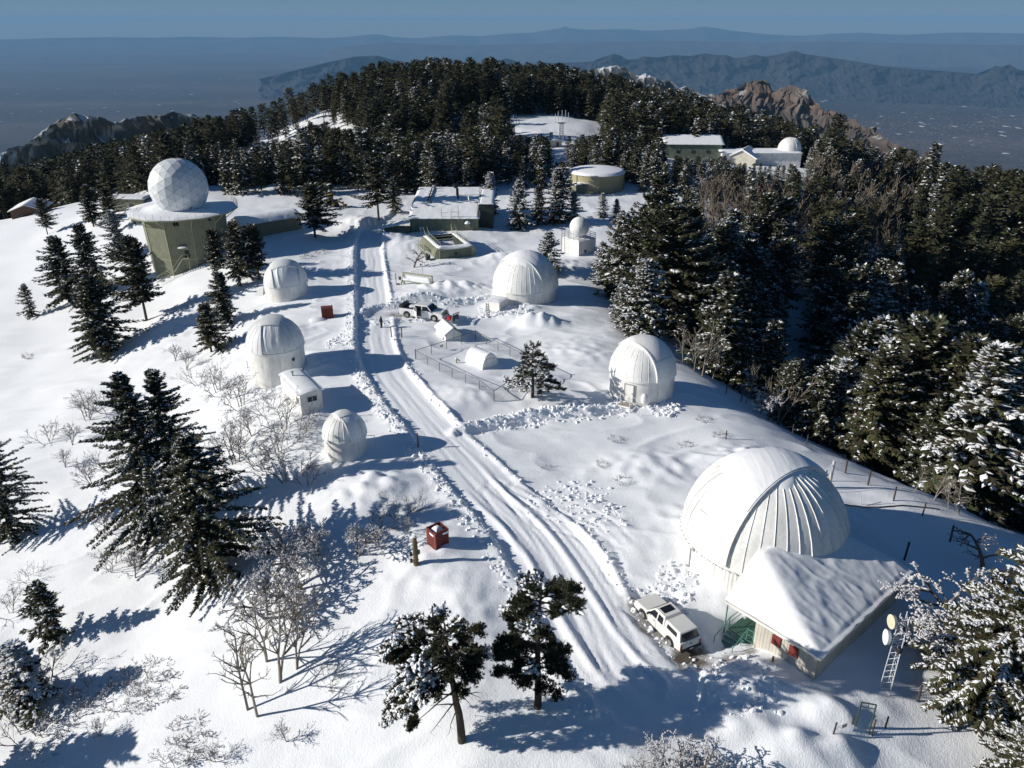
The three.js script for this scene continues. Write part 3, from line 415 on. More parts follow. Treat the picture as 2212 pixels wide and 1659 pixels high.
function snowSlab(w, d, f, th, o = {}) { // snow on a roof: w along x, d along z from 0; f(x, z) gives the roof's height under it
  const nx = o.nx ?? 40, nz = o.nz ?? 40, P = [], I = [], T = (i, j) => { const e = Math.min(i / nx, 1 - i / nx) * w, e2 = Math.min(j / nz, 1 - j / nz) * d, q = sst(0, .45, Math.min(e, e2)); return q; };
  for (let s = 0; s < 2; s++) for (let j = 0; j <= nz; j++) for (let i = 0; i <= nx; i++) { let x = i / nx * w, z = j / nz * d; const k = (o.seed ?? 0), ov = .12 * noi(x * 1.3, z * 1.3, k); const X = i === 0 ? x - .1 + ov : i === nx ? x + .1 + ov : x, Z = j === 0 ? z - .1 + ov : j === nz ? z + .1 + ov : z; const b = f(clamp(x, 0, w), clamp(z, 0, d)); P.push(X, s ? b + .01 : b + th * (.35 + .65 * T(i, j)) + (o.amp ?? .06) * (fbm(x * .7, z * .7, 3, k) + (o.drift ? o.drift * Math.max(0, 1 - Math.abs(noi(x * .5 + z * .2, z * .9, k)) * 3) : 0)) * T(i, j), Z); }
  const n1 = (nx + 1) * (nz + 1);
  for (let j = 0; j < nz; j++) for (let i = 0; i < nx; i++) { const a = j * (nx + 1) + i, b = a + 1, c = a + nx + 1, e = c + 1; I.push(a, c, b, b, c, e, n1 + a, n1 + b, n1 + c, n1 + b, n1 + e, n1 + c); }
  const side = (a, b) => I.push(a, b, n1 + a, b, n1 + b, n1 + a);
  for (let i = 0; i < nx; i++) { side(i, i + 1); side(nz * (nx + 1) + i + 1, nz * (nx + 1) + i); }
  for (let j = 0; j < nz; j++) { side((j + 1) * (nx + 1), j * (nx + 1)); side(j * (nx + 1) + nx, (j + 1) * (nx + 1) + nx); }
  const g = new THREE.BufferGeometry(); g.setAttribute('position', new THREE.Float32BufferAttribute(P, 3)); g.setIndex(I); g.computeVertexNormals(); return g;
}
const extr = (pts, d, bevel = 0) => { const s = new THREE.Shape(pts.map(p => new THREE.Vector2(p[0], p[1]))); return new THREE.ExtrudeGeometry(s, { depth: d, bevelEnabled: bevel > 0, bevelSize: bevel, bevelThickness: bevel, bevelSegments: 2, curveSegments: 10 }); };

{ // annex of the large dome: local x along the front from its left corner, z back into the hill
  const L = [15.7, -43.7], C = [20.1, -38.6], W = Math.hypot(C[0] - L[0], C[1] - L[1]), turn = -Math.atan2(C[1] - L[1], C[0] - L[0]), D = 13, eave = 2.6;
  const t = thing('annex', 'tan corrugated annex with a snow laden hip roof, built against the largest dome', 'annex', [L[0], 0, L[1]], turn);
  const H = (x, z) => { const q = -z; const a = eave + q * 2.45 / 3.24, b = eave + (W - x) * 2.45 / 6.06, k = .12; const m = -k * Math.log(Math.exp(-a / k) + Math.exp(-b / k) + Math.exp(-(eave + 2.55) / k) + Math.exp(-(eave + (D - q) * .7 + .3) / k)); return Math.max(eave - .05, m + .12); };
  // the slab is built towards +z, then moved back
  const g = snowSlab(W + .5, D, (x, z) => H(clamp(x - .25, 0, W), z - D), .14, { nx: 70, nz: 120, amp: .10, drift: .5, seed: 4 }); g.translate(-.25, 0, -D + .35);
  part(t, 'snow', [g], M.snow);
  part(t, 'fascia', [box(W + .5, .2, .05, W / 2, eave - .08, .42), box(.05, .2, D, W + .29, eave - .08, -D / 2 + .4), box(.05, .2, D * .3, -.29, eave - .08, -D * .15 + .4)], M.wallPaint);
  part(t, 'soffit', [box(W + .4, .04, D, W / 2, eave - .02, -D / 2 + .4)], M.wallPaint);
  const PW = 2.1;
  part(t, 'wall', [uvBox(box(W - PW, 4, .14, PW + (W - PW) / 2, eave - 2.2, .0)), uvBox(box(.14, 4, D, W - .07, eave - 2.2, -D / 2)), uvBox(box(.14, 4, 2.4, PW, eave - 2.2, -1.2)), uvBox(box(PW, 4, .14, PW / 2, eave - 2.2, -2.4)), uvBox(box(W, 4, .14, W / 2, eave - 2.2, -D + .1))], M.tan);
  for (const x of [3.75, 5.05]) { const w = part(t, 'window', [box(.62, .78, .05, x, 1.62, .08)], M.glass); part(w, 'shutter', [rbox(.66, .82, .07, .02, x, 1.62, .14)], M.red); }
  const dr = part(t, 'door', [box(.95, 2.0, .06, 1.35, 1.1, -2.3)], M.red); part(dr, 'handle', [box(.06, .12, .06, 1.0, 1.05, -2.24)], M.steel);
  part(t, 'porch_deck', [...Array.from({ length: 11 }, (_, i) => box(PW - .08, .05, .15, PW / 2, .12, -.05 - i * .2)), box(PW, .1, 2.3, PW / 2, .02, -1.15)], std([.035, .10, .08]));
  const rail = (a, b) => [rod([...a.slice(0, 1), .15, a[1]], [a[0], 1.15, a[1]], .035), rod([b[0], .15, b[1]], [b[0], 1.15, b[1]], .035), rod([a[0], 1.12, a[1]], [b[0], 1.12, b[1]], .03), rod([a[0], .65, a[1]], [b[0], .65, b[1]], .025)];
  part(t, 'railing', [...rail([.05, .05], [.05, -2.3]), ...rail([1.55, .08], [2.05, .08]), rod([.05, 1.12, .05], [.0, .3, 1.7], .03), rod([0, .3, 1.7], [0, -.7, 1.7], .03), rod([1.55, 1.12, .08], [1.5, .25, 1.7], .03), rod([1.5, .25, 1.7], [1.5, -.7, 1.7], .03), rod([1.53, .8, .7], [1.53, -.4, .7], .025)], M.teal);
  part(t, 'porch_post', [rod([-.15, -.5, .28], [-.15, eave - .1, .28], .05)], M.teal);
  for (let i = 0; i < 4; i++) part(t, 'step', [box(1.4, .05, .3, .78, .0 - i * .19, .3 + i * .34), box(1.4, .02, .1, .78, .035 - i * .19, .22 + i * .34)], M.teal);
  part(t, 'railing_bag', [new THREE.SphereGeometry(.22, 10, 8).scale(.8, 1.5, .6).translate(.55, .95, -1.1)], M.frost);
}
{ // two short bollards in the snow below the annex
  for (const [px, py, l] of [[1857, 1612, 'short yellow bollard in the snow bank below the annex, the left one'], [1902, 1598, 'short yellow bollard in the snow bank below the annex, the right one']]) { const p = at(px * .8848 + 26, py * .8848 + 2); const t = thing('bollard', l, 'bollard', [p.x, p.y - .25, p.z], 0, 'bollards below the annex'); part(t, 'post', [cyl(.08, .08, .6, 0, 0, 0, 10)], std([.42, .25, .05])); part(t, 'cap', [new THREE.SphereGeometry(.085, 10, 6).translate(0, .6, 0)], std([.42, .25, .05])); }
}
{ // cabin joined to the left dome
  const a = at(663, 892), b = at(702, 888), w = 2.56, turn = 33.5 * RAD;
  const t = thing('cabin', 'small white cabin with a snowy roof and dark window, joined to the left dome', 'cabin', [-24.35, .0, -81.2], turn);
  const D = 6.7, h = 2.4; // front at z = D/2
  const roofY = x => h + .2 * (1 - Math.pow(x / (w / 2), 2));
  const face = []; for (let i = 0; i <= 8; i++) { const x = -w / 2 + w * i / 8; face.push([x, roofY(x)]); }
  part(t, 'wall', [uvBox(extr([[-w / 2, -1.5], [w / 2, -1.5], ...face.slice().reverse()], D).translate(0, 0, -D / 2))], M.wallPaint);
  const g = snowSlab(w + .24, D + .2, (x, z) => roofY(clamp(x - .12 - w / 2, -w / 2, w / 2)), .15, { nx: 24, nz: 44, amp: .05, seed: 9 }); g.translate(-w / 2 - .12, .02, -D / 2 - .05); part(t, 'snow', [g], M.snow);
  part(t, 'roof_edge', [...face.slice(1).map((p, i) => rod([face[i][0], face[i][1] + .02, D / 2 + .06], [p[0], p[1] + .02, D / 2 + .06], .045)), rod([-w / 2 - .04, h, -D / 2], [-w / 2 - .04, h, D / 2 + .05], .05), rod([w / 2 + .04, h, -D / 2], [w / 2 + .04, h, D / 2 + .05], .05)], M.steel);
  const wn = part(t, 'window', [box(1.08, .62, .04, .08, 1.6, D / 2 + .012)], M.glass); part(wn, 'frame', [box(1.22, .07, .07, .08, 1.95, D / 2 + .03), box(1.22, .07, .09, .08, 1.25, D / 2 + .03), box(.07, .7, .07, -.5, 1.6, D / 2 + .03), box(.07, .7, .07, .66, 1.6, D / 2 + .03), box(.03, .62, .05, .08, 1.6, D / 2 + .03)], M.wallPaint);
  const w2 = part(t, 'window', [box(.04, .72, .62, -w / 2 - .012, 1.45, D / 2 - .85)], M.glass); part(w2, 'frame', [box(.07, .07, .76, -w / 2 - .03, 1.84, D / 2 - .85), box(.07, .07, .76, -w / 2 - .03, 1.07, D / 2 - .85), box(.07, .8, .06, -w / 2 - .03, 1.45, D / 2 - 1.2), box(.07, .8, .06, -w / 2 - .03, 1.45, D / 2 - .5)], M.wallPaint);
  part(t, 'roof_vent', [cyl(.1, .1, .45, -.35, h + .35, -1.4, 10), cyl(.16, .16, .08, -.35, h + .8, -1.4, 10)], M.steel);
  part(t, 'conduit', [rod([w / 2 + .08, -.2, -D / 2 + .5], [w / 2 + .08, h + .35, -D / 2 + .5], .06)], M.dark);
}
{ // radar tower
  const cx = -63, cz = -149, gy = ground(cx + 3, cz + 8) - .6, deck = 7.2, r = 7.7, n = 10, turn = 12 * RAD;
  const t = thing('radar_tower', 'olive polygonal tower with a round snowy deck and a white faceted radome', 'tower', [cx, gy, cz], turn);
  const h = deck - gy, K = i => { const a = (i + .5) / n * Math.PI * 2; return [Math.sin(a), Math.cos(a)]; };
  for (let i = 0; i < n; i++) { const a = K(i), b = K(i + 1), r0 = r * .93, r1 = r * 1.0, q = (k, rr, y) => [k[0] * rr, y, k[1] * rr];
    const wp = part(t, 'wall_panel', [uvBox(poly([q(a, r0, -1), q(b, r0, -1), q(b, r1, h), q(a, r0, -1), q(b, r1, h), q(a, r1, h)]))], M.olive);
    part(wp, 'corner_trim', [rod(q(a, r0 + .02, -1), q(a, r1 + .02, h), .06, 5), rod(q(a, lerp(r0, r1, .25) + .02, h * .25), q(b, lerp(r0, r1, .25) + .02, h * .25), .05, 5)], M.trim);
    part(t, 'deck_brace', [rod(q(a, r1, h - 1.7), q(a, r1 + 2.1, h - .05), .07, 5)], M.trim); }
  const R2 = 10.1, m = 12;
  part(t, 'deck', [new THREE.CylinderGeometry(R2, R2, .24, m).translate(0, h + .12, 0)], M.trim);
  { const P = [], I = []; const nr = 16, na = 72; for (let j = 0; j <= nr; j++) for (let i = 0; i <= na; i++) { const a = i / na * Math.PI * 2, pa = ((a + Math.PI / m) % (Math.PI * 2 / m)) - Math.PI / m, edge = R2 * Math.cos(Math.PI / m) / Math.cos(((a % (Math.PI * 2 / m)) - Math.PI / m)), rr = edge * j / nr; P.push(Math.sin(a) * rr, h + .25 + (j === nr ? .0 : .28 * sst(1, .9, j / nr) + .08 * fbm(Math.sin(a) * rr * .5, Math.cos(a) * rr * .5, 3) + .5 * Math.exp(-Math.pow((rr - 5) / 1.2, 2)) * Math.max(0, -Math.sin(a + turn))), Math.cos(a) * rr); } for (let j = 0; j < nr; j++) for (let i = 0; i < na; i++) { const a = j * (na + 1) + i; I.push(a, a + na + 1, a + 1, a + 1, a + na + 1, a + na + 2); } const g = new THREE.BufferGeometry(); g.setAttribute('position', new THREE.Float32BufferAttribute(P, 3)); g.setIndex(I); g.computeVertexNormals(); part(t, 'snow', [g], M.snow); }
  { const RR = 5.35, cy = h + 4.35, inner = part(t, 'radome', [new THREE.IcosahedronGeometry(RR * .985, 3).translate(0, 0, 0)], std([.30, .33, .36], { roughness: .5 })); inner.position.y = cy;
    const g = new THREE.IcosahedronGeometry(RR, 3), p = g.attributes.position, mats = [std([.72, .75, .78], { roughness: .42 }), std([.66, .69, .73], { roughness: .42 }), std([.78, .80, .82], { roughness: .42 })], rr = RNG(9);
    for (let i = 0; i < p.count; i += 3) { const v = [0, 1, 2].map(k => V().fromBufferAttribute(p, i + k)); const c = v[0].clone().add(v[1]).add(v[2]).divideScalar(3); if (c.y < -4.3) { rr(); continue; } const tr = v.map(q => q.clone().lerp(c, .045)); part(inner, 'panel', [poly(tr.map(q => q.toArray()))], mats[Math.floor(rr() * 3)]); }
    part(t, 'radome_ring', [new THREE.CylinderGeometry(3.6, 3.7, .5, 40).translate(0, h + .45, 0)], M.domePaint);
    const hv = part(inner, 'vent', [cyl(.28, .28, .2, 0, 0, 0, 12).rotateX(Math.PI / 2)], M.dark); const va = toCam(cx, cz) - turn + 20 * RAD; hv.position.set(Math.sin(va) * 4.1, -3.1, Math.cos(va) * 4.1); hv.rotation.y = va; }
  const front = toCam(cx, cz) - turn, F = (a, rr, y) => [Math.sin(a) * rr, y, Math.cos(a) * rr];
  for (let i = 0; i < 26; i++) { const a = front - 1.9 + i * .15; part(t, 'stanchion', [rod(F(a, R2 - .15, h + .2), F(a, R2 - .15, h + 1.1 + (i % 3 ? 0 : .3)), .025, 4)], M.steel); }
  for (const [a0, a1] of [[-1.95, -1.6], [1.45, 1.95]]) part(t, 'railing', [.5, .85, 1.2, 1.5].flatMap(y => [rod(F(front + a0, R2 - .05, h + y), F(front + a1, R2 - .05, h + y), .035, 5)]).concat([a0, a1].map(a => rod(F(front + a, R2 - .05, h), F(front + a, R2 - .05, h + 1.5), .04, 5))), M.steel);
  const onWall = (a, y) => { const k = Math.round(a / (Math.PI * 2 / n)) , m2 = k * Math.PI * 2 / n; const rr = lerp(r * .93, r, y / h) * Math.cos(Math.PI / n) / Math.cos(a - m2) + .04; return { pos: F(a, rr, y), ry: m2 }; };
  const put = (name, geo, mat, a, y) => { const w = onWall(a, y), o = part(t, name, geo, mat); o.position.set(...w.pos); o.rotation.y = w.ry; return o; };
  { const w = put('window', [box(.95, .75, .06)], M.glass, front - .22, h - .95); part(w, 'frame', [box(1.05, .07, .1, 0, .4), box(1.05, .07, .1, 0, -.4), box(.07, .8, .1, -.5), box(.07, .8, .1, .5), box(.05, .75, .08)], M.olive); }
  put('vent', [box(.5, .5, .1)], M.dark, front + .62, h - .9);
  { const d = put('door', [box(.8, 1.4, .08)], M.darkgreen, front - .08, 3.75); part(d, 'window', [box(.5, .4, .04, 0, .35, .04)], M.glass); part(d, 'awning', [new THREE.SphereGeometry(1, 14, 6, 0, Math.PI * 2, 0, 1.2).scale(1.0, .35, .6).translate(-.5, 1.15, .5)], M.snow); }
  { const w = onWall(front - .12, 2.9), o = new THREE.Group(); o.name = 'stair'; o.position.set(...w.pos); o.rotation.y = w.ry; t.add(o);
    part(o, 'landing', [box(1.2, .08, 1.0, 0, .1, .5)], M.trim);
    for (let i = 0; i < 9; i++) part(o, 'tread', [box(.22, .05, .8, -.7 - i * .2, -.1 - i * .26, .55)], M.frost);
    part(o, 'stringer', [rod([-.55, 0, .1], [-2.5, -2.4, .1], .06), rod([-.55, 0, 1], [-2.5, -2.4, 1], .06), rod([-.5, .9, 1], [-2.5, -1.5, 1], .035), rod([-2.5, -1.5, 1], [-5.6, -2.9, 1.9], .035), rod([-2.5, -1.9, 1], [-5.6, -3.3, 1.9], .03), rod([-2.5, -2.4, 1], [-5.6, -3.9, 1.9], .05), rod([-2.5, -2.4, .1], [-5.6, -3.9, 1.0], .05), rod([-2.5, -1.5, .1], [-5.6, -2.9, 1.0], .035), rod([-.5, .9, 1], [.5, .9, 1], .035), rod([.5, .9, 1], [.5, -2.9, 1], .05), rod([-.5, .9, 1], [-.5, -.1, 1], .035), rod([-2.5, -1.3, 1], [-2.5, -3.3, 1], .06)], M.trim); }
}
{ // long low building right of the tower
  const a = at(526, 519), b = at(652, 494), L = Math.hypot(b.x - a.x, b.z - a.z), turn = -Math.atan2(b.z - a.z, b.x - a.x), D = 5.8, h = 3.3;
  const t = thing('long_building', 'long low olive building with a rounded snow roof, right of the radar tower', 'building', [a.x, (a.y + b.y) / 2 - .5, a.z], turn);
  part(t, 'wall', [uvBox(box(L, h + 2, .16, L / 2, h / 2 - 1, 0)), uvBox(extr([[0, -2], [D, -2], [D, h], [D * .75, h + .75], [D * .5, h + .95], [D * .25, h + .75], [0, h]], .16).rotateY(Math.PI / 2)), uvBox(extr([[0, -2], [D, -2], [D, h], [D * .75, h + .75], [D * .5, h + .95], [D * .25, h + .75], [0, h]], .16).rotateY(Math.PI / 2).translate(L - .16, 0, 0))], M.olive);
  part(t, 'corner_trim', [box(.1, h + 2, .1, .02, h / 2 - 1, .06), box(.1, h + 2, .1, L - .05, h / 2 - 1, .06)], M.trim);
  const g = snowSlab(L + .3, D + .5, (x, z) => h + .95 * (1 - Math.pow(clamp((z - .25) / D * 2 - 1, -1, 1), 2)), .34, { nx: 60, nz: 20, amp: .08, seed: 5 }); g.translate(-.15, 0, -D - .2); part(t, 'snow', [g], M.snow);
}
{ // large green building with a flat snow roof
  const x0 = -21.2, x1 = -7.0, z0 = -160.8, D = 22, h = 2.9, t = thing('green_building', 'large dark green building with a flat snow covered roof and black flue pipes', 'building', [x0, ground(-14, -160) - .4, z0]);
  const W = x1 - x0, F = (x, z) => h + 1.5 * sst(0, 6, -z) + .5 * sst(8, 20, -z);
  part(t, 'wall', [uvBox(box(W, h + 2.2, .2, W / 2, h / 2 - 1, 0)), uvBox(box(.2, h + 3.6, D, W - .1, h / 2 - .4, -D / 2)), uvBox(extr([[0, -2], [D, -2], [D, h + 1.9], [7, h + 1.5], [0, h]], .2).rotateY(Math.PI / 2).translate(0, 0, 0))], M.green);
  const g = snowSlab(W + .4, D + .4, (x, z) => F(x, z - D), .38, { nx: 60, nz: 70, amp: .10, seed: 2 }); g.translate(-.2, .02, -D + .15); part(t, 'snow', [g], M.snow);
  part(t, 'fascia', [box(W + .1, .18, .08, W / 2, h + .12, .16), extr([[0, h], [7, h + 1.5], [D, h + 1.9], [D, h + 2.1], [7, h + 1.7], [0, h + .2]], .1).rotateY(Math.PI / 2).translate(-.14, 0, .1)], M.trim);
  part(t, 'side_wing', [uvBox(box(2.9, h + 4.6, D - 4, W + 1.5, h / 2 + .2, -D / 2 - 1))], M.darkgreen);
  const g2 = snowSlab(3.1, D - 3.8, () => h + 1.62 + .2, .3, { nx: 14, nz: 40, amp: .06, seed: 3 }); g2.translate(W + .05, .5, -D + 1.0); part(t, 'snow', [g2], M.snow);
  for (let i = 0; i < 5; i++) { const z = -6.2 - i * 2.6, y = F(0, z) + .35; const v = part(t, 'roof_vent', [rod([3.1, y, z], [3.1, y + .75, z], .13, 8), rod([3.1, y + .75, z], [3.4, y + .95, z], .13, 8)], M.dark); part(v, 'snow', [new THREE.SphereGeometry(.5, 10, 6, 0, 6.3, 0, 1.5).scale(1.2, .5, .8).translate(2.4, y - .05, z)], M.snow); }
  part(t, 'vent_duct', [...Array.from({ length: 6 }, (_, i) => { const z = -5.6 - i * 2.35; return rod([3.5, F(0, z) + .42, z], [3.5, F(0, z - 2.4) + .42, z - 2.4], .28, 8); }), cyl(.5, .4, .9, 3.4, F(0, -19) + .3, -19.5, 10)], M.steel);
  for (const [x, z, hh] of [[9.4, -10.3, 2.1], [9.0, -13.2, 2.1]]) { const y = F(0, z) + .3; part(t, 'flue_pipe', [rod([x, y, z], [x, y + hh, z], .2, 10), ...[0, 1, 2, 3].map(i => { const a = i * Math.PI / 8, b = (i + 1) * Math.PI / 8; return rod([x - .45 + .45 * Math.cos(a), y + hh + .45 * Math.sin(a), z], [x - .45 + .45 * Math.cos(b), y + hh + .45 * Math.sin(b), z], .2, 10); }), rod([x - .45, y + hh + .45, z], [x - .75, y + hh + .42, z], .2, 10)], M.dark); }
  { const d = part(t, 'satellite_dish', [new THREE.SphereGeometry(1.1, 18, 8, 0, Math.PI * 2, 0, .62).rotateZ(Math.PI / 2 + .15).translate(12.9, h + 3.0, -6.4)], M.domeOld); part(d, 'stand', [rod([12.5, h + 1.2, -6.4], [12.3, h + 3.0, -6.4], .06)], M.steel); }
  { const k = part(t, 'wall_unit', [rbox(1.2, .8, .7, .05, 12.0, 1.5, .5)], M.green); part(k, 'snow', [new THREE.SphereGeometry(.7, 12, 6, 0, 6.3, 0, 1.5).scale(.9, .9, .6).translate(12.0, 1.85, .5)], M.snow); }
  part(t, 'lean_to', [uvBox(box(5.4, 2.2, 3, -2.8, 0, .2, -.1))], M.green); { const g3 = snowSlab(5.8, 3.4, (x) => 1.1 + .22 * x, .3, { nx: 20, nz: 14, amp: .15, seed: 8 }); g3.translate(-5.8, .05, -1.4); part(t, 'snow', [g3], M.snow); }
  part(t, 'meter_box', [rbox(.5, .9, .4, .05, 2.2, .8, .35)], M.frost);
  // antenna frame standing on the roof edge
  part(t, 'antenna_frame', [rod([6.6, h, .1], [6.6, h + 2.0, .1], .06), rod([8.6, h - .4, .3], [8.6, h + 1.6, .3], .07), rod([10.1, h - .4, .3], [10.1, h + 2.6, .3], .07), rod([6.6, h + 1.2, .1], [8.0, h + 1.2, .1], .04), rod([8.6, h + 1.4, .3], [10.1, h + 1.4, .3], .05), rod([8.6, -2, .4], [8.6, h, .3], .07)], M.trim);
}
{ // open roofed shelter in front of it
  const A = [-13.3, -138.9], B = [-7.4, -141.2], W = Math.hypot(B[0] - A[0], B[1] - A[1]), turn = -Math.atan2(B[1] - A[1], B[0] - A[0]), D = 10.5, h = 2.0;
  const t = thing('open_shelter', 'olive observing shelter with its rounded roof halves rolled open and railings on top', 'shelter', [A[0], ground(-11, -140) - .25, A[1]], turn);
  const fw = part(t, 'front_wall', [uvBox(box(W, h + 1.5, .18, W / 2, h / 2 - .7, 0))], M.green); part(fw, 'vent', [box(.6, .55, .08, W * .5, h * .55, .12)], M.darkgreen); part(fw, 'door_panel', [box(1.5, 1.2, .05, 1.1, .75, .11)], M.olive); part(fw, 'trim', [box(.14, h + 1.5, .14, .05, h / 2 - .7, .09), box(.14, h + 1.5, .14, W - .05, h / 2 - .7, .09), box(W, .1, .1, W / 2, h, .1)], M.trim);
  for (const s of [0, 1]) { const x = s ? W + .1 : -.1, sg = s ? 1 : -1; const arc = []; for (let i = 0; i <= 10; i++) { const a = -.5 + i / 10 * 1.95; arc.push([sg * 1.15 * Math.cos(a), 1.05 + 1.25 * Math.sin(a)]); }
    const sh = part(t, 'roof_half', [creased(extr([...arc, ...arc.slice().reverse().map(([p, q]) => [p * .9 - sg * .02, (q - 1.05) * .92 + 1.05])], D - .6).translate(x - sg * .45, 0, -D + .3).toNonIndexed())], M.olive);
    part(sh, 'end_plate', [extr([[x - sg * .45, -.5], ...arc.map(p => [p[0] + x - sg * .45, p[1]])], .1).translate(0, 0, -.28)], M.trim);
    const g = snowSlab(.9, D - 1.4, (q) => h + .22, .3, { nx: 10, nz: 36, amp: .1, seed: 4 + s }); g.translate(x - .45 - sg * .42, 0, -D + .7); part(sh, 'snow', [g], M.snow);
    part(sh, 'railing', [0, 1].flatMap(k => { const xx = x - sg * (.1 + .75 * k); return [rod([xx, h + .3, -1.5], [xx, h + .95, -1.5], .03), ...Array.from({ length: 8 }, (_, i) => rod([xx, h + .3, -2.5 - i], [xx, h + .95 + (i === 7 ? .6 : 0), -2.5 - i], .03)), rod([xx, h + .95, -1.5], [xx, h + .95, -9.5], .03), rod([xx, h + .65, -1.5], [xx, h + .65, -9.5], .025), rod([xx, h + .9, -9.5], [xx, h + 1.9, -10.6], .03)]; }), M.trim); }
  part(t, 'floor', [box(W, .1, D, W / 2, .25, -D / 2)], M.snow);
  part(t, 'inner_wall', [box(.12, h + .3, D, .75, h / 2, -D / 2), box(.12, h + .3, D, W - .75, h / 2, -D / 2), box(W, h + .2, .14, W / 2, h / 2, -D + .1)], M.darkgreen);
  part(t, 'telescope_cover', [rbox(1.0, 1.3, 1.6, .25, W * .62, 1.0, -2.6)], std([.26, .19, .11], { roughness: .95 })); part(t, 'telescope_mount', [cyl(.5, .4, 1.2, W * .42, .3, -2.0, 10)], M.dark);
  { const g = snowSlab(W, 1.6, (x, z) => h + .02 + .25 * Math.pow(Math.abs(x / W * 2 - 1), 2), .4, { nx: 24, nz: 10, amp: .14, seed: 7 }); g.translate(0, 0, -1.4); part(t, 'snow', [g], M.snow); }
  part(t, 'cross_beam', [box(W - 1.2, .12, .3, W / 2, h + .15, -6.5), box(W - 1.2, .12, .2, W / 2, h + .1, -9)], M.trim);
  part(t, 'ladder_platform', [box(.9, .1, 4.5, -1.6, 1.4, -5), ...Array.from({ length: 4 }, (_, i) => rod([-2.0, -.5, -3 - i * 1.3], [-2.0, 2.6, -3 - i * 1.3], .04)), rod([-2, 2.5, -3], [-2, 2.5, -6.9], .03), rod([-2, 2.0, -3], [-2, 2.0, -6.9], .03)], M.trim);
  part(t, 'machine_box', [rbox(.8, 1.6, .8, .06, -1.9, .3, -1.0), rbox(.6, 1.0, .6, .06, -1.5, .0, -.1)], M.darkgreen);
}
{ // white hut with a ball on top
  const c = [12.8, -146.2], t = thing('radome_hut', 'white square hut with a white sphere and railing on its roof', 'hut', [c[0], ground(c[0], c[1] + 3) - .35, c[1]], 45 * RAD + toCam(12.8, -146));
  const s = 4.5, h = 3.0;
  part(t, 'wall', [box(s, h + 1, s, 0, h / 2 - .5, 0)], M.wallPaint); part(t, 'seam', [box(.05, h, .03, -.2, h / 2, s / 2 + .012), box(.03, h, .05, -s / 2 - .012, h / 2, .3), box(.06, h, .04, .9, h / 2, s / 2 + .012)], M.domeOld);
  const g = snowSlab(s - .1, s - .1, (x, z) => h, .25, { nx: 20, nz: 20, amp: .4, seed: 12 }); g.translate(-s / 2 + .05, 0, -s / 2 + .05); part(t, 'snow', [g], M.snow);
  const b = part(t, 'radome', [new THREE.SphereGeometry(1.88, 40, 26).translate(0, h + 2.15, 0)], M.domePaint); part(b, 'seam', [new THREE.TorusGeometry(1.885, .02, 5, 60).rotateY(Math.PI / 4).translate(0, h + 2.15, 0)], M.steel);
  part(t, 'pedestal', [cyl(1.4, .5, 1.0, 0, h + .1, 0, 4).rotateY(0)], M.domePaint);
  const e = s / 2 - .05, cs = [[-e, -e], [e, -e], [e, e], [-e, e]];
  part(t, 'railing', cs.flatMap((a, i) => { const q = cs[(i + 1) % 4]; const o = []; for (let k = 0; k < 3; k++) { const x = lerp(a[0], q[0], k / 3), z = lerp(a[1], q[1], k / 3); o.push(rod([x, h, z], [x, h + 1.15, z], .035)); } for (const y of [.4, .75, 1.1]) o.push(rod([a[0], h + y, a[1]], [q[0], h + y, q[1]], .03)); return o; }), M.steel);
  part(t, 'ladder', [rod([-s / 2 - .7, -.3, -.9], [-s / 2 - .7, h + 1.6, -.9], .06), rod([-s / 2 - .7, -.3, -1.7], [-s / 2 - .7, h + 1.6, -1.7], .06), ...Array.from({ length: 9 }, (_, i) => rod([-s / 2 - .7, .2 + i * .5, -.9], [-s / 2 - .7, .2 + i * .5, -1.7], .025))], M.steel);
  part(t, 'mast', [rod([s / 2 + .25, -.2, -s / 2 + .4], [s / 2 + .25, h + 2.0, -s / 2 + .4], .12), rod([s / 2 + .25, -.2, -s / 2 - .5], [s / 2 + .25, h + 1.6, -s / 2 - .5], .1), rod([s / 2 + .25, 1.2, -s / 2 + .4], [s / 2 + .25, 1.2, -s / 2 - .5], .05)], M.dark);
  part(t, 'switch_box', [rbox(.3, .55, .15, .03, -.6, 1.0, s / 2 + .1)], M.dark);
}
{ // water tank
  const c = [22.2, -208.2], R = 7.3, h = 4.6, gy = ground(21.9, -200.5) - .2, t = thing('water_tank', 'round tan water tank with a low snow covered roof among the firs', 'water tank', [c[0], gy, c[1]]);
  part(t, 'wall', [new THREE.CylinderGeometry(R, R, h + 2, 48, 1, true).translate(0, h / 2 - 1, 0)], M.tank);
  part(t, 'roof', [new THREE.CylinderGeometry(.3, R + .15, .9, 48).translate(0, h + .45, 0)], M.tank);
  { const P = [], I = [], nr = 14, na = 60; for (let j = 0; j <= nr; j++) for (let i = 0; i <= na; i++) { const a = i / na * 6.28319, q = j / nr, rr = (R + .25 + .06 * noi(Math.cos(a) * 4, Math.sin(a) * 4)) * q; P.push(Math.sin(a) * rr, h + (j === nr ? -.05 : .42 + .85 * (1 - q * q)), Math.cos(a) * rr); } for (let j = 0; j < nr; j++) for (let i = 0; i < na; i++) { const a = j * (na + 1) + i; I.push(a, a + na + 1, a + 1, a + 1, a + na + 1, a + na + 2); } const g = new THREE.BufferGeometry(); g.setAttribute('position', new THREE.Float32BufferAttribute(P, 3)); g.setIndex(I); g.computeVertexNormals(); part(t, 'snow', [g], M.snow); }
  const a = toCam(...c) - .75; part(t, 'ladder', [rod([Math.sin(a) * (R + .2), -.5, Math.cos(a) * (R + .2)], [Math.sin(a) * (R + .2), h, Math.cos(a) * (R + .2)], .09)], M.trim);
}
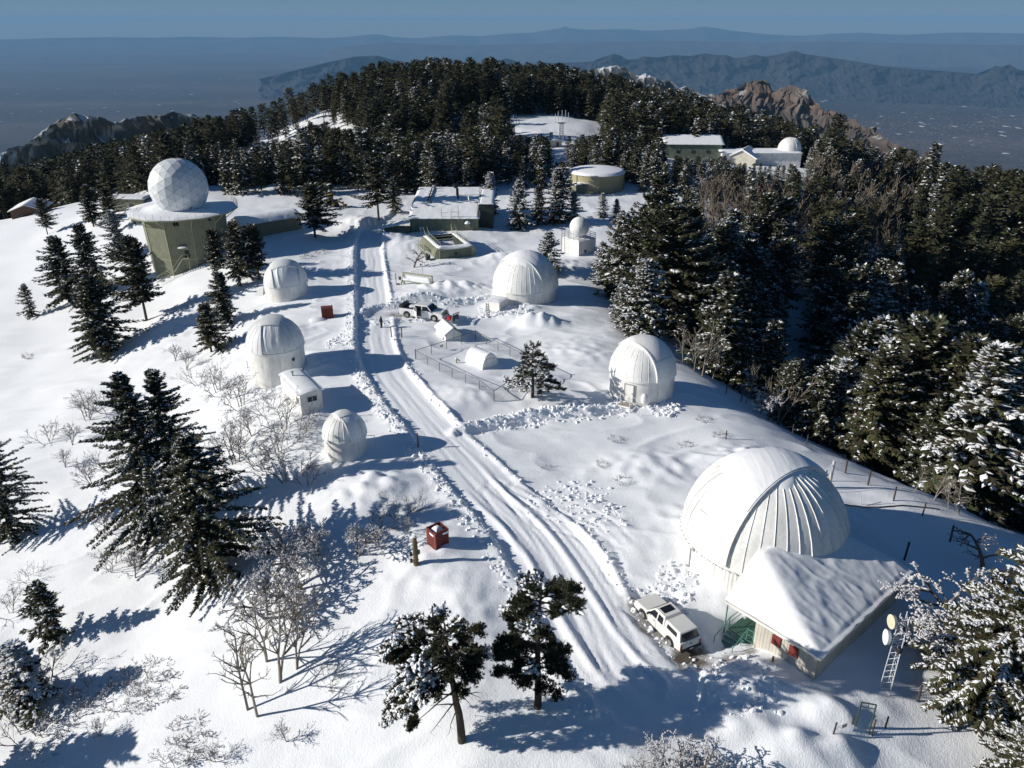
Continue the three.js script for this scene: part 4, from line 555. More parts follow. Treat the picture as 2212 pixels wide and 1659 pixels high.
{ const p = at(1262, 419), t = thing('tank_shed', 'small grey shed with a rounded snow cap in front of the water tank', 'shed', [p.x, p.y - .3, p.z], .2); part(t, 'wall', [box(4.4, 2.6, 3, 0, 1.2, -1.5)], M.green); const g = snowSlab(4.6, 3.2, (x, z) => 2.5 + .3 * Math.sin(clamp(x / 4.6) * Math.PI), .3, { nx: 16, nz: 10, seed: 3 }); g.translate(-2.3, 0, -3.1); part(t, 'snow', [g], M.snow); }
{ // little gabled hut by the fence
  const p = at(963, 738), q = at(993.5, 737), W = Math.max(2.3, Math.hypot(q.x - p.x, q.z - p.z)), turn = -Math.atan2(q.z - p.z, q.x - p.x) + .06, D = 3.6, h = 1.35, t = thing('gabled_hut', 'little white gabled hut between the plough truck and the wire fence', 'hut', [p.x, Math.min(p.y, q.y) - .35, p.z], turn + 0.18);
  part(t, 'wall', [extr([[0, -.8], [W, -.8], [W, h], [W / 2, h + .75], [0, h]], D).translate(0, 0, -D)], M.wallPaint);
  part(t, 'roof', [extr([[-.15, h - .1], [W / 2, h + .78], [W + .15, h - .1], [W + .15, h], [W / 2, h + .9], [-.15, h]], D + .3).translate(0, 0, -D - .15)], std([.42, .42, .41], { map: rep(grime, 1) }));
  part(t, 'snow', [extr([[-.2, h - .02], [W / 2, h + .92], [W / 2 + .1, h + 1.0], [W / 2 - .1, h + 1.03], [-.22, h + .16]], D + .34).translate(0, 0, -D - .17)], M.snow);
  part(t, 'door_seam', [box(.04, h + .5, .03, W / 2, h / 2, .012)], M.steel); part(t, 'window', [box(.03, .45, .4, -.012, .55, -.9)], M.glass);
}
{ // fenced yard with an arched hut
  const c = [at(898, 776), at(1027, 733), at(1186, 812), at(1067, 866)], hgt = 1.25, t = thing('wire_fence', 'grey wire mesh fence round the yard with the arched hut', 'fence', [c[0].x, 0, c[0].z]);
  const meshMat = std([.36, .37, .38], { roughness: .6 }), postMat = std([.13, .135, .14], { roughness: .6 });
  for (let i = 0; i < 4; i++) { const a = c[i], b = c[(i + 1) % 4], L = Math.hypot(b.x - a.x, b.z - a.z), n = Math.max(2, Math.round(L / 3)); const P = k => { const x = lerp(a.x, b.x, k), z = lerp(a.z, b.z, k); return [x - c[0].x, ground(x, z), z - c[0].z]; };
    for (let k = 0; k < n; k++) { const p = P(k / n); const po = part(t, 'post', [rod([p[0], p[1] - .5, p[2]], [p[0], p[1] + hgt + (k ? 0 : .15), p[2]], k ? .045 : .065, 6)], postMat); const q = P((k + 1) / n); part(t, 'rail', [rod([p[0], p[1] + hgt - .02, p[2]], [q[0], q[1] + hgt - .02, q[2]], .04, 5)], postMat);
      const w = []; const nw = 11; for (let s = 0; s < nw; s++) { const u = s / nw, e = (s + 1.2) / nw, x0 = lerp(p[0], q[0], u), z0 = lerp(p[2], q[2], u), y0 = lerp(p[1], q[1], u), x1 = lerp(p[0], q[0], clamp(e)), z1 = lerp(p[2], q[2], clamp(e)), y1 = lerp(p[1], q[1], clamp(e)); w.push(rod([x0, y0 - .1, z0], [x1, y1 + hgt, z1], .008, 3), rod([x0, y0 + hgt, z0], [x1, y1 - .1, z1], .008, 3)); } part(t, 'mesh_panel', w, meshMat); } }
  { const q = c[0].clone().lerp(c[1], .42); part(t, 'sign', [box(.5, .32, .03, q.x - c[0].x, q.y + .7, q.z - c[0].z + .05, .6)], std([.45, .44, .4])); }
  const a = at(1042, 799), b = at(1079, 795), W = 2.6, turn = 43 * RAD, D = 3.4;
  const s = thing('arched_hut', 'white half barrel hut standing in the fenced yard', 'hut', [a.x, Math.min(a.y, b.y) - .45, a.z], turn);
  const arc = Array.from({ length: 15 }, (_, i) => { const q = Math.PI * i / 14; return [W / 2 - W / 2 * Math.cos(q), .5 + 1.75 * Math.sin(q)]; });
  part(s, 'shell', [creased(extr([[0, -.5], ...arc, [W, -.5]], D).translate(0, 0, -D).toNonIndexed())], M.domePaint);
  part(s, 'front_rim', [...arc.slice(1).map((q, i) => rod([...arc[i], .03], [...q, .03], .06, 6))], M.domeOld);
  part(s, 'door', [box(1.0, 1.4, .05, W * .42, 1.0, .03)], M.wallPaint); part(s, 'window', [box(.5, .4, .04, W * .72, 1.3, .03)], M.domeOld);
  part(s, 'snow', [creased(extr([...arc.slice(4, 11), ...arc.slice(4, 11).reverse().map(p => [(p[0] - W / 2) * 1.03 + W / 2, p[1] + .13])], D - .1).translate(0, 0, -D + .05).toNonIndexed())], M.snow);
  part(s, 'hitch', [rod([W * .3, .1, 0], [W * .5, .05, 2.6], .05), rod([W * .75, .1, 0], [W * .5, .05, 2.6], .05), rod([W * .5, .05, 2.6], [W * .5, .4, 3.2], .05)], M.steel);
  const hy = at(986, 784), hyd = thing('tank_valve', 'small snowy valve pipe standing left of the arched hut', 'pipe', [hy.x, hy.y - .2, hy.z]); part(hyd, 'pipe', [cyl(.12, .1, .8, 0, 0, 0, 8), rod([-.05, .75, 0], [.5, .55, .1], .09)], M.trim); part(hyd, 'snow', [new THREE.SphereGeometry(.2, 8, 6).scale(1, .7, 1).translate(0, .85, 0)], M.snow);
}
{ // buried white box by the upper dome, with its stepladder
  const p = at(1068, 668), t = thing('entry_box', 'white entrance box half dug out of the snow below the upper middle dome', 'shed', [p.x, p.y - .3, p.z], -.5); part(t, 'wall', [box(2.3, 2.0, 2.6, 0, .6, -.8)], M.wallPaint); part(t, 'lid', [box(2.4, .08, 2.7, 0, 1.64, -.8)], M.domeOld); const g = snowSlab(2.3, 2.6, () => 1.68, .14, { nx: 12, nz: 12, seed: 2 }); g.translate(-1.15, 0, -2.1); part(t, 'snow', [g], M.snow);
  const q = at(1053, 683), l = thing('stepladder', 'dark stepladder standing in the snow by the white entrance box', 'ladder', [q.x, q.y - .2, q.z], .35);
  part(l, 'front_rails', [rod([-.28, 0, .5], [-.16, 2.3, 0], .035), rod([.28, 0, .5], [.16, 2.3, 0], .035)], M.dark); part(l, 'back_rails', [rod([-.26, 0, -.7], [-.16, 2.3, -.05], .025), rod([.26, 0, -.7], [.16, 2.3, -.05], .025), rod([-.22, .8, -.45], [.22, .8, -.45], .02), rod([-.2, 1.5, -.25], [.2, 1.5, -.25], .02)], M.frost); for (let i = 0; i < 7; i++) part(l, 'rung', [box(.52 - i * .035, .05, .09, 0, .28 + i * .3, .44 - i * .065)], M.dark);
}
{ // far dome hall
  const p = at(1640, 352), t = thing('dome_hall', 'far white roofed hall with a small white dome at its right end', 'building', [0, 0, 0]);
  const c = V(ray(1704, 330).x * 262, 0, ray(1704, 330).z * 262), gy = -4.2; t.position.set(c.x, gy, c.z);
  const w = part(t, 'wall', [uvBox(box(26, 5, 8, -10, 2, 0))], M.wallPaint); const g = snowSlab(27, 9, (x, z) => 4.5 + .4 * Math.sin(clamp(z / 9) * Math.PI), .4, { nx: 40, nz: 14, seed: 6 }); g.translate(-24, 0, -4.5); part(t, 'snow', [g], M.snow);
  part(t, 'gable_wing', [extr([[-4.5, -3], [4.5, -3], [4.5, 3.2], [0, 5.6], [-4.5, 3.2]], 9).rotateY(-.5).translate(-13, 0, -2)], M.tan);
  part(t, 'snow', [extr([[-5, 3.1], [0, 5.7], [5, 3.1], [5, 3.5], [0, 6.2], [-5, 3.5]], 9.6).rotateY(-.5).translate(-13, 0, -2)], M.snow);
  const d = part(t, 'dome', [new THREE.SphereGeometry(3.75, 32, 16, 0, 6.3, 0, Math.PI / 2).translate(0, 5.3, 0)], M.domePaint); for (let i = 0; i < 20; i++) { const gg = gore(3.78, i / 20 * 6.2832, (i + 1) / 20 * 6.2832, 0, 1.3, 6, 2, .05); gg.translate(0, 5.3, 0); part(d, 'panel', [gg], M.domePaint); }
  part(t, 'drum', [cyl(3.8, 3.8, 1, 0, 4.4, 0, 32)], M.domePaint);
}
{ const d = ray(1497, 333), z = 262, t = thing('far_hall', 'far long hall with a snow roof, left of the small far dome', 'building', [d.x * z, CAM.y + d.y * z - 1.2, d.z * z], -.05); part(t, 'wall', [uvBox(box(19, 5.5, 8, 0, 1.6, -4))], M.green); const g = snowSlab(20, 9, (x, zz) => 4.3 + 2.0 * clamp((9 - zz) / 6), .4, { nx: 40, nz: 14, seed: 6 }); g.translate(-10, 0, -8.6); part(t, 'snow', [g], M.snow); for (let i = 0; i < 3; i++) part(t, 'window', [box(1.2, 1, .06, -5 + i * 5, 2, .04)], M.glass); }
{ // houses at the left edge
  const house = (px, py, L, W, turn, label, wallM, extra) => { const p = at(px, py, 150), t = thing('snowy_house', label, 'house', [p.x, p.y - .6, p.z], turn); const h = 2.6; part(t, 'wall', [extr([[-W / 2, -2], [W / 2, -2], [W / 2, h], [0, h + 1.6], [-W / 2, h]], L).translate(0, 0, -L / 2).rotateY(Math.PI / 2 * 0)], wallM); const g = snowSlab(W + 1, L + 1, (x) => h + 1.75 - Math.abs(x - W / 2 - .5) * 1.6 / (W / 2), .4, { nx: 20, nz: 30, amp: .12, seed: px }); g.translate(-W / 2 - .5, 0, -L / 2 - .5); part(t, 'snow', [g], M.snow); part(t, 'window', [box(1.1, .9, .06, -W / 5, 1.2, L / 2 + .02)], M.glass); part(t, 'door', [box(1, 2, .06, W / 4, .6, L / 2 + .02)], M.wallPaint); part(t, 'gable_trim', [rod([-W / 2 - .4, h, L / 2 + .4], [0, h + 1.9, L / 2 + .4], .12), rod([W / 2 + .4, h, L / 2 + .4], [0, h + 1.9, L / 2 + .4], .12)], M.brown); return t; };
  house(70, 462, 10, 8.5, .25, 'dark brown house with its snowy gable facing the open snow at the left edge', M.brown);
  house(5, 455, 16, 7.5, Math.PI / 2 + .1, 'brown house with a long snow roof, cut off by the left edge', M.brown);
  house(118, 430, 12, 8, Math.PI / 2 - .3, 'low house with a shaded snow roof behind the brown gabled house', M.brown);
  const p = at(268, 452, 150), t = thing('low_shed', 'low pale green shed with a flat snow roof, left of the radar tower', 'shed', [p.x, p.y - .4, p.z], -.08); part(t, 'wall', [uvBox(box(11, 4, 4, 0, 1, -2))], M.olive); const g = snowSlab(11.6, 4.6, () => 2.9, .45, { nx: 30, nz: 10, seed: 1 }); g.translate(-5.8, .1, -4.3); part(t, 'snow', [g], M.snow); part(t, 'door', [box(1.1, 1.9, .06, 2, .9, .03)], M.darkgreen);
}
// ---------- trees ----------
M.bark = std([.060, .046, .036], { roughness: 1 });
M.barkPale = std([.26, .235, .20], { roughness: 1 });
M.needles = new THREE.MeshStandardMaterial({ vertexColors: true, roughness: .9 });
M.twigs = std([.14, .118, .10], { roughness: 1 });
M.twigsBrown = std([.18, .148, .112], { roughness: 1 });
M.rime = std([.56, .56, .58], { roughness: .95 });
M.treeSnow = std([.86, .88, .91], { roughness: .9 });
class Tri { // loose triangles
  constructor(col) { this.p = []; this.c = col ? [] : null; }
  tri(a, b, c, col) { this.p.push(a.x, a.y, a.z, b.x, b.y, b.z, c.x, c.y, c.z); if (this.c) for (let i = 0; i < 3; i++) this.c.push(...col); }
  leaf(o, d, side, up, L, W, col) { // a folded leaf-sized spray: two triangles
    const m = o.clone().addScaledVector(d, L * .45), t = o.clone().addScaledVector(d, L); const l = m.clone().addScaledVector(side, W).addScaledVector(up, -W * .35), r = m.clone().addScaledVector(side, -W).addScaledVector(up, -W * .35);
    this.tri(o, l, t, col); this.tri(o, t, r, col);
  }
  cap(o, d, side, up, L, W, H) { // a small pillow of snow: four triangles
    const a = o, t = o.clone().addScaledVector(d, L), m = o.clone().addScaledVector(d, L * .5), l = m.clone().addScaledVector(side, W), r = m.clone().addScaledVector(side, -W), k = m.clone().addScaledVector(up, H);
    this.tri(a, l, k); this.tri(l, t, k); this.tri(t, r, k); this.tri(r, a, k);
  }
  tube(pts, r0, r1, n = 5) {
    let prev = null;
    for (let i = 0; i < pts.length; i++) {
      const d = (i < pts.length - 1 ? pts[i + 1].clone().sub(pts[i]) : pts[i].clone().sub(pts[i - 1])).normalize(), s = Math.abs(d.y) > .9 ? V(1, 0, 0) : V(0, 1, 0), u = s.clone().cross(d).normalize(), w = d.clone().cross(u), r = lerp(r0, r1, i / (pts.length - 1)), ring = [];
      for (let k = 0; k < n; k++) { const a = k / n * 6.28318; ring.push(pts[i].clone().addScaledVector(u, Math.cos(a) * r).addScaledVector(w, Math.sin(a) * r)); }
      if (prev) for (let k = 0; k < n; k++) { const q = (k + 1) % n; this.tri(prev[k], prev[q], ring[q], [.1, .1, .1]); this.tri(prev[k], ring[q], ring[k], [.1, .1, .1]); }
      prev = ring;
    }
  }
  geo() { const g = new THREE.BufferGeometry(); g.setAttribute('position', new THREE.Float32BufferAttribute(this.p, 3)); if (this.c) g.setAttribute('color', new THREE.Float32BufferAttribute(this.c, 3)); g.computeVertexNormals(); return g; }
}
const UP = V(0, 1, 0);
const needleTone = (r, warm) => { const k = .55 + .9 * r; return [(.036 + .030 * warm) * k, (.045 + .016 * warm) * k, (.019 + .005 * warm) * k]; };
function foliage(cr, sn, rnd, o, path, len, tone, q) { // sprays along a limb; q: detail, snow: chance
  const n = path.length - 1;
  for (let i = 1; i <= n; i++) {
    const s = i / n; if (s < (q.from ?? .1)) continue;
    const b = path[i], d = path[i].clone().sub(path[i - 1]).normalize(), side = d.clone().cross(UP).normalize(), up = side.clone().cross(d).normalize();
    for (let k = 0; k < q.per; k++) {
      const sg = k % 2 ? 1 : -1, L = (q.leaf * (1.15 - .55 * s) + .1) * (.6 + .8 * rnd()), dir = d.clone().multiplyScalar(.45 + .7 * rnd()).addScaledVector(side, sg * (.5 + .9 * rnd())).addScaledVector(up, -.75 + 1.0 * rnd()).normalize();
      const o0 = b.clone().addScaledVector(d, (rnd() - .5) * len / n), sd = dir.clone().cross(UP).normalize(), u2 = sd.clone().cross(dir).normalize(), W = L * (q.w ?? .26) * (.7 + .6 * rnd());
      const c = tone.map(v => v * (.75 + .5 * rnd()));
      cr.leaf(o0, dir, sd, u2, L, W, c);
      for (let f = 0; f < (q.fan ?? 0); f++) { const o1 = o0.clone().addScaledVector(dir, L * (.25 + .3 * f)), d2 = dir.clone().addScaledVector(sd, (f % 2 ? 1 : -1) * (.6 + .5 * rnd())).addScaledVector(UP, -.25 * rnd()).normalize(), s2 = d2.clone().cross(UP).normalize(); cr.leaf(o1, d2, s2, s2.clone().cross(d2), L * .6, W * .75, c); }
      if (rnd() < q.snow * (.35 + .9 * s) && up.y > .3) { const h = .03 + .05 * L; sn.cap(o0.clone().addScaledVector(UP, .03 + .02 * rnd()), dir, sd, UP, L * (q.snowL ?? .85), W * (q.snowW ?? .9), h); }
    }
    if (i === n) for (let k = 0; k < 3; k++) { const dir = d.clone().addScaledVector(side, (rnd() - .5) * 1.2).addScaledVector(up, (rnd() - .4) * .6).normalize(), sd = dir.clone().cross(UP).normalize(); cr.leaf(b, dir, sd, sd.clone().cross(dir), q.leaf * .8, q.leaf * .2, tone); if (rnd() < q.snow * 1.3) sn.cap(b.clone().addScaledVector(UP, .03), dir, sd, UP, q.leaf * .7, q.leaf * .2, .06); }
  }
}
function conifer(seed, o) { // o: h, r, base, nb, m, per, leaf, snow, warm, lop, pow
  const rnd = RNG(seed), tr = new Tri(), cr = new Tri(true), sn = new Tri(); const h = o.h, bend = (rnd() - .5) * .03 * h, pts = [];
  for (let i = 0; i <= 6; i++) { const t = i / 6; pts.push(V(bend * Math.sin(t * 2.5) , t * h * .985 - (i ? 0 : 1.2), bend * .6 * Math.sin(t * 4))); }
  tr.tube(pts, .011 * h + .10, .02, o.tn ?? 7);
  const trunkAt = y => { const t = clamp(y / (h * .985)), i = Math.min(5, Math.floor(t * 6)); return pts[i].clone().lerp(pts[i + 1], t * 6 - i).setY(y); };
  const lopA = rnd() * 6.28;
  for (let i = 0; i < o.nb; i++) {
    const u = Math.pow((i + rnd() * .8) / o.nb, .92), y = h * lerp(o.base, .975, u), az = i * 2.39996 + rnd() * .9;
    let L = o.r * (Math.pow(1 - u, o.pow ?? .8) * (1 - .35 * sst(.22, 0, u)) + .05) * (.62 + .55 * rnd()); L *= 1 + (o.lop ?? .2) * Math.cos(az - lopA); if (rnd() < (o.gap ?? .06)) L *= .45;
    const el = lerp(-.18, .55, Math.pow(u, 1.3)) + (rnd() - .5) * .3 + (o.lift ?? 0), droop = (o.droop ?? .35) * (1 - .6 * u), n = Math.max(2, Math.round(o.m * (.35 + .65 * L / o.r))), path = [];
    const b = trunkAt(y); for (let k = 0; k <= n; k++) { const s = k / n; path.push(V(b.x + Math.sin(az) * L * s * Math.cos(el), y + L * (Math.sin(el) * s - droop * s * s + .16 * s * s * s), b.z + Math.cos(az) * L * s * Math.cos(el))); }
    if (o.limbs) tr.tube([path[0], path[Math.ceil(n / 2)], path[n]], .008 * h * (1 - u) + .018, .008, 3);
    foliage(cr, sn, rnd, o, path, L, needleTone(rnd(), o.warm ?? .3), { ...o, snow: o.snow * (.4 + 1.1 * rnd()) * (o.snowTop ? lerp(.25, 1.5, u) : 1) });
  }
  return { trunk: tr.geo(), crown: cr.geo(), snow: sn.p.length ? sn.geo() : null };
}
function pine(seed, o) { // o: trunk [[x,y,z]...], r0, limbs [[height, azimuth, length, elevation, droop, bare fraction]], leaf
  const rnd = RNG(seed), tr = new Tri(), cr = new Tri(true), sn = new Tri(), pts = o.trunk.map(p => V(...p)), c = new THREE.CatmullRomCurve3(pts), tp = c.getPoints(14);
  for (const p of tp) { p.x += .05 * noi(p.y * 1.3, seed); p.z += .05 * noi(p.y * 1.3, seed + 5); }
  tr.tube(tp, o.r0, .05, 9);
  const on = y => { let i = 1; while (i < tp.length - 1 && tp[i].y < y) i++; return tp[i - 1].clone().lerp(tp[i], clamp((y - tp[i - 1].y) / (tp[i].y - tp[i - 1].y + 1e-6))); };
  for (const [y, az, L, el, dr, bare] of o.limbs) {
    const b = on(y), path = [], n = 9, wz = (rnd() - .5) * .5; for (let k = 0; k <= n; k++) { const s = k / n, a = az + wz * s * s; path.push(V(b.x + Math.sin(a) * L * s * Math.cos(el), y + L * (Math.sin(el) * s - dr * s * s) + .05 * L * noi(s * 3, az, y), b.z + Math.cos(a) * L * s * Math.cos(el))); }
    tr.tube([0, 3, 6, 9].map(k => path[k]), .028 * Math.sqrt(L) + .02, .012, 5);
    if (bare >= 1) { for (let k = 3; k <= n; k += 2) { const e = path[k].clone().add(V((rnd() - .5) * .8, -.5 * rnd(), (rnd() - .5) * .8)); tr.tube([path[k], e], .012, .004, 3); } continue; }
    const snowy = rnd() < (o.all ?? (y > tp[14].y * .58 ? .55 : .12)) * (Math.sin(az) < .3 ? 1 : .35), tone = needleTone(rnd(), o.warm ?? .35), ns = Math.round(L * (o.sub ?? 4.2));
    for (let j = 0; j < ns; j++) { // side shoots carrying tufts
      const s = lerp(bare, 1, Math.sqrt((j + rnd()) / ns)), k = Math.min(n - 1, Math.floor(s * n)), p = path[k].clone().lerp(path[k + 1], s * n - k), d = path[k + 1].clone().sub(path[k]).normalize(), side = d.clone().cross(UP).normalize();
      const dir = d.clone().multiplyScalar(.7).addScaledVector(side, (rnd() - .5) * 2.4).addScaledVector(UP, -.15 + .55 * rnd()).normalize(), SL = (o.shoot ?? .75) * (.5 + .8 * rnd()) * (1.15 - .4 * s), sp2 = []; for (let q = 0; q <= 3; q++) sp2.push(p.clone().addScaledVector(dir, SL * q / 3).addScaledVector(UP, .10 * SL * q * q / 9));
      tr.tube([sp2[0], sp2[3]], .014, .005, 3);
      for (let q = 1; q <= 3; q++) { // tuft
        const T = tone.map(v => v * (.7 + .6 * rnd())), nd = o.tuft ?? 9;
        for (let f = 0; f < nd; f++) { const a = rnd() * 6.28, e = rnd() * 1.5 - .35, dd = dir.clone().multiplyScalar(.8).add(V(Math.cos(a) * Math.cos(e), Math.sin(e), Math.sin(a) * Math.cos(e))).normalize(), sd = dd.clone().cross(UP).normalize(); cr.leaf(sp2[q], dd, sd, sd.clone().cross(dd), o.leaf * (.7 + .6 * rnd()), o.leaf * .15, T); }
        if (snowy && rnd() < o.snow) { const sd = dir.clone().cross(UP).normalize(); sn.cap(sp2[q].clone().addScaledVector(UP, o.leaf * .5).addScaledVector(dir, -.1), dir, sd, UP, .34 + .22 * rnd(), .13 + .08 * rnd(), .10); }
      }
    }
  }
  return { trunk: tr.geo(), crown: cr.geo(), snow: sn.p.length ? sn.geo() : null };
}
function bare(seed, o) { // leafless tree or shrub: o.stems, h, spread, depth, r, rime, bow
  const rnd = RNG(seed), tr = new Tri(), sn = new Tri();
  const grow = (p, d, L, r, lev) => {
    const pts = [p]; let q = p.clone(), dd = d.clone(); const n = lev === 0 ? 5 : 3; const start = [];
    for (let i = 0; i < n; i++) { dd.add(V((rnd() - .5) * o.kink, (rnd() - .5) * o.kink - o.bow * (lev > 0 ? 1 : .3) * (i / n), (rnd() - .5) * o.kink)).normalize(); q = q.clone().addScaledVector(dd, L / n); pts.push(q); start.push([q, dd.clone(), (i + 1) / n]); }
    tr.tube(pts, r, Math.max(o.tip, r * .45), lev < 2 ? 5 : 3);
    if (o.rime && (lev >= 2 || rnd() < .3)) for (let i = 1; i < pts.length; i++) if (rnd() < o.rime) { const e = pts[i].clone().sub(pts[i - 1]), l = e.length(); e.normalize(); if (Math.abs(e.y) > .93) continue; const sd = e.clone().cross(UP).normalize(); sn.cap(pts[i - 1].clone().addScaledVector(UP, r * .7), e, sd, UP, l, o.rw ?? .045, o.rw ?? .05); }
    if (lev >= o.depth) return;
    const nb = lev === 0 ? o.b0 : o.b1;
    for (let k = 0; k < nb; k++) { const f = lev === 0 ? lerp(o.from ?? .3, 1, (k + rnd()) / nb) : lerp(.25, 1, (k + rnd()) / nb), [s, sd] = start[Math.min(n - 1, Math.floor(f * n))]; const a = rnd() * 6.28, ax = sd.clone().cross(V(Math.cos(a), .2, Math.sin(a))).normalize(), ang = o.ang * (.6 + .7 * rnd()); grow(s, sd.clone().applyAxisAngle(ax, ang).addScaledVector(UP, o.up).normalize(), L * (o.ratio * (.7 + .5 * rnd())) * (lev === 0 ? 1.15 - .55 * f : 1), Math.max(o.tip, r * .5), lev + 1); }
  };
  for (let s = 0; s < o.stems; s++) { const a = rnd() * 6.28, t = o.spread * (.3 + .8 * rnd()); grow(V(Math.cos(a) * .15 * (o.stems - 1) * .4, -.5, Math.sin(a) * .15 * (o.stems - 1) * .4), V(Math.cos(a) * t, 1, Math.sin(a) * t).normalize(), o.h * (.6 + .3 * rnd()), o.r * (.7 + .5 * rnd()), 0); }
  return { trunk: tr.geo(), snow: sn.p.length ? sn.geo() : null };
}
function plant(name, b, mats, label, cat, p, turn, s, group) { const t = thing(name, label, cat, p, turn, group); part(t, mats[3] ?? 'trunk', [b.trunk], mats[0]); if (b.crown) part(t, 'crown', [b.crown], mats[1]); if (b.snow) part(t, 'snow', [b.snow], mats[2] ?? M.treeSnow).userData.kind = 'stuff'; Array.isArray(s) ? t.scale.set(...s) : t.scale.setScalar(s ?? 1); return t; }
const CM = [M.bark, M.needles, M.treeSnow];
// kinds, unit height about 10 m
const HI = { m: 14, per: 12, leaf: .37, w: .2, fan: 1, limbs: true, tn: 8, snowW: .8 };
const fir = [
  conifer(101, { ...HI, h: 20, r: 6.4, base: .05, nb: 165, pow: .75, snow: .13, warm: .35, droop: .5, lop: .25 }),
  conifer(102, { ...HI, h: 20, r: 5.6, base: .04, nb: 160, pow: .75, snow: .17, warm: .2, droop: .5, lop: .3 }),
];
const MID = { m: 9, per: 7, leaf: .72, w: .25, fan: 0, limbs: true, tn: 6 };
const firMid = [
  conifer(111, { ...MID, h: 14, r: 5.2, base: .08, nb: 130, pow: .75, snow: .11, warm: .25, lop: .35, gap: .12, droop: .45 }),
  conifer(112, { ...MID, h: 14, r: 4.3, base: .10, nb: 125, snow: .15, warm: .4, pow: .65, lop: .3, gap: .12 }),
  conifer(113, { ...MID, h: 14, r: 4.5, base: .17, nb: 118, snow: .08, warm: .65, pow: .7, lop: .4, gap: .15, droop: .3 }),
  conifer(114, { ...MID, h: 14, r: 5.0, base: .26, nb: 118, snow: .10, warm: .45, pow: .5, lop: .45, gap: .15, droop: .2, lift: .1 }),
];
const SNOWY = { ...MID, snow: .50, snowTop: true, snowW: 1.15, snowL: 1.0 };
const firSnow = [
  conifer(121, { ...SNOWY, h: 14, r: 4.9, base: .03, nb: 130, warm: .4, pow: .7 }),
  conifer(122, { ...SNOWY, h: 14, r: 4.3, base: .04, nb: 125, warm: .25, pow: .62, lop: .35, snow: .66 }),
  conifer(123, { ...SNOWY, h: 14, r: 5.3, base: .05, nb: 135, warm: .55, snow: .32, lop: .35, pow: .65 }),
];
const firHeavy = conifer(131, { ...HI, leaf: .46, h: 12, r: 4.8, base: .02, nb: 215, snow: .36, snowW: .95, snowL: .8, warm: .75, pow: .48, lop: .3, droop: .62, gap: .12 });
const firSnowHi = conifer(151, { ...HI, h: 18, r: 5.8, base: .03, nb: 170, snow: .36, snowTop: true, snowW: 1.1, warm: .45, pow: .66, lop: .3, droop: .5 });
const small = conifer(141, { ...MID, leaf: .36, h: 6, r: 2.0, base: .08, nb: 64, m: 6, snow: .14, warm: .4, gap: .2 });
// ---------- the trees of the photograph, one by one ----------
const tallAt = (p, px, py) => { const d = ray(px, py), t = p.z / d.z; return CAM.y + d.y * t - p.y; };
const R7 = RNG(4242), made = new Map();
function stand(kind, h0, bx, by, tx, ty, label, group, wide = 1, name = 'fir_tree', mats = CM) {
  const p = at(bx, by), h = clamp(tallAt(p, tx, ty), 1.5, 21), s = h / h0, turn = R7() * 6.28, sc = [s * wide, s, s * wide];
  p.y -= .15;
  if (!made.has(kind)) { const t = plant(name, kind, mats, label, 'tree', p.toArray(), turn, sc, group); made.set(kind, t); return t; }
  return dup(made.get(kind), label, p.toArray(), turn, sc, group);
}
stand(fir[0], 20, 452, 1248, 424, 930, 'huge dark fir nearest the camera at left, in front of its twin topped neighbour', null, 1.42);
stand(fir[1], 20, 338, 1150, 278, 798, 'tall dark fir with a bent top, just behind the huge fir at left', null, 1.18);
stand(fir[0], 20, 392, 1125, 342, 792, 'slim tall fir peeking out right behind the bent topped fir', null, 1.0);
stand(fir[1], 20, 30, 1165, -6, 880, 'dark fir cut off by the left edge, halfway down the photo');
stand(firMid[0], 14, 228, 768, 183, 592, 'broad dark fir with drooping boughs, front one of the group left of the upper domes', null, 1.25);
stand(firMid[1], 14, 150, 652, 112, 508, 'dark fir at the left end of the group below the radar tower', null, 1.15);
stand(firMid[0], 14, 205, 640, 165, 482, 'frosted fir in the middle of the group below the radar tower', null, 1.0);
stand(firMid[3], 14, 317, 692, 282, 512, 'tall dark fir with a clear trunk, right front of the group below the radar tower', null, 1.05);
stand(firSnow[1], 14, 262, 560, 245, 452, 'lightly frosted fir standing against the left wall of the radar tower');
stand(firMid[3], 14, 103, 506, 96, 430, 'small fir with bare lower trunk in front of the snowy brown house');
stand(firMid[2], 14, 203, 490, 180, 398, 'bushy fir between the brown house and the radar tower', null, 1.2);
stand(firMid[3], 14, 245, 500, 226, 405, 'slanting fir right of the bushy one, left of the radar tower');
stand(small, 6, 70, 684, 44, 612, 'small open fir alone on the snow at far left');
stand(firMid[2], 14, 457, 760, 438, 652, 'yellowish green young fir standing alone left of the cabin dome', null, 1.25);
stand(firMid[1], 14, 490, 698, 474, 586, 'slender fir right behind the yellowish young fir', null, 1.1);
stand(firMid[3], 14, 472, 604, 455, 494, 'fir left of two, at the foot of the radar tower');
stand(firMid[2], 14, 520, 618, 498, 476, 'tallest fir at the right foot of the radar tower', null, .95);
stand(firMid[3], 14, 560, 602, 548, 486, 'fir with a bare trunk in front of the long low building', null, 1.15);
stand(firMid[3], 14, 681, 513, 672, 397, 'round crowned pine standing beside the long low building', null, 1.5);
stand(firMid[3], 14, 818, 472, 812, 328, 'tall dark pine left of the large green building', null, 1.05);
stand(firMid[1], 14, 853, 458, 850, 380, 'dark fir close to the left wall of the large green building');
stand(firSnow[0], 14, 1183, 588, 1168, 498, 'bushy frosted fir just behind the upper middle dome', null, 1.25);
stand(firSnow[1], 14, 1062, 462, 1068, 370, 'frosted fir at the right rear corner of the green building');
stand(firSnow[0], 14, 1120, 494, 1118, 386, 'white frosted fir standing right of the green building');
stand(firMid[1], 14, 1163, 484, 1165, 398, 'dark fir second to the right of the green building');
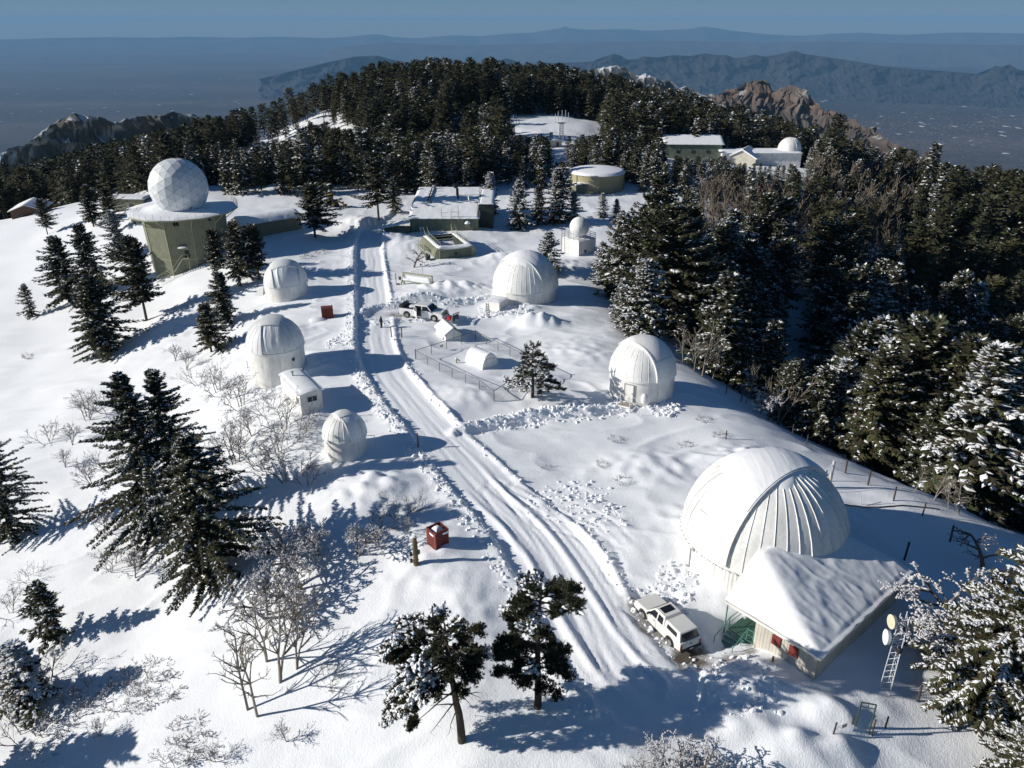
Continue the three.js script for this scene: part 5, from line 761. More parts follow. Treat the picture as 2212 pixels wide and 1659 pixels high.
stand(firSnow[2], 14, 1203, 482, 1200, 362, 'wide snowy fir between the green building and the water tank', null, 1.1);
stand(firSnow[1], 14, 1238, 476, 1228, 412, 'lower snowy fir in front of the small tank shed');
stand(firSnow[1], 14, 1300, 470, 1300, 416, 'small pointed fir on the snow below the water tank');
stand(firSnow[0], 14, 1330, 476, 1328, 428, 'smallest pointed fir right below the water tank');
for (const [k, bx, by, tx, ty, w, l] of [
  [0, 1335, 645, 1352, 455, 1.1, 'tall white frosted fir right of the white hut with the sphere'], [1, 1372, 640, 1386, 500, 1.1, 'slim frosted fir behind the dark firs at the ridge edge'],
  [2, 1388, 736, 1404, 560, 1.05, 'snow spangled fir directly behind the dome with the door'], [3, 1452, 720, 1458, 476, .95, 'tall dark fir in the clump above the dome with the door'],
  [4, 1500, 745, 1512, 498, 1.0, 'dark fir at the right of the clump above the dome with the door'], [3, 1556, 760, 1560, 560, .9, 'dark fir at the right rear of the clump, in full shade'],
  [1, 1418, 640, 1420, 470, .9, 'frosted fir top rising from the middle of the clump'], [0, 1300, 612, 1312, 520, .9, 'low frosted fir at the left end of the ridge edge clump'],
  [2, 1340, 700, 1352, 600, .8, 'lowest frosted fir at the ridge edge by the wire fence']]) stand(k < 3 ? firSnow[k] : fir[k - 3], k < 3 ? 14 : 20, bx, by, tx, ty, l, 'firs along the right edge of the ridge', w);
stand(firSnowHi, 18, 1855, 975, 1817, 745, 'big snow spangled fir right above the largest dome', null, 1.25);
stand(firSnowHi, 18, 1965, 955, 1934, 710, 'white topped fir behind the big snow spangled one', null, 1.1);
for (const [k, bx, by, tx, ty, w, l] of [[0, 2010, 1040, 1990, 800, 1.4, 'dark fir right of the white topped fir, above the fence'], [1, 2085, 1085, 2050, 800, 1.4, 'dark fir in the shade above the leaning bare trees'], [0, 2170, 1110, 2120, 760, 1.4, 'tall dark fir in the deep shade at the right edge'], [2, 2230, 1130, 2205, 850, 1.4, 'dark fir cut off by the right edge above the largest dome'], [3, 2120, 960, 2085, 700, 1.3, 'dark fir higher up the shaded slope at right'], [3, 2200, 980, 2180, 660, 1.3, 'dark fir with a high crown at the right edge'], [2, 2030, 900, 2000, 690, 1.3, 'greenish fir on the shaded slope behind the white topped fir']]) stand(fir[k % 2], 20, bx, by, tx, ty, l, 'dark firs on the shaded right slope', w * .82);
stand(firHeavy, 12, 2128, 1530, 2140, 1272, 'large snow laden fir at the lower right corner', null, 1.2);
stand(firHeavy, 12, 2240, 1500, 2228, 1165, 'snow laden fir behind the large one, cut off by the right edge', null, 1.1);
stand(firHeavy, 12, 2195, 1745, 2205, 1560, 'small snow laden fir at the very bottom right', null, 1.3);
stand(small, 6, 116, 1380, 88, 1256, 'small dense fir alone on the snow at lower left', null, 1.1);
stand(firSnow[1], 14, 72, 1515, 14, 1385, 'frosted young fir at the lower left edge', null, 1.4);
stand(firMid[3], 14, -170, 1730, -215, 1490, 'fir mostly outside the frame at the bottom left corner', null, 1.2);
{ // pines drawn from the photograph
  const r = RNG(99), H = Math.PI / 2, ring = (y0, y1, n, L0, L1, a0, a1, el, dr, bare) => Array.from({ length: n }, (_, i) => [lerp(y0, y1, (i + .5 * r()) / n), a0 + (a1 - a0) * ((i * .618 + .1 * r()) % 1), lerp(L0, L1, r()), el + (r() - .5) * .3, dr, bare]);
  const P = { leaf: .21, snow: .26, shoot: .7, tuft: 11, sub: 16 };
  const left = pine(7, { ...P, warm: .45, r0: .36, trunk: [[0, -1, 0], [-.05, 1.5, 0], [-.35, 4, .1], [-.65, 6.6, 0], [-.9, 9.0, -.1], [-.9, 9.7, -.1]], limbs: [
    ...ring(6.0, 9.3, 14, 2.4, 4.4, -H - .9, -H + .9, .1, .38, .2), ...ring(5.0, 7.4, 9, 3.6, 5.1, -H - .6, -H + .6, .08, .5, .3), ...ring(6.6, 8.6, 7, 1.6, 2.7, H - .9, H + .9, .12, .15, .3), ...ring(5.5, 9.2, 8, 1.4, 2.6, -.8, .8, .1, .3, .25), ...ring(5.5, 9.2, 7, 1.4, 2.4, Math.PI - .8, Math.PI + .8, .1, .3, .25), ...ring(8.6, 9.6, 6, .7, 1.3, 0, 6.28, .5, .1, .15),
    [4.4, -H + .35, 3.4, -.35, .28, .78], [4.2, -H - .3, 3.0, -.2, .2, .85], [4.5, H, 1.8, -.05, .2, 1.2], [3.9, H + .6, 2.6, -.1, .35, 1.2], [3.7, -H + .8, 2.4, -.3, .3, 1.2], [3.3, -H - .5, 2.8, -.35, .2, 1.2], [4.8, .4, 2.0, -.1, .3, 1.2], [4.6, H - .5, 1.6, -.3, .1, 1.2], [3.0, -.6, 1.6, -.5, .1, 1.2]] });
  const right = pine(8, { ...P, warm: .15, r0: .34, trunk: [[0, -1, 0], [.02, 2, 0], [-.06, 5, 0], [.02, 8, 0], [.1, 10, 0]], limbs: [
    ...ring(7.2, 9.3, 9, 1.6, 2.5, -H - 1, -H + 1, .05, .12, .25), ...ring(8.4, 9.8, 8, 1.6, 3.0, H - .7, H + .7, .22, .08, .3), ...ring(7.4, 9.6, 8, 1.0, 1.9, 0, 6.28, .1, .15, .25), ...ring(9.3, 9.9, 5, .6, 1.0, 0, 6.28, .5, .1, .1),
    ...ring(3.6, 5.9, 9, 1.9, 3.3, -H - .8, -H + .8, .12, .18, .35), ...ring(3.0, 5.6, 9, 1.5, 2.4, H - 1, H + 1, .05, .22, .3), ...ring(3.4, 5.6, 7, 1.2, 2.2, -.9, .9, .05, .2, .3), ...ring(3.6, 5.8, 6, 1.2, 2.0, Math.PI - .9, Math.PI + .9, .05, .2, .3), [6.3, .3, .9, .0, .1, 1.2], [6.0, 2, .8, .0, .1, 1.2]] });
  const yard = pine(10, { ...P, warm: .3, all: .8, r0: .26, sub: 9, trunk: [[0, -1, 0], [.05, 2, 0], [-.05, 4.5, 0], [.05, 7.4, 0]], limbs: [
    ...ring(2.2, 3.6, 12, 1.9, 2.9, 0, 6.28, .0, .22, .3), ...ring(3.4, 4.8, 12, 1.5, 2.5, 0, 6.28, .1, .2, .2), ...ring(4.6, 6.0, 11, 1.0, 1.8, 0, 6.28, .25, .15, .15), ...ring(6.0, 7.3, 11, .5, 1.0, 0, 6.28, .45, .1, .1), [2.1, H - .2, 3.9, -.1, .12, .4], [2.4, H + .2, 3.4, -.05, .15, .4], [2.6, -H, 3.4, .05, .2, .3], [2.4, -H + .4, 3.3, .0, .2, .3], [4.4, H, 2.7, .12, .1, .4]] });
  const put = (b, h0, bx, by, tx, ty, l) => { const p = at(bx, by), h = tallAt(p, tx, ty); p.y -= .1; plant('pine_tree', b, CM, l, 'tree', p.toArray(), 0, by > 1400 ? [h / h0 * .82, h / h0 * .97, h / h0 * .82] : h / h0 * .95); };
  put(left, 9.7, 998, 1600, 962, 1336, 'windswept pine leaning left with bare lower branches, at the bottom of the photo');
  put(right, 10.1, 1161, 1526, 1172, 1252, 'straight trunked pine with two separate tiers of foliage, above the windswept one');
  put(yard, 7.4, 1150, 858, 1155, 738, 'snowy pine standing alone at the front of the fenced yard');
}
// leafless trees and shrubs
const RB = { kink: .35, bow: .06, ang: .75, up: .12, ratio: .55, tip: .007 };
const shrub = [
  bare(201, { ...RB, stems: 4, h: 3, spread: .5, depth: 3, r: .045, b0: 5, b1: 4, rime: .22, bow: .25 }),
  bare(202, { ...RB, stems: 6, h: 3, spread: .7, depth: 2, r: .035, b0: 6, b1: 4, rime: .2, kink: .5 }),
  bare(203, { ...RB, stems: 2, h: 3, spread: .25, depth: 3, r: .06, b0: 7, b1: 4, rime: .5, bow: .35, rw: .04, tip: .008 }),
];
const bush = bare(204, { ...RB, stems: 12, h: 1.2, spread: 1.2, depth: 2, r: .022, b0: 5, b1: 3, rime: .45, tip: .007, kink: .5 });
const aspen = [bare(211, { ...RB, stems: 1, h: 8.5, spread: .08, depth: 3, r: .13, b0: 16, b1: 4, rime: 0, ratio: .30, ang: .9, up: .25, from: .25, kink: .22 }), bare(212, { ...RB, stems: 2, h: 8.5, spread: .22, depth: 3, r: .11, b0: 13, b1: 4, rime: 0, ratio: .32, ang: .9, up: .2, from: .22, kink: .25 })];
const frosty = bare(213, { ...RB, stems: 1, h: 6, spread: .1, depth: 4, r: .14, b0: 11, b1: 4, rime: .85, ratio: .46, ang: 1.0, up: .02, bow: .3, from: .3, rw: .07, tip: .014 });
const frostSmall = bare(214, { ...RB, stems: 2, h: 4, spread: .3, depth: 3, r: .10, b0: 9, b1: 5, rime: .9, ratio: .48, ang: 1.0, up: .05, bow: .3, from: .35, rw: .06, tip: .012 });
const crooked = bare(215, { ...RB, stems: 1, h: 4, spread: .15, depth: 3, r: .13, b0: 9, b1: 4, rime: .15, ratio: .42, ang: 1.1, up: .1, kink: .5, from: .25, tip: .012 });
const BMAT = [M.twigs, null, M.rime, 'branches'], AMAT = [M.barkPale, null, M.rime, 'branches'], YMAT = [std([.30, .25, .15], { roughness: 1 }), null, M.rime, 'branches'];
const NTH = ['first', 'second', 'third', 'fourth', 'fifth', 'sixth', 'seventh', 'eighth', 'ninth', 'tenth', 'eleventh', 'twelfth'];
const rank = (list, i) => list.length > 12 ? '' : ', ' + NTH[list.map((q, k) => [q[0], k]).sort((a, b) => a[0] - b[0] || a[1] - b[1]).findIndex(q => q[1] === i)] + ' from the left';
const many = (list, kinds, h0, name, mats, cat, group, labels) => { list.forEach(([x, y, h, w], i) => { const kd = kinds[i % kinds.length], key = name + kinds.indexOf(kd), p = at(x, y), s = h / h0, turn = R7() * 6.28, label = labels(i) + (group && labels.length === 0 && list.length > 1 ? rank(list, i) : ''); p.y -= .05; const sc = [s * (w ?? 1), s, s * (w ?? 1)]; if (!made.has(key)) made.set(key, plant(name, kd, mats, label, cat, p.toArray(), turn, sc, group)); else dup(made.get(key), label, p.toArray(), turn, sc, group); }); };
many([[186, 905, 5], [232, 885, 5], [158, 962, 3.5], [102, 958, 3.5], [246, 1015, 4], [200, 1052, 4.2], [222, 1152, 3.5], [300, 930, 4], [140, 1010, 3]], shrub, 3, 'bare_shrub', BMAT, 'shrub', 'thin bare shrubs left of the huge fir', () => 'thin leafless shrub poking from the snow left of the huge firs');
many([[470, 850, 4.2], [432, 828, 3.6], [404, 800, 3.4], [520, 880, 4.5], [575, 890, 4], [545, 940, 4], [610, 930, 4.2], [640, 945, 3.6], [380, 780, 3], [600, 985, 4], [660, 925, 3], [498, 860, 3.5]], shrub, 3, 'bare_shrub', BMAT, 'shrub', 'frosted bare shrubs below the cabin', () => 'frosted leafless shrub in the thicket below the white cabin');
many([[508, 1005, 5.5], [565, 1005, 5], [622, 1035, 4.5], [480, 985, 4.5], [660, 1050, 3]], [shrub[1], shrub[0]], 3, 'bare_shrub', BMAT, 'shrub', 'dark stemmed shrubs right of the bent topped fir', () => 'dark stemmed frosted shrub between the huge fir and the smallest dome');
many([[612, 1225, 4.6, 1.1], [650, 1270, 5, 1.1], [690, 1200, 3.2], [772, 1198, 3.6], [575, 1330, 4.6, 1.1], [640, 1330, 4.4, 1.1]], [frostSmall], 4, 'frosted_tree', BMAT, 'tree', 'frosted little trees right of the huge fir', () => 'low frosted leafless tree right of the huge fir, in its shade');
many([[862, 1120, 2.8], [895, 1108, 2.4], [880, 1150, 2], [830, 1140, 2.2], [800, 1180, 2]], shrub, 3, 'bare_shrub', BMAT, 'shrub', 'bare twigs above the red box', () => 'little leafless shrub above the snow topped red box');
many([[604, 1480, 9], [556, 1545, 9.5], [575, 1425, 8], [536, 1535, 9], [640, 1450, 7]], [aspen[1], aspen[0]], 8.5, 'aspen_tree', AMAT, 'tree', 'bare aspens at the lower left', () => 'tall pale bare aspen with a long shadow at lower left');
many([[356, 1490, 1.7], [342, 1450, 1.4], [258, 1505, 1.6], [290, 1465, 1.4], [160, 1530, 2], [205, 1500, 1.8], [400, 1580, 1.4], [385, 1630, 1.5], [440, 1615, 1.3], [120, 1590, 1.8], [300, 1520, 1.2], [60, 770, 1.0]], [bush], 1.2, 'low_bush', BMAT, 'bush', 'low frosted bushes at the lower left', () => 'low grey bush half buried in the snow at lower left');
many([[100, 1480, 3.5], [60, 1590, 4.5], [215, 1590, 2.2], [20, 1330, 3], [60, 1250, 2.4], [290, 1250, 3.5], [240, 1230, 3], [700, 1480, 2.5], [620, 1600, 2], [470, 1640, 2]], shrub, 3, 'bare_shrub', BMAT, 'shrub', 'thin bare shrubs on the lower left slope', () => 'thin leafless twigs sticking out of the lower left snow slope');
many([[1660, 908, 6], [1692, 905, 6.5], [1722, 900, 7], [1610, 872, 4.5], [1640, 890, 5], [1750, 945, 6]], [frosty, aspen[0]], 6, 'frosted_tree', AMAT, 'tree', 'frosted leafless trees right of the dome with the door', () => 'frosted leafless tree by the fence, right of the doored dome');
many([[1516, 812, 8], [1538, 820, 6], [1500, 800, 7], [1476, 782, 6.5]], aspen, 8.5, 'aspen_tree', YMAT, 'tree', 'pale bare aspens behind the dome with the door', () => 'pale bare aspen in the shade behind the dome with the door');
many([[2072, 1112, 4.5, 1.3], [2050, 1098, 4, 1.3], [2015, 1080, 4], [1975, 1062, 4], [2160, 1130, 4, 1.3]], [aspen[1], crooked], 8.5, 'aspen_tree', YMAT, 'tree', 'leaning bare trees by the fence at right', () => 'leaning yellowish bare tree behind the fence at the right edge');
many([[2128, 1228, 4.2, 1.4]], [crooked, frostSmall], 4, 'crooked_tree', [M.twigs, null, M.rime, 'branches'], 'tree', null, () => 'crooked dark stemmed tree in the shadow of the largest dome');
many([[1432, 1690, 3.2, 1.4], [1500, 1700, 2.6, 1.4], [1372, 1700, 2, 1.2]], [frostSmall], 4, 'frosted_tree', BMAT, 'tree', 'frosted twigs at the bottom edge', () => 'frosted twiggy crown cut off by the bottom edge');
many([[893, 578, 4.4, 1.2]], [crooked], 4, 'bare_tree', BMAT, 'tree', null, () => 'small crooked bare tree left of the open olive shelter');
many([[1283, 414, 6.5]], [aspen[0]], 8.5, 'bare_tree', BMAT, 'tree', null, () => 'thin bare tree in front of the water tank');
many([[2038, 1478, 9, 1.3], [2090, 1440, 9.5, 1.2]], [frosty], 6, 'frosted_tree', AMAT, 'tree', 'rime covered trees by the dish mast', i => ['white rime covered tree right beside the dish mast', 'white rime covered tree just left of the snow laden firs'][i]);
many([[1522, 908, .9], [1482, 962, .8], [1556, 942, .8], [1302, 1003, .7], [1345, 1040, .8], [1182, 1012, .6], [46, 640, .9], [112, 668, .9], [662, 556, 1.2], [692, 546, 1.1], [1705, 1010, .8], [1215, 1400, .6]], [bush], 1.2, 'low_bush', BMAT, 'bush', 'twig tufts on the open snow', () => 'small twig tuft sticking out of the open snow');
many([[1330, 1010 - 60, .8]], [bush], 1.2, 'low_bush', BMAT, 'bush', null, () => 'tiny twig tuft in the snow below the dome with the door');
// tall thin trees standing on the open left flank of the wooded hill
const thin = [conifer(321, { m: 4, per: 4, leaf: .9, w: .27, tn: 5, h: 16, r: 1.7, base: .5, nb: 34, snow: .08, warm: .6, pow: .5, gap: .2, lop: .4 }), conifer(322, { m: 4, per: 4, leaf: .9, w: .27, tn: 5, h: 16, r: 1.3, base: .35, nb: 40, snow: .12, warm: .8, pow: .6, gap: .3, lop: .4 })];
[[640, 262, 12], [652, 252, 15], [661, 246, 13], [670, 243, 16], [684, 240, 14], [697, 234, 15], [708, 229, 16], [720, 224, 13], [733, 218, 16], [744, 214, 15], [757, 211, 14], [768, 207, 16], [700, 262, 13], [726, 250, 14], [752, 244, 15], [770, 262, 14], [540, 290, 13], [552, 281, 15], [566, 274, 12], [580, 272, 15], [600, 266, 12], [622, 262, 14], [505, 300, 14], [486, 306, 12], [470, 308, 13]].forEach(([x, y, h], i) => { const p = at(x, y, 220), k = i % 2, key = 'thin' + k, l = 'tall thin tree on the open left flank of the wooded hill', g = 'thin trees on the hill flank', s = h / 16; if (!made.has(key)) made.set(key, plant('thin_tree', thin[k], CM, l, 'tree', [p.x, p.y - .3, p.z], i, s, g)); else dup(made.get(key), l, [p.x, p.y - .3, p.z], i * 1.7, s, g); });
// ---------- the woods ----------
const FAR = { m: 4, per: 4, leaf: 1.3, w: .27, fan: 0, limbs: false, tn: 5, gap: .12, lop: .35 };
const firFar = [
  conifer(301, { ...FAR, h: 14, r: 3.7, base: .16, nb: 66, pow: .6, snow: .035, warm: .4 }), conifer(302, { ...FAR, h: 14, r: 3.1, base: .22, nb: 62, snow: .05, warm: .35, pow: .65 }),
  conifer(303, { ...FAR, h: 14, r: 3.6, base: .34, nb: 58, snow: .02, warm: .75, pow: .42 }), conifer(304, { ...FAR, h: 14, r: 3.0, base: .1, nb: 62, snow: .22, warm: .4, snowTop: true, snowW: 1.1 }), conifer(305, { ...FAR, h: 14, r: 2.6, base: .12, nb: 56, snow: .36, warm: .4, snowTop: true, snowW: 1.2, pow: .7 }),
];
const aspenFar = bare(311, { ...RB, stems: 3, h: 8, spread: .12, depth: 2, r: .11, b0: 12, b1: 4, rime: 0, ratio: .28, ang: .7, up: .35, from: .3, tip: .026 });
const rimeFar = bare(312, { ...RB, stems: 2, h: 5, spread: .2, depth: 3, r: .09, b0: 7, b1: 4, rime: .8, ratio: .42, ang: .9, up: .1, bow: .2, rw: .08, tip: .02 });
const snag = bare(313, { ...RB, stems: 1, h: 13, spread: .03, depth: 1, r: .17, b0: 16, b1: 0, rime: .2, ratio: .08, ang: 1.2, up: 0, from: .35, kink: .05, tip: .03 });
const woods = []; // [x, y, z, scale, turn, kind, region]
{
  const r = RNG(2024), keep = [[1112, 250, 1292, 290, 352], [1194, 286, 1222, 345, 250], [1228, 346, 1334, 420, 196], [1438, 302, 1566, 336, 255], [1576, 300, 1736, 352, 255], [1690, 690, 1745, 745, 400], [0, 412, 140, 480, 270], [226, 424, 292, 452, 260], [2050, 322, 2130, 350, 330], [540, 425, 880, 470, 205], [452, 284, 560, 312, 335], [560, 264, 640, 300, 345], [650, 228, 715, 262, 372], [722, 250, 765, 276, 340]];
  const clear = (x, z) => (x > -24 && x < 40 && z < -314 && z > -366) || (x > 12 && x < 21 && z < -262 && z > -312) || Math.hypot(x - 22.2, z + 208) < 11 || (x > 16 && x < 38 && z > -200 && z < -180) || (x > 36 && x < 128 && z < -250 && z > -276);
  const scatter = (x0, x1, z0, z1, step, want) => { for (let z = z0; z > z1; z -= step) for (let x = x0; x < x1; x += step) {
    const px = x + (r() - .5) * step * 1.1, pz = z + (r() - .5) * step * 1.1, a = r(), b = r(), c = r(), A = proj(px, ground(px, pz) - .3, pz), w = want(px, pz, a, b, A); if (!w || clear(px, pz)) continue;
    const kind = w[0], y = ground(px, pz) - .3;
    if (A[2] < 10 || A[0] < -500 || A[0] > 2800) continue;
    let s = 0; for (const q of [1, .72, .5]) { const s1 = w[1] * (.62 + .66 * c) * q, h = (kind.h ?? 14) * s1, B = proj(px, y + h, pz), rad = h * .18 / A[2] * FD; if (!keep.some(k => A[2] < k[4] && A[0] + rad > k[0] && A[0] - rad < k[2] && B[1] < k[3] && A[1] > k[1])) { s = s1; break; } } if (!s) continue;
    woods.push([px, y, pz, s, r() * 6.28, kind, w[2], A[2], A[0], A[1]]); } };
  const F = i => ({ i, h: 14 }), ASP = { i: 'aspen', h: 8 }, RIM = { i: 'rime', h: 5 }, SNG = { i: 'snag', h: 13 };
  const mixF = (a, frost) => a < frost * .55 ? F(3) : a < frost ? F(4) : a < frost + (1 - frost) * .4 ? F(0) : a < frost + (1 - frost) * .75 ? F(1) : F(2);
  // wooded hill
  scatter(-150, 135, -199, -470, 4.7, (x, z, a, b) => {
    const lim = lut([[-199, -78], [-212, -108], [-300, -118], [-360, -124], [-470, -128]].map(p => [-p[0], p[1]]), -z); if (x < lim) return null;
    if (x > -9 && z > -206 && x < 8) return null; if (z > -212 && x < -30 && b < .35) return null;
    const flank = sst(lim + 66, lim + 12, x) * sst(-245, -290, z); if (b < flank * .86) return null; if (flank > .35 && a < .5) return b > .9 ? [SNG, 1.1, 'hill'] : [F(2), 1.0, 'hill'];
    const frost = .18 + .5 * sst(-275, -205, z) + .25 * fbm(x / 30, z / 30, 2) + .25 * sst(20, 70, x);
    if (x > 45 && b > .9) return [RIM, 1.3, 'hill'];
    return [mixF(a, clamp(frost, .08, .85)), lerp(1.02, .9, sst(-300, -210, z)) * (x > 30 && z > -262 ? .72 : 1), 'hill']; });
  // behind the houses on the left
  scatter(-330, -96, -255, -430, 5, (x, z, a) => (leftEdge(x, z)[0] > -8 ? null : z < lut([[-330, -300], [-180, -296], [-150, -285], [-100, -262]], x) ? [mixF(a, .12), 1.12, 'left'] : null));
  // the shaded bowl on the right
  const sticks = A => A[0] > 1470 && A[0] < 1980 && A[1] > 395 && A[1] < 590 + (A[0] - 1470) * .05;
  scatter(16, 260, -60, -262, 4.9, (x, z, a, b, A) => { const d = rightEdge(x, z)[0]; if (d < 5 || (z > -75 && d < 10)) return null; if (sticks(A)) return b < .72 ? null : b < .74 ? [RIM, 1, 'bowl'] : [mixF(a, .3), .8, 'bowl']; if (b < .1) return null; if (b > .93) return [ASP, 1.2, 'bowl']; return [mixF(a, .16 + .3 * sst(40, 5, d)), 1.15, 'bowl']; });
  scatter(16, 260, -100, -275, 3.0, (x, z, a, b, A) => { const d = rightEdge(x, z)[0]; return d > 3 && sticks(A) && b < .45 + .9 * fbm(x / 22, z / 22, 2, 5) ? [ASP, 1.25 + .5 * a, 'bowl'] : null; });
  // ridge beyond the bowl
  scatter(60, 420, -262, -430, 5.4, (x, z, a, b) => (x < 118 && z > -275 ? null : b < .1 ? null : b > .88 ? [RIM, 1.4, 'ridge'] : [mixF(a, .42), .62, 'ridge']));
  scatter(28, 120, -212, -262, 4.6, (x, z, a, b) => (rightEdge(x, z)[0] > 5 ? null : b > .82 ? [RIM, 1.2, 'ridge'] : [mixF(a, .5), .62, 'ridge']));
  const B = { aspen: aspenFar, rime: rimeFar, snag }, size = w => w[3] * 14 / w[7], inView = w => w[8] > -60 && w[8] < 2270 && w[9] > 0 && w[9] < 1900;
  const firs = woods.filter(w => typeof w[5].i === 'number' && inView(w)).sort((a, b) => size(b) - size(a)).slice(0, 225), asp = woods.filter(w => w[5].i === 'aspen' && inView(w)).sort((a, b) => size(b) - size(a)).slice(0, 160), rim = woods.filter(w => w[5].i === 'rime' && inView(w)).sort((a, b) => size(b) - size(a)).slice(0, 60), sn = woods.filter(w => w[5].i === 'snag');
  const own = new Set([...firs, ...asp, ...rim, ...sn]);
  const text = { hill: 'fir in the front rows of the wood behind the green building', left: 'dark fir in the wood behind the houses at left', bowl: 'fir on the steep shaded slope to the right of the ridge', ridge: 'fir among those round the far white hall' };
  for (const w of own) { const k = w[5].i, num = typeof k === 'number', near = num && w[7] < 175, bb = near ? [firMid[0], firMid[1], firMid[3], firMid[2], firSnow[2]][k] : num ? firFar[k] : B[k], key = near ? bb : 'wood' + k, lab = num ? text[w[6]] : k === 'aspen' ? 'thin bare aspen with brownish twigs on the shaded right slope' : k === 'snag' ? 'bare dead trunk on the left flank of the wooded hill' : 'frosted leafless tree among the firs of the far ridge and slope', grp = num ? 'firs of the wood, ' + w[6] : k === 'aspen' ? 'aspens on the shaded slope' : k === 'snag' ? 'dead trunks on the hill flank' : 'frosted trees among the firs';
    if (!made.has(key)) made.set(key, plant(num ? 'fir_tree' : k === 'aspen' ? 'aspen_tree' : k === 'snag' ? 'dead_tree' : 'frosted_tree', bb, num ? CM : [k === 'aspen' ? M.twigsBrown : M.twigs, null, M.rime, 'branches'], lab, 'tree', [w[0], w[1], w[2]], w[4], w[3], grp)); else dup(made.get(key), lab, [w[0], w[1], w[2]], w[4], w[3], grp); }
  const forest = new THREE.Group(); forest.name = 'forest'; tag(forest, 'dense wood of firs and bare trees over the hill and the far slopes', null, null, 'stuff'); scene.add(forest);
  const solid = (g, c) => { const n = g.clone(); if (!n.attributes.color) { const a = new Float32Array(n.attributes.position.count * 3); for (let i = 0; i < a.length; i += 3) a.set(c, i); n.setAttribute('color', new THREE.BufferAttribute(a, 3)); } return n; };
  const rest = new Map(); for (const w of woods) if (!own.has(w)) { if (!rest.has(w[5].i)) rest.set(w[5].i, []); rest.get(w[5].i).push(w); }
  for (const [k, l] of rest) { const bb = typeof k === 'number' ? firFar[k] : B[k], gs = [solid(bb.trunk, typeof k === 'number' ? [.06, .046, .036] : k === 'aspen' ? [.18, .148, .112] : [.2, .17, .15])]; if (bb.crown) gs.push(solid(bb.crown)); if (bb.snow) gs.push(solid(bb.snow, typeof k === 'number' ? [.84, .86, .89] : [.6, .6, .62]));
    const g = mergeGeometries(gs), im = new THREE.InstancedMesh(g, M.needles, l.length), m = new THREE.Matrix4(), q = new THREE.Quaternion();
    l.forEach((w, i) => { m.compose(V(w[0], w[1], w[2]), q.setFromAxisAngle(UP, w[4]), V(w[3], w[3], w[3])); im.setMatrixAt(i, m); }); im.name = typeof k === 'number' ? 'firs' : k + '_trees'; im.userData.kind = 'stuff'; shade(im); forest.add(im); }
  console.log('woods', woods.length, 'own', own.size);
}
// ---------- vehicles ----------
M.paint = std([.74, .735, .70], { roughness: .35 }); M.tyre = std([.018, .018, .019], { roughness: .9 }); M.chrome = std([.6, .6, .6], { roughness: .25, metalness: .8 }); M.plastic = std([.03, .03, .032], { roughness: .55 });
M.lampRed = std([.35, .02, .02], { roughness: .3 }); M.lampClear = std([.7, .7, .68], { roughness: .15 });
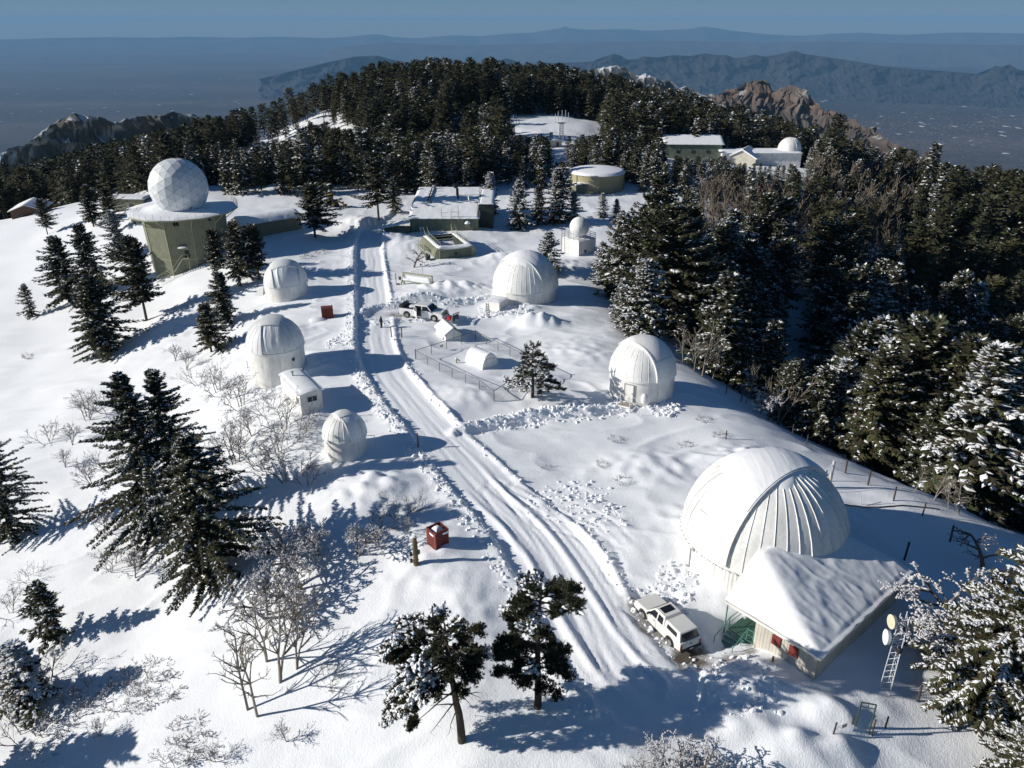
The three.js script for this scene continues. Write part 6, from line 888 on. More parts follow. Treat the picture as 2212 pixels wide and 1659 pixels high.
// local axes: x forward, y up, z to the right hand side
function loft(secs) { // closed skin through cross sections, each a list of points
  const P = [], n = secs[0].length; const put = (a, b, c) => P.push([...a], [...b], [...c]);
  for (let i = 1; i < secs.length; i++) for (let k = 0; k < n; k++) { const q = (k + 1) % n, A = secs[i - 1][k], B = secs[i - 1][q], C = secs[i][q], D = secs[i][k]; put(A, B, C); put(A, C, D); }
  for (const s of [secs[0], secs[secs.length - 1]]) { const c = s.reduce((m, p) => m.map((v, i) => v + p[i] / n), [0, 0, 0]); for (let k = 0; k < n; k++) put(c, s[k], s[(k + 1) % n]); }
  return creased(poly(P));
}
function pickup(name, label, cat, p, turn, o) {
  const t = thing(name, label, cat, p, turn), L = o.L, W = o.W / 2, wb = o.wb / 2, r = o.r, H = o.belt, paint = o.paint ?? M.paint, sill = r * .95;
  // body side with wheel arches cut out
  const s = new THREE.Shape(); const xr = -L / 2, xf = L / 2; s.moveTo(xr, sill + .12); s.lineTo(xr, H); s.lineTo(o.hoodX, H + .02); s.lineTo(xf - .25, H - .10); s.quadraticCurveTo(xf, H - .14, xf, H - .35); s.lineTo(xf, sill + .05);
  for (const w of [wb, -wb]) { s.lineTo(w + r * 1.22, sill); s.absarc(w, r, r * 1.22, Math.asin(clamp((sill - r) / (r * 1.22), -1, 1)), Math.PI - Math.asin(clamp((sill - r) / (r * 1.22), -1, 1)), false); }
  s.lineTo(xr, sill + .12);
  const side = o.openBed ? null : 1;
  const bed0 = xr + .08, bed1 = o.cabX0 - .06;
  const bodyG = new THREE.ExtrudeGeometry(s, { depth: 2 * W - .12, bevelEnabled: true, bevelSize: .05, bevelThickness: .06, bevelSegments: 3, curveSegments: 16 }).translate(0, 0, -W + .06);
  part(t, 'body', [creased(bodyG.index ? bodyG.toNonIndexed() : bodyG)], paint);
  if (o.openBed) { part(t, 'cargo_bed', [box(bed1 - bed0, .02, 2 * W - .34, (bed0 + bed1) / 2, H + .062)], M.plastic); part(t, 'bed_rail', [box(bed1 - bed0, .12, .12, (bed0 + bed1) / 2, H + .1, W - .1), box(bed1 - bed0, .12, .12, (bed0 + bed1) / 2, H + .1, -W + .1), box(.1, .22, 2 * W - .1, bed0, H + .12)], M.plastic); part(t, 'snow', [new THREE.SphereGeometry(.5, 12, 6, 0, 6.3, 0, 1.5).scale(1.1, .3, 1.2).translate(bed1 - .7, H + .06, -.2)], M.snow); }
  // cab
  const T = o.top, cs = (x, y, w) => [[x, y, -w], [x, y, w]];
  const cab = (x0b, x0t, x1t, x1b, w0, w1, y0, y1) => loft([[...[[x0b, y0, -w0], [x0b, y0, w0], [x1b, y0, w0], [x1b, y0, -w0]]], [[lerp(x0b, x0t, .9), lerp(y0, y1, .9), -w1 - .02], [lerp(x0b, x0t, .9), lerp(y0, y1, .9), w1 + .02], [lerp(x1b, x1t, .9), lerp(y0, y1, .9), w1 + .02], [lerp(x1b, x1t, .9), lerp(y0, y1, .9), -w1 - .02]], [[x0t + .08, y1, -w1 + .06], [x0t + .08, y1, w1 - .06], [x1t - .08, y1, w1 - .06], [x1t - .08, y1, -w1 + .06]]]);
  part(t, 'cab', [cab(o.cabX0, o.cabX0 + .08, o.cabX1 - .75, o.cabX1, W - .02, W - .2, H - .02, T)], paint);
  const gy0 = H + .07, gy1 = T - .12, wAt = y => lerp(W - .02, W - .2, (y - H) / (T - H)) + .012;
  const sideGlass = (name, xs0, xs1, xt0, xt1, mat = M.glass) => { for (const sg of [-1, 1]) { const A = [xs0, gy0, sg * wAt(gy0)], B = [xs1, gy0, sg * wAt(gy0)], C = [xt1, gy1, sg * wAt(gy1)], D = [xt0, gy1, sg * wAt(gy1)]; part(t, name, [quad(A, B, C, D)], mat); } };
  const fx = y => lerp(o.cabX1, o.cabX1 - .75, (y - H) / (T - H)) + .02, mid = o.pillar;
  sideGlass('side_window', mid + .06, fx(gy0) - .22, mid + .06, fx(gy1) - .14); sideGlass('rear_side_window', o.cabX0 + .16, mid - .06, o.cabX0 + .22, mid - .06);
  part(t, 'windscreen', [quad([fx(gy0), gy0, -wAt(gy0) + .12], [fx(gy0), gy0, wAt(gy0) - .12], [fx(gy1), gy1 + .03, wAt(gy1) - .1], [fx(gy1), gy1 + .03, -wAt(gy1) + .1])], M.glass);
  if (o.sunroof) part(t, 'sunroof', [rbox(.62, .05, .95, .02, o.cabX1 - 1.2, T + .004)], M.glass);
  if (o.shell) { // canopy over the bed
    const x0 = xr + .05, x1 = o.cabX0 - .05, ty = T - .02; part(t, 'canopy', [cab(x0, x0 + .22, x1, x1, W - .03, W - .17, H, ty)], paint);
    const w2 = y => lerp(W - .03, W - .17, (y - H) / (ty - H)) + .014; for (const sg of [-1, 1]) part(t, 'canopy_window', [quad([x0 + .45, H + .2, sg * w2(H + .2)], [x1 - .25, H + .2, sg * w2(H + .2)], [x1 - .25, ty - .16, sg * w2(ty - .16)], [x0 + .5, ty - .16, sg * w2(ty - .16)])], M.glass);
    const bx = y => lerp(x0, x0 + .22, (y - H) / (ty - H)) - .014; part(t, 'rear_window', [quad([bx(H + .06), H + .06, -W + .14], [bx(H + .06), H + .06, W - .14], [bx(ty - .1), ty - .1, W - .28], [bx(ty - .1), ty - .1, -W + .28])], M.glass);
  }
  for (const w of [wb, -wb]) for (const sg of [-1, 1]) { const g = new THREE.CylinderGeometry(r, r, .25, 28, 1).rotateX(Math.PI / 2); const ty = part(t, 'wheel', [new THREE.TorusGeometry(r * .74, r * .27, 10, 30).scale(1, 1, 1.05), cyl(r * .6, r * .6, .2, 0, -.1, 0, 22).rotateX(Math.PI / 2)], M.tyre); ty.position.set(w, r, sg * (W - .12)); part(ty, 'rim', [new THREE.CylinderGeometry(r * .56, r * .5, .05, 22).rotateX(Math.PI / 2 * sg).translate(0, 0, sg * .12), ...[0, 1, 2, 3, 4].map(k => box(r * .16, r * .5, .04, 0, r * .26, sg * .14).rotateZ(k * 1.2566))], o.rim ?? M.chrome);
    part(t, 'wheel_arch', [new THREE.TorusGeometry(r * 1.2, .035, 6, 20, Math.PI).translate(w, r, sg * (W + .0))], o.flare ?? M.plastic); }
  part(t, 'rear_bumper', [rbox(.16, .22, 2 * W - .05, .04, xr - .09, sill + .1)], o.rearMat ?? M.plastic); part(t, 'front_bumper', [rbox(.16, .26, 2 * W - .05, .05, xf + .05, sill + .16)], paint);
  for (const sg of [-1, 1]) { part(t, 'tail_light', [rbox(.06, .34, .16, .02, xr - .04, H - .32, sg * (W - .1))], M.lampRed); part(t, 'headlight', [rbox(.08, .2, .32, .03, xf + .02, H - .3, sg * (W - .24))], M.lampClear); part(t, 'mirror', [rbox(.12, .18, .26, .04, o.cabX1 - .42, H + .16, sg * (W + .15))], M.plastic); part(t, 'door_handle', [box(.14, .035, .03, mid + .2, H - .12, sg * (W + .055))], M.plastic); part(t, 'door_seam', [box(.012, H - sill - .15, .01, mid, (H + sill) / 2, sg * (W + .056)), box(.012, H - sill - .15, .01, o.cabX1 - .28, (H + sill) / 2, sg * (W + .056))], M.plastic); }
  part(t, 'tailgate', [rbox(.05, .5, 2 * W - .42, .02, xr - .055, H - .32)], paint); part(t, 'tailgate_handle', [box(.03, .07, .2, xr - .085, H - .2)], M.plastic); part(t, 'number_plate', [box(.02, .14, .3, xr - .18, sill + .12)], M.lampClear); part(t, 'grille', [box(.04, .24, 2 * W - .85, xf + .03, H - .32)], M.plastic);
  return t;
}
const heading = (f, b) => Math.atan2(-(f.z - b.z), f.x - b.x); // turn that points local +x from b to f
{ // parked pickup with the canopy
  const f = at(1389, 1333), b = at(1450, 1396), turn = heading(f, b), wbm = Math.hypot(f.x - b.x, f.z - b.z);
  const lz = [Math.sin(turn), Math.cos(turn)]; // local z in the world; the seen flank is the local left one
  const cx = (f.x + b.x) / 2 - lz[0] * -1 * .0, cz = (f.z + b.z) / 2; console.log('wheelbase', wbm, turn);
  const sgn = -1, off = .82; // centre lies on the far side of the seen wheels
  pickup('pickup_truck', 'cream white pickup with a canopy and sunroof, parked by the largest dome', 'truck', [cx - lz[0] * off * sgn, ground(cx, cz) - .05, cz - lz[1] * off * sgn], turn, { L: 5.3, W: 1.86, wb: 3.15, r: .39, belt: 1.08, top: 1.78, hoodX: 1.0, cabX0: -.75, cabX1: 1.25, pillar: .05, shell: true, sunroof: true });
}
let PT;
{ // plough truck
  const f = at(941, 694), b = at(880, 688), turn = heading(f, b), cx = (f.x + b.x) / 2, cz = (f.z + b.z) / 2; console.log('wheelbase2', Math.hypot(f.x - b.x, f.z - b.z), turn);
  const lz = [Math.sin(turn), Math.cos(turn)];
  const t = pickup('plough_truck', 'white crew cab pickup with an open door and a snow plough, on the cleared patch', 'truck', [cx - lz[0] * .85, ground(cx, cz), cz - lz[1] * .85], turn, { L: 6.3, W: 2.0, wb: 4.0, r: .44, belt: 1.25, top: 1.98, hoodX: 1.25, cabX0: -1.0, cabX1: 1.7, pillar: .2, openBed: true, paint: std([.80, .80, .79], { roughness: .35 }), rearMat: M.plastic });
  t.scale.setScalar(1.12);
  { const d = part(t, 'open_door', [rbox(.95, .85, .06, .02, .475, .95, 0)], M.paint); part(d, 'window', [quad([.1, 1.4, .01], [.9, 1.4, .01], [.85, 1.8, .01], [.12, 1.8, .01])], M.glass); part(d, 'window_frame', [rod([.03, 1.37, 0], [.05, 1.85, 0], .03), rod([.05, 1.85, 0], [.88, 1.85, 0], .03), rod([.88, 1.85, 0], [.93, 1.37, 0], .03)], M.paint); d.position.set(-.85, -.05, 1.06); d.rotation.y = -.75; part(t, 'door_opening', [box(.95, .8, .03, -.35, .95, 1.062)], M.plastic); }
  part(t, 'bed_box', [rbox(.5, .5, 1.9, .03, -2.9, 1.45)], M.plastic);
  const pl = part(t, 'plough_frame', [rod([3.05, .45, -.45], [4.2, .3, -.2], .06), rod([3.05, .45, .45], [4.2, .3, .2], .06), rod([3.1, .4, -.5], [3.1, 1.35, -.5], .05), rod([3.1, .4, .5], [3.1, 1.35, .5], .05), rod([3.1, 1.35, -.5], [3.1, 1.35, .5], .05)], M.plastic);
  part(pl, 'pump_cover', [rbox(.45, .5, .5, .06, 3.95, .62, .55)], std([.5, .02, .03], { roughness: .4 })); part(pl, 'lift_arm', [rod([3.15, 1.25, 0], [4.1, .6, 0], .07)], M.plastic);
  for (const sg of [-1, 1]) part(pl, 'plough_lamp', [rbox(.14, .16, .2, .03, 3.15, 1.5, sg * .5)], M.lampClear);
  { const arc = Array.from({ length: 8 }, (_, i) => { const a = -.7 + i * .2; return [4.5 - .35 * Math.cos(a), .42 + .62 * Math.sin(a)]; }); for (const sg of [-1, 1]) { const g = extr([...arc, ...arc.slice().reverse().map(q => [q[0] - .05, q[1]])], 1.15); if (sg < 0) g.translate(0, 0, -1.15); g.translate(-4.2, 0, 0).rotateY(sg * .35).translate(4.2, 0, 0); const bl = part(pl, 'blade', [g], sg > 0 ? M.paint : std([.12, .12, .12], { roughness: .4, metalness: .5 })); part(bl, 'blade_edge', [box(.05, .12, 1.15, .1, 0, sg * .575).rotateY(sg * .35).translate(4.2, 1.02, 0)], M.plastic); } }
}
// ---------- the person on the road ----------
{
  const field = (bones, lo, hi, cell, k = .03) => { // skin round tapered bones
    const size = [hi[0] - lo[0], hi[1] - lo[1], hi[2] - lo[2]], big = Math.max(...size), n = Math.min(96, Math.ceil(big / cell) + 3), mc = new MarchingCubes(n, M.dark, false, false, 200000), half = big / 2 * n / (n - 3), c = [0, 1, 2].map(i => (lo[i] + hi[i]) / 2);
    for (let z = 0; z < n; z++) for (let y = 0; y < n; y++) for (let x = 0; x < n; x++) { const p = [x, y, z].map((v, i) => c[i] + (v / n * 2 - 1) * half); let s = 0; for (const [a, b, r0, r1] of bones) { let t = 0, l = 0; for (let i = 0; i < 3; i++) { t += (p[i] - a[i]) * (b[i] - a[i]); l += (b[i] - a[i]) ** 2; } t = l ? clamp(t / l) : 0; const d = Math.hypot(...[0, 1, 2].map(i => p[i] - a[i] - t * (b[i] - a[i]))) - lerp(r0, r1, t); s += Math.exp(-d / k); } mc.field[x + y * n + z * n * n] = k * Math.log(s + 1e-30); }
    mc.isolation = 0; mc.update(); const N = mc.count ?? mc.geometry.drawRange.count, g = new THREE.BufferGeometry(); g.setAttribute('position', new THREE.BufferAttribute(mc.positionArray.slice(0, N * 3), 3)); g.scale(half, half, half).translate(...c); g.computeVertexNormals(); const m2 = mergeVertices((g.deleteAttribute('normal'), g), 1e-4); m2.computeVertexNormals(); return m2; };
  const p = at(824, 708), t = thing('person', 'person in dark blue winter clothes standing on the road behind the plough truck', 'person', [p.x, p.y - .02, p.z], 1.2);
  const hands = [], hand = (x, y, z, s) => { hands.push([[x, y, z], [x, y - .09, z + .01], .036, .038]); for (let i = 0; i < 4; i++) { const fz = z - .035 + i * .023, l = [.065, .08, .075, .058][i]; hands.push([[x, y - .09, fz], [x + s * .008, y - .09 - l * .55, fz + .01], .0105, .010], [[x + s * .008, y - .09 - l * .55, fz + .01], [x + s * .022, y - .09 - l, fz + .02], .0095, .0085]); } hands.push([[x, y - .03, z + .03], [x - s * .01, y - .07, z + .065], .014, .011], [[x - s * .01, y - .07, z + .065], [x - s * .012, y - .105, z + .07], .011, .009]); };
  const L = [[-.1, .93, 0], [-.12, .5, .02], [-.13, .09, -.02]], Rr = [[.1, .93, 0], [.13, .5, .03], [.15, .09, .0]];
  const bones = [[[0, .98, 0], [0, 1.25, -.01], .13, .14], [[0, 1.25, -.01], [0, 1.42, 0], .15, .12], [[-.17, 1.42, 0], [.17, 1.42, 0], .07, .07], [[0, 1.45, 0], [0, 1.56, .01], .055, .052], [[0, 1.62, .01], [0, 1.70, 0], .085, .095], [[0, 1.60, .05], [0, 1.58, .075], .05, .03], [[0, 1.64, .1], [0, 1.63, .118], .013, .014], [[-.09, 1.64, 0], [-.095, 1.66, 0], .016, .016], [[.09, 1.64, 0], [.095, 1.66, 0], .016, .016], [L[0], L[1], .095, .065], [L[1], L[2], .06, .045], [Rr[0], Rr[1], .095, .065], [Rr[1], Rr[2], .06, .045], [[-.13, .06, -.04], [-.14, .045, .14], .05, .04], [[.15, .06, -.02], [.17, .045, .16], .05, .04], [[-.2, 1.42, 0], [-.27, 1.15, -.03], .055, .045], [[-.27, 1.15, -.03], [-.25, .93, .06], .043, .033], [[.2, 1.42, 0], [.27, 1.15, -.02], .055, .045], [[.27, 1.15, -.02], [.26, .93, .07], .043, .033]];
  hand(-.25, .92, .07, -1); hand(.26, .92, .08, 1);
  const skin = std([.42, .27, .2]), cloth = std([.03, .042, .075], { roughness: .9 }), trous = std([.03, .035, .05], { roughness: .9 });
  part(t, 'body', [field(bones, [-.36, 0, -.2], [.36, 1.82, .25], .02, .02), field(hands.slice(0, hands.length / 2), [-.32, .7, .0], [-.18, .98, .18], .005, .006), field(hands.slice(hands.length / 2), [.2, .7, 0], [.34, .98, .19], .005, .006)], skin);
  const grow = (i, q) => i.map(k => [bones[k][0], bones[k][1], bones[k][2] + q, bones[k][3] + q]);
  part(t, 'jacket', [field([...grow([0, 1, 2, 15, 17], .035), ...grow([16, 18], .028), [[0, .9, 0], [0, 1, 0], .17, .165]], [-.42, .72, -.26], [.42, 1.56, .26], .02, .03)], cloth);
  part(t, 'trousers', [field(grow([9, 10, 11, 12], .022), [-.3, .04, -.2], [.3, 1.08, .22], .02, .02)], trous);
  part(t, 'boots', [field([...grow([13, 14], .018), [[-.13, .2, -.02], L[2], .07, .068], [[.15, .2, 0], Rr[2], .07, .068]], [-.3, -.05, -.2], [.32, .3, .3], .018, .02)], M.plastic);
  part(t, 'hat', [new THREE.SphereGeometry(.125, 18, 10, 0, 6.3, 0, 1.5).scale(1, 1.05, 1.05).translate(0, 1.68, -.005), new THREE.TorusGeometry(.118, .022, 6, 20).rotateX(Math.PI / 2).translate(0, 1.685, -.005)], std([.12, .12, .13], { roughness: .95 }));
  for (const s of [-1, 1]) part(t, 'eye', [new THREE.SphereGeometry(.011, 8, 6).translate(s * .034, 1.655, .098)], M.plastic); part(t, 'mouth', [box(.04, .008, .008, 0, 1.59, .098)], std([.3, .12, .1]));
}
// ---------- small things ----------
{ // red boxes
  const mk = (px, py, w, h, d, turn, label, snow) => { const p = at(px, py), t = thing('red_box', label, 'box', [p.x, p.y - .35, p.z], turn); const H = h + .35; part(t, 'wall', [box(.08, H, d, -w / 2, H / 2), box(.08, H, d, w / 2, H / 2), box(w - .08, H, .08, 0, H / 2, -d / 2 + .04), box(w - .08, H, .08, 0, H / 2, d / 2 - .04)], M.rust); part(t, 'corner_trim', [-1, 1].flatMap(a => [-1, 1].map(b => box(.1, H + .02, .1, a * (w / 2), H / 2, b * (d / 2 - .02)))), std([.28, .09, .07])); part(t, 'lid', [box(w - .1, .06, d - .1, 0, H - (snow ? .45 : .03))], M.rust); if (snow) { const g = snowSlab(w - .2, d - .2, () => H - .45, .55, { nx: 16, nz: 16, amp: .35, seed: 3 }); g.translate(-w / 2 + .1, 0, -d / 2 + .1); part(t, 'snow', [g], M.snow); } return t; };
  mk(946, 1172, 1.25, 1.5, 1.25, 45 * RAD - .1, 'dark red square box full of snow, beside the wooden post', true);
  mk(708, 684, 1.6, 1.5, 1.3, .25, 'dark red box between the two upper left domes, half buried', false);
  const q = at(698, 690), d = thing('snow_drift', 'smooth little drift lying against the left side of the upper red box', 'drift', [q.x - .8, q.y - .2, q.z], 0); part(d, 'snow', [new THREE.SphereGeometry(.9, 18, 8, 0, 6.3, 0, 1.5).scale(1.5, .6, .8)], M.snow);
}
{ // wooden post with meters
  const p = at(899, 1219), t = thing('wooden_post', 'short thick wooden pole with meter boxes, left of the snow topped red box', 'post', [p.x, p.y - .3, p.z], .2); part(t, 'pole', [cyl(.22, .17, 3.0, 0, 0, 0, 14)], M.wood); part(t, 'snow_cap', [new THREE.SphereGeometry(.18, 12, 6, 0, 6.3, 0, 1.5).scale(1, .5, 1).translate(0, 3.0, 0)], M.snow);
  part(t, 'moss', [cyl(.225, .2, 1.1, 0, 1.35, 0, 14)], std([.11, .10, .045], { roughness: 1 })); for (const y of [.45, .75, 1.3]) part(t, 'strap', [new THREE.TorusGeometry(.225, .018, 6, 18).rotateX(Math.PI / 2).translate(0, y, 0)], std([.35, .25, .16]));
  for (const [y, z] of [[.75, .05], [1.35, .0]]) { part(t, 'meter_box', [rbox(.22, .32, .2, .03, -.36, y, z)], M.dark); part(t, 'meter_arm', [rod([-.4, y - .1, z], [0, y - .1, z], .03)], M.steel); } part(t, 'meter_box', [rbox(.2, .34, .18, .03, .27, 1.5, 0)], M.darkgreen);
}
{ // green pipe frame
  const a = at(869, 614), b = at(933, 613), L = Math.hypot(b.x - a.x, b.z - a.z), t = thing('pipe_frame', 'olive metal pipe frame with snow packed inside it, beyond the plough truck', 'frame', [a.x, Math.min(a.y, b.y) - .3, a.z], -Math.atan2(b.z - a.z, b.x - a.x));
  part(t, 'beam', [rbox(L, .24, .3, .04, L / 2, 2.2, -.3), rbox(L, .2, .24, .04, L / 2, 1.0, .1)], M.trim); for (const x of [.15, L - .15]) part(t, 'leg', [rbox(.28, 2.4, .3, .04, x, 1.1, -.3), rod([x, 1.0, .1], [x + (x < 1 ? -.3 : .35), 0, .6], .12, 8)], M.trim); part(t, 'hoop', [rod([L + .1, 0, .1], [L + .1, 2.1, .1], .06), rod([L + .1, 2.1, .1], [L - .2, 2.4, -.2], .06)], M.trim);
  { const g = snowSlab(L - .5, .9, x => 1.0, .75, { nx: 20, nz: 8, amp: .2, seed: 2 }); g.translate(.25, .1, -.75); part(t, 'snow', [g], M.snow); }
  part(t, 'valve', [rbox(.35, .5, .3, .05, -.4, 1.3, 0), rbox(.4, .3, .3, .05, -.5, .35, .4), rod([-.9, .4, .5], [-.2, .45, .4], .06)], M.darkgreen);
  const q = at(856, 616), s = thing('sign_post', 'thin dark post left of the olive pipe frame', 'post', [q.x, q.y - .2, q.z]); part(s, 'post', [rod([0, 0, 0], [0, 2.3, 0], .06)], M.wood); part(s, 'bracket', [box(.3, .06, .06, 0, 1.4)], M.wood);
  const u = at(912, 600), w = thing('weather_mast', 'slim weather mast with a sensor behind the olive pipe frame', 'mast', [u.x, u.y - .2, u.z - 1]); part(w, 'mast', [rod([0, 0, 0], [0, 4.2, 0], .04)], M.steel); part(w, 'sensor', [rod([-.3, 4.1, 0], [.1, 4.2, 0], .05), rbox(.25, .3, .2, .04, -.25, 2.2, 0)], M.dark);
}
{ // mast with two dishes
  const p = at(1912, 1492), t = thing('dish_mast', 'slim lattice mast with two round dishes at lower right', 'mast', [p.x, p.y - .4, p.z], .35), h = 6.9, c = [[0, 0, .38], [.33, 0, -.19], [-.33, 0, -.19]];
  for (const q of c) part(t, 'leg', [rod([q[0], 0, q[2]], [q[0] * .8, h, q[2] * .8], .035)], M.frost);
  for (let i = 0; i < 12; i++) { const y0 = .5 + i * .52, k = y => 1 - .2 * y / h; for (let j = 0; j < 3; j++) { const a = c[j], b = c[(j + 1) % 3]; part(t, 'brace', [rod([a[0] * k(y0), y0, a[2] * k(y0)], [b[0] * k(y0 + .5), y0 + .5, b[2] * k(y0 + .5)], .022, 4)], M.frost); } }
  const dish = (y, a, m, r) => { const g = part(t, 'dish', [new THREE.CylinderGeometry(r, r * .93, .2, 28), new THREE.SphereGeometry(r, 26, 6, 0, 6.3, 0, .45).scale(1, .5, 1).translate(0, .1 - r * .45, 0)], m); g.rotation.set(0, 0, 0); g.quaternion.setFromUnitVectors(V(0, 1, 0), V(Math.sin(a), .08, Math.cos(a)).normalize()); g.position.set(Math.sin(a) * .75, y, Math.cos(a) * .75); part(t, 'dish_bracket', [rod([0, y, 0], [Math.sin(a) * .68, y, Math.cos(a) * .68], .06), rod([0, y - .4, 0], [Math.sin(a) * .68, y - .1, Math.cos(a) * .68], .04)], M.frost); return g; };
  const a0 = toCam(p.x, p.z) - .35; dish(6.3, a0 - .95, std([.60, .57, .42], { roughness: .5 }), .46); dish(4.9, a0 - 1.15, std([.72, .73, .74], { roughness: .5 }), .5); part(t, 'radio_box', [rbox(.3, .4, .25, .04, -.1, 4.2, .3), rbox(.25, .3, .25, .04, .3, 5.6, 0)], M.dark);
}
{ // gate frame
  const a = at(1848, 1567), b = at(1876, 1586), L = Math.hypot(b.x - a.x, b.z - a.z), t = thing('gate_frame', 'tall dark green pipe gate frame standing in the snow at lower right', 'gate', [a.x, Math.min(a.y, b.y) - .1, a.z], -Math.atan2(b.z - a.z, b.x - a.x)), G = std([.045, .075, .06], { roughness: .6 });
  part(t, 'post', [rod([0, -.4, 0], [0, 2.6, 0], .05)], G); part(t, 'post', [rod([L, -.4, 0], [L, 2.6, 0], .05)], G); part(t, 'top_rail', [rod([0, 2.6, 0], [L, 2.6, 0], .05), rod([0, 2.25, 0], [L, 2.25, 0], .035), rod([L / 2, 2.25, 0], [L / 2, 2.6, 0], .03)], G); for (const q of [-.2, L + .2]) part(t, 'stub', [rod([q, -.3, 0], [q, 1.4, 0], .05)], M.bark);
}
const stakes = [[1800, 1586, 1.0], [1912, 1572, 1.0], [1983, 1515, 1.3]].map(q => [...q, 'wooden stake of the low wire fence near the green gate frame', 'stakes near the gate frame']).concat(
  [[1783, 1040, 1.2], [1826, 1022, 1.4], [1875, 1048, 1.5], [1930, 1082, 1.4], [1992, 1114, 1.3], [2052, 1170, 1.5], [1742, 962, 1.2], [1712, 938, 1.2], [1568, 850, 1.2], [1600, 868, 1.2], [1638, 880, 1.2]].map(q => [...q, 'dark fence stake along the right edge of the snow ridge', 'fence stakes along the ridge edge']),
  [[1953, 1210, 1.6]].map(q => [...q, 'dark stake in the shadow behind the annex corner']), [[1568, 948, 1.0]].map(q => [...q, 'thin stake on the snow above the largest dome']), [[904, 968, 1.6]].map(q => [...q, 'thin stake beside the road above the smallest dome']), [[868, 730, 1.4], [846, 728, 1.4]].map(q => [...q, 'thin stake with a wire left of the gabled hut', 'stakes left of the gabled hut']));
{ let first; for (let [x, y, h, l, g] of stakes) { if (g) { const same = stakes.filter(q => q[4] === g); l += rank(same, same.findIndex(q => q[0] === x)); } const p = at(x, y); if (!first) { first = thing('stake', l, 'stake', [p.x, p.y - .3, p.z], 0, g); part(first, 'post', [rod([0, 0, 0], [.03, 1.3, .02], .055, 6)], std([.07, .055, .045], { roughness: 1 })); part(first, 'wire', [rod([0, 1.1, 0], [.5, .95, .2], .008, 3)], M.steel); first.scale.setScalar(h); } else { const d = dup(first, l, [p.x, p.y - .3, p.z], R7() * 6.28, h); if (g) d.userData.group = g; else delete d.userData.group; } } }
{ // sign on the low fence, and the leaning pole with its stays
  const p = at(1822, 1578), t = thing('fence_sign', 'small square board hanging on the wire left of the gate frame', 'sign', [p.x, p.y + .1, p.z], .4); part(t, 'board', [rbox(.42, .3, .03, .01, 0, .3)], M.tan); part(t, 'wire', [rod([-.9, .5, .1], [.9, .55, -.1], .01, 4)], M.steel);
  const q = at(1791, 1054), u = thing('stayed_pole', 'frost coated pole with two stay wires behind the largest dome', 'pole', [q.x, q.y - .3, q.z]); part(u, 'pole', [rod([0, 0, 0], [0, 3.2, 0], .12, 10)], std([.36, .32, .22])); part(u, 'frost', [rod([-.05, 1.6, .02], [-.03, 3.3, .02], .12, 8)], M.frost); for (const [x, z] of [[-2.6, .6], [-1.9, 1.2]]) part(u, 'stay', [rod([0, 3.1, 0], [x, .2, z], .03, 5)], M.frost);
  const a = at(1845, 1095), b = thing('bent_pipe', 'long dark hose lying on the snow right of the largest dome', 'hose', [a.x, a.y, a.z]); const pts = Array.from({ length: 14 }, (_, i) => { const x = -1.2 + i * .75, z = .5 - .12 * i - .5 * Math.sin(i * .22); return V(x, ground(a.x + x, a.z + z) - a.y + .06 + .25 * Math.exp(-i * .5), z); }); part(b, 'hose', [new THREE.TubeGeometry(new THREE.CatmullRomCurve3(pts), 40, .055, 6)], M.dark);
  const c = at(1860, 1090), s = thing('leaning_rod', 'thin pale rod leaning in the snow right of the largest dome', 'rod', [c.x, c.y - .1, c.z]); part(s, 'rod', [rod([0, 0, 0], [-.3, 1.5, 0], .03)], M.frost); part(s, 'base_rod', [rod([.2, .05, .2], [1.9, .25, -.2], .03)], M.dark);
}
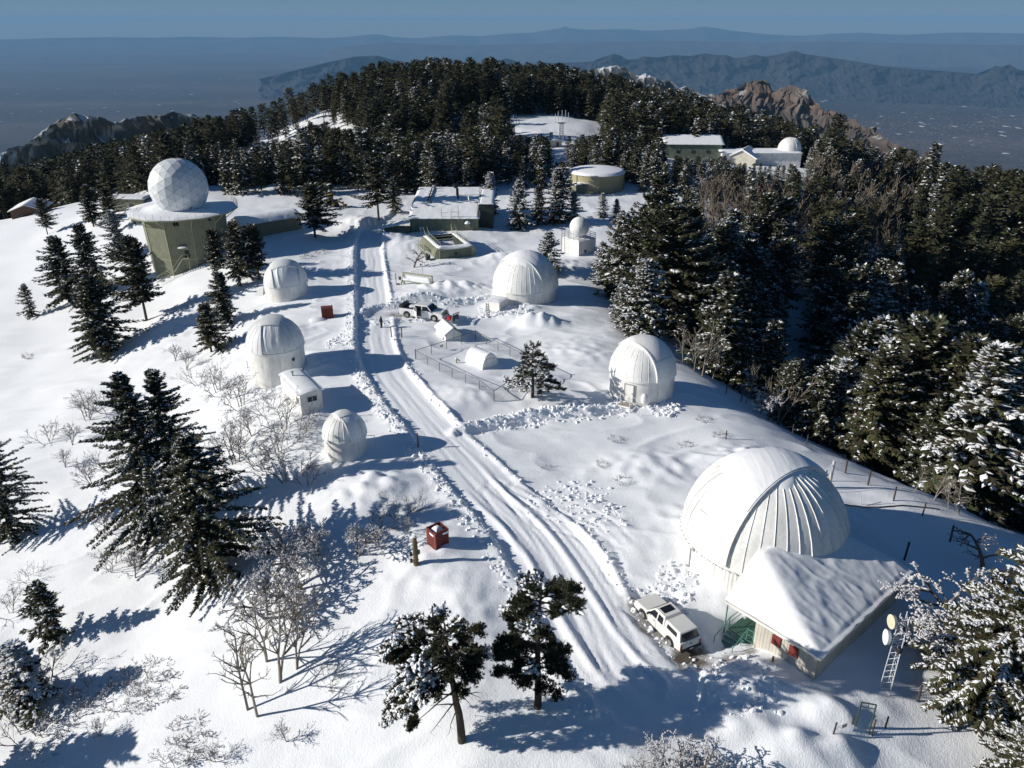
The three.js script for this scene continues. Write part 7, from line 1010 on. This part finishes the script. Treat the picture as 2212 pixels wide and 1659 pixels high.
{ // far clearing: two masts, a hut, a fence line, a box
  const mast = (px, py, top, label) => { const p = at(px, py, 200), h = tallAt(p, px + 2, top), t = thing('antenna_mast', label, 'mast', [p.x, p.y - .5, p.z]), w = .75, q = .62 * h; for (const [x, z] of [[-w, -w], [w, -w], [w, w], [-w, w]]) part(t, 'leg', [rod([x, 0, z], [x * .8, q, z * .8], .09, 5)], M.steel); for (let i = 0; i < 9; i++) { const y = q * i / 9, y2 = q * (i + 1) / 9, k = 1 - .2 * i / 9; for (const z of [-w, w]) part(t, 'brace', [rod([-w * k, y, z * k], [w * k, y2, z * k], .05, 4), rod([w * k, y, z * k], [-w * k, y2, z * k], .05, 4)], M.steel); } part(t, 'platform', [box(2.6, .2, 2.6, 0, q, 0)], M.steel); for (const [x, z, a] of [[-1.3, .9, .9], [1.3, .9, 1], [-2.2, 0, .7], [2.4, 0, .8], [.2, -1.2, .95]]) part(t, 'antenna', [rod([x, q, z], [x, q + (h - q) * a, z], .1, 6)], M.frost); part(t, 'side_arm', [rod([-2.3, q + .2, 0], [2.5, q + .2, 0], .06)], M.steel); return t; };
  mast(1108, 300, 246, 'left one of the two lattice antenna masts before the far wood'); mast(1212, 308, 234, 'right one of the two lattice antenna masts, on the far clearing');
  const p = at(1196, 316, 200), t = thing('far_hut', 'tiny hut with a snowy roof on the far clearing, between the two antenna masts', 'hut', [p.x, p.y - .3, p.z], .2); part(t, 'wall', [box(5, 3, 3.5, 0, 1, 0)], M.tan); const g = snowSlab(5.6, 4, () => 2.5, .5, { nx: 10, nz: 8, seed: 2 }); g.translate(-2.8, 0, -2); part(t, 'snow', [g], M.snow); part(t, 'door', [box(.9, 1.8, .06, 1, .9, 1.77)], M.brown);
  const b = at(1195 + 0, 304, 200), c = thing('far_cabinet', 'little brown cabinet standing on the far clearing left of the right antenna mast', 'cabinet', [b.x - .5, b.y - .2, b.z - 6]); part(c, 'case', [rbox(1.3, 2.4, 1, .05, 0, 1.2)], M.brown); part(c, 'door_panel', [box(1.0, 2, .05, 0, 1.2, .52)], M.tan);
  const f0 = at(1112, 259, 250), f1 = at(1292, 259, 250), fe = thing('far_fence', 'low fence line along the back of the far clearing', 'fence', [f0.x, f0.y, f0.z]); for (let i = 0; i <= 14; i++) { const k = i / 14, x = lerp(f0.x, f1.x, k), z = lerp(f0.z, f1.z, k); part(fe, 'post', [rod([x - f0.x, ground(x, z) - f0.y - .3, z - f0.z], [x - f0.x, ground(x, z) - f0.y + 1.5, z - f0.z], .08, 5)], M.brown); } part(fe, 'rail', [rod([0, 1.2, 0], [f1.x - f0.x, f1.y - f0.y + 1.2, f1.z - f0.z], .05, 4), rod([0, .6, 0], [f1.x - f0.x, f1.y - f0.y + .6, f1.z - f0.z], .05, 4)], M.brown);
}
{ // yellow digger by the far wood
  const p = at(718, 446), t = thing('digger', 'small yellow loader parked on the snow at the edge of the wood', 'loader', [p.x, p.y - .2, p.z], .3), Y = std([.55, .33, .03], { roughness: .5 }); part(t, 'body', [rbox(2.8, 1.1, 1.6, .15, 0, 1.2, 0)], Y); part(t, 'cab', [rbox(1.2, 1.3, 1.4, .1, -.2, 2.3, 0)], M.glass); part(t, 'cab_roof', [rbox(1.4, .14, 1.6, .05, -.2, 3.0, 0)], Y); for (const x of [-.9, 1.0]) for (const z of [-.9, .9]) part(t, 'wheel', [new THREE.CylinderGeometry(.62, .62, .4, 18).rotateX(Math.PI / 2).translate(x, .62, z)], M.tyre); part(t, 'arm', [rod([1.0, 1.5, .5], [2.6, .8, .5], .13), rod([1.0, 1.5, -.5], [2.6, .8, -.5], .13)], Y); part(t, 'bucket', [extr([[2.5, .1], [3.3, .1], [3.4, .5], [2.8, .35], [2.7, 1.1], [2.5, 1.1]], 2).translate(0, 0, -1)], Y);
}
{ // parked car left of the tower
  const p = at(306, 480), t = thing('snowed_car', 'snow covered car parked left of the radar tower', 'car', [p.x, p.y - .1, p.z], .3); part(t, 'body', [rbox(4.2, .7, 1.7, .15, 0, .65)], M.steel); part(t, 'cab', [loft([[[-1.6, .9, -.8], [-1.6, .9, .8], [1.2, .9, .8], [1.2, .9, -.8]], [[-1.2, 1.5, -.65], [-1.2, 1.5, .65], [.4, 1.5, .65], [.4, 1.5, -.65]]])], M.glass); for (const x of [-1.3, 1.3]) for (const z of [-.8, .8]) part(t, 'wheel', [new THREE.CylinderGeometry(.33, .33, .22, 16).rotateX(Math.PI / 2).translate(x, .33, z)], M.tyre); part(t, 'snow', [new THREE.SphereGeometry(1, 16, 8, 0, 6.3, 0, 1.5).scale(1.3, .35, .8).translate(-.4, 1.45, 0)], M.snow);
}
// ---------- broken snow ----------
{
  const r = RNG(606), g = new THREE.IcosahedronGeometry(1, 1), p = g.attributes.position; for (let i = 0; i < p.count; i++) { const v = V().fromBufferAttribute(p, i); v.multiplyScalar(1 + .38 * noi(v.x * 1.7, v.y * 1.7, v.z * 1.7)); v.y *= .72; p.setXYZ(i, v.x, v.y, v.z); } g.computeVertexNormals();
  const L = []; let tries = 0;
  while (L.length < 7500 && tries++ < 420000) { const x = -34 + 60 * r(), z = -34 - 130 * r(); if (x < -30 - (z + 120) * .1) { } const [dr, s] = roadDist(x, z), a = rough(x, z, dr, roadHalf(s)); if (r() > a * .9) continue; const near = Math.abs(dr) < 7; L.push([x, z, (near ? .10 : .12) * (.25 + 1.9 * Math.pow(r(), 3.6)) * (z < -92 ? .85 : 1)]); }
  const im = new THREE.InstancedMesh(g, std([.87, .885, .91], { roughness: .9 }), L.length), m = new THREE.Matrix4(), q = new THREE.Quaternion(), e = new THREE.Euler(); L.forEach(([x, z, s], i) => { m.compose(V(x, ground(x, z) - s * .05, z), q.setFromEuler(e.set(r() * 6, r() * 6, r() * 6)), V(s * (.8 + .6 * r()), s * (.7 + .5 * r()), s * (.8 + .6 * r()))); im.setMatrixAt(i, m); });
  im.name = 'snow_chunks'; tag(im, 'broken lumps of snow along the ploughed edges and dug paths', null, null, 'stuff'); shade(im); scene.add(im);
}
renderer.render(scene, camera);
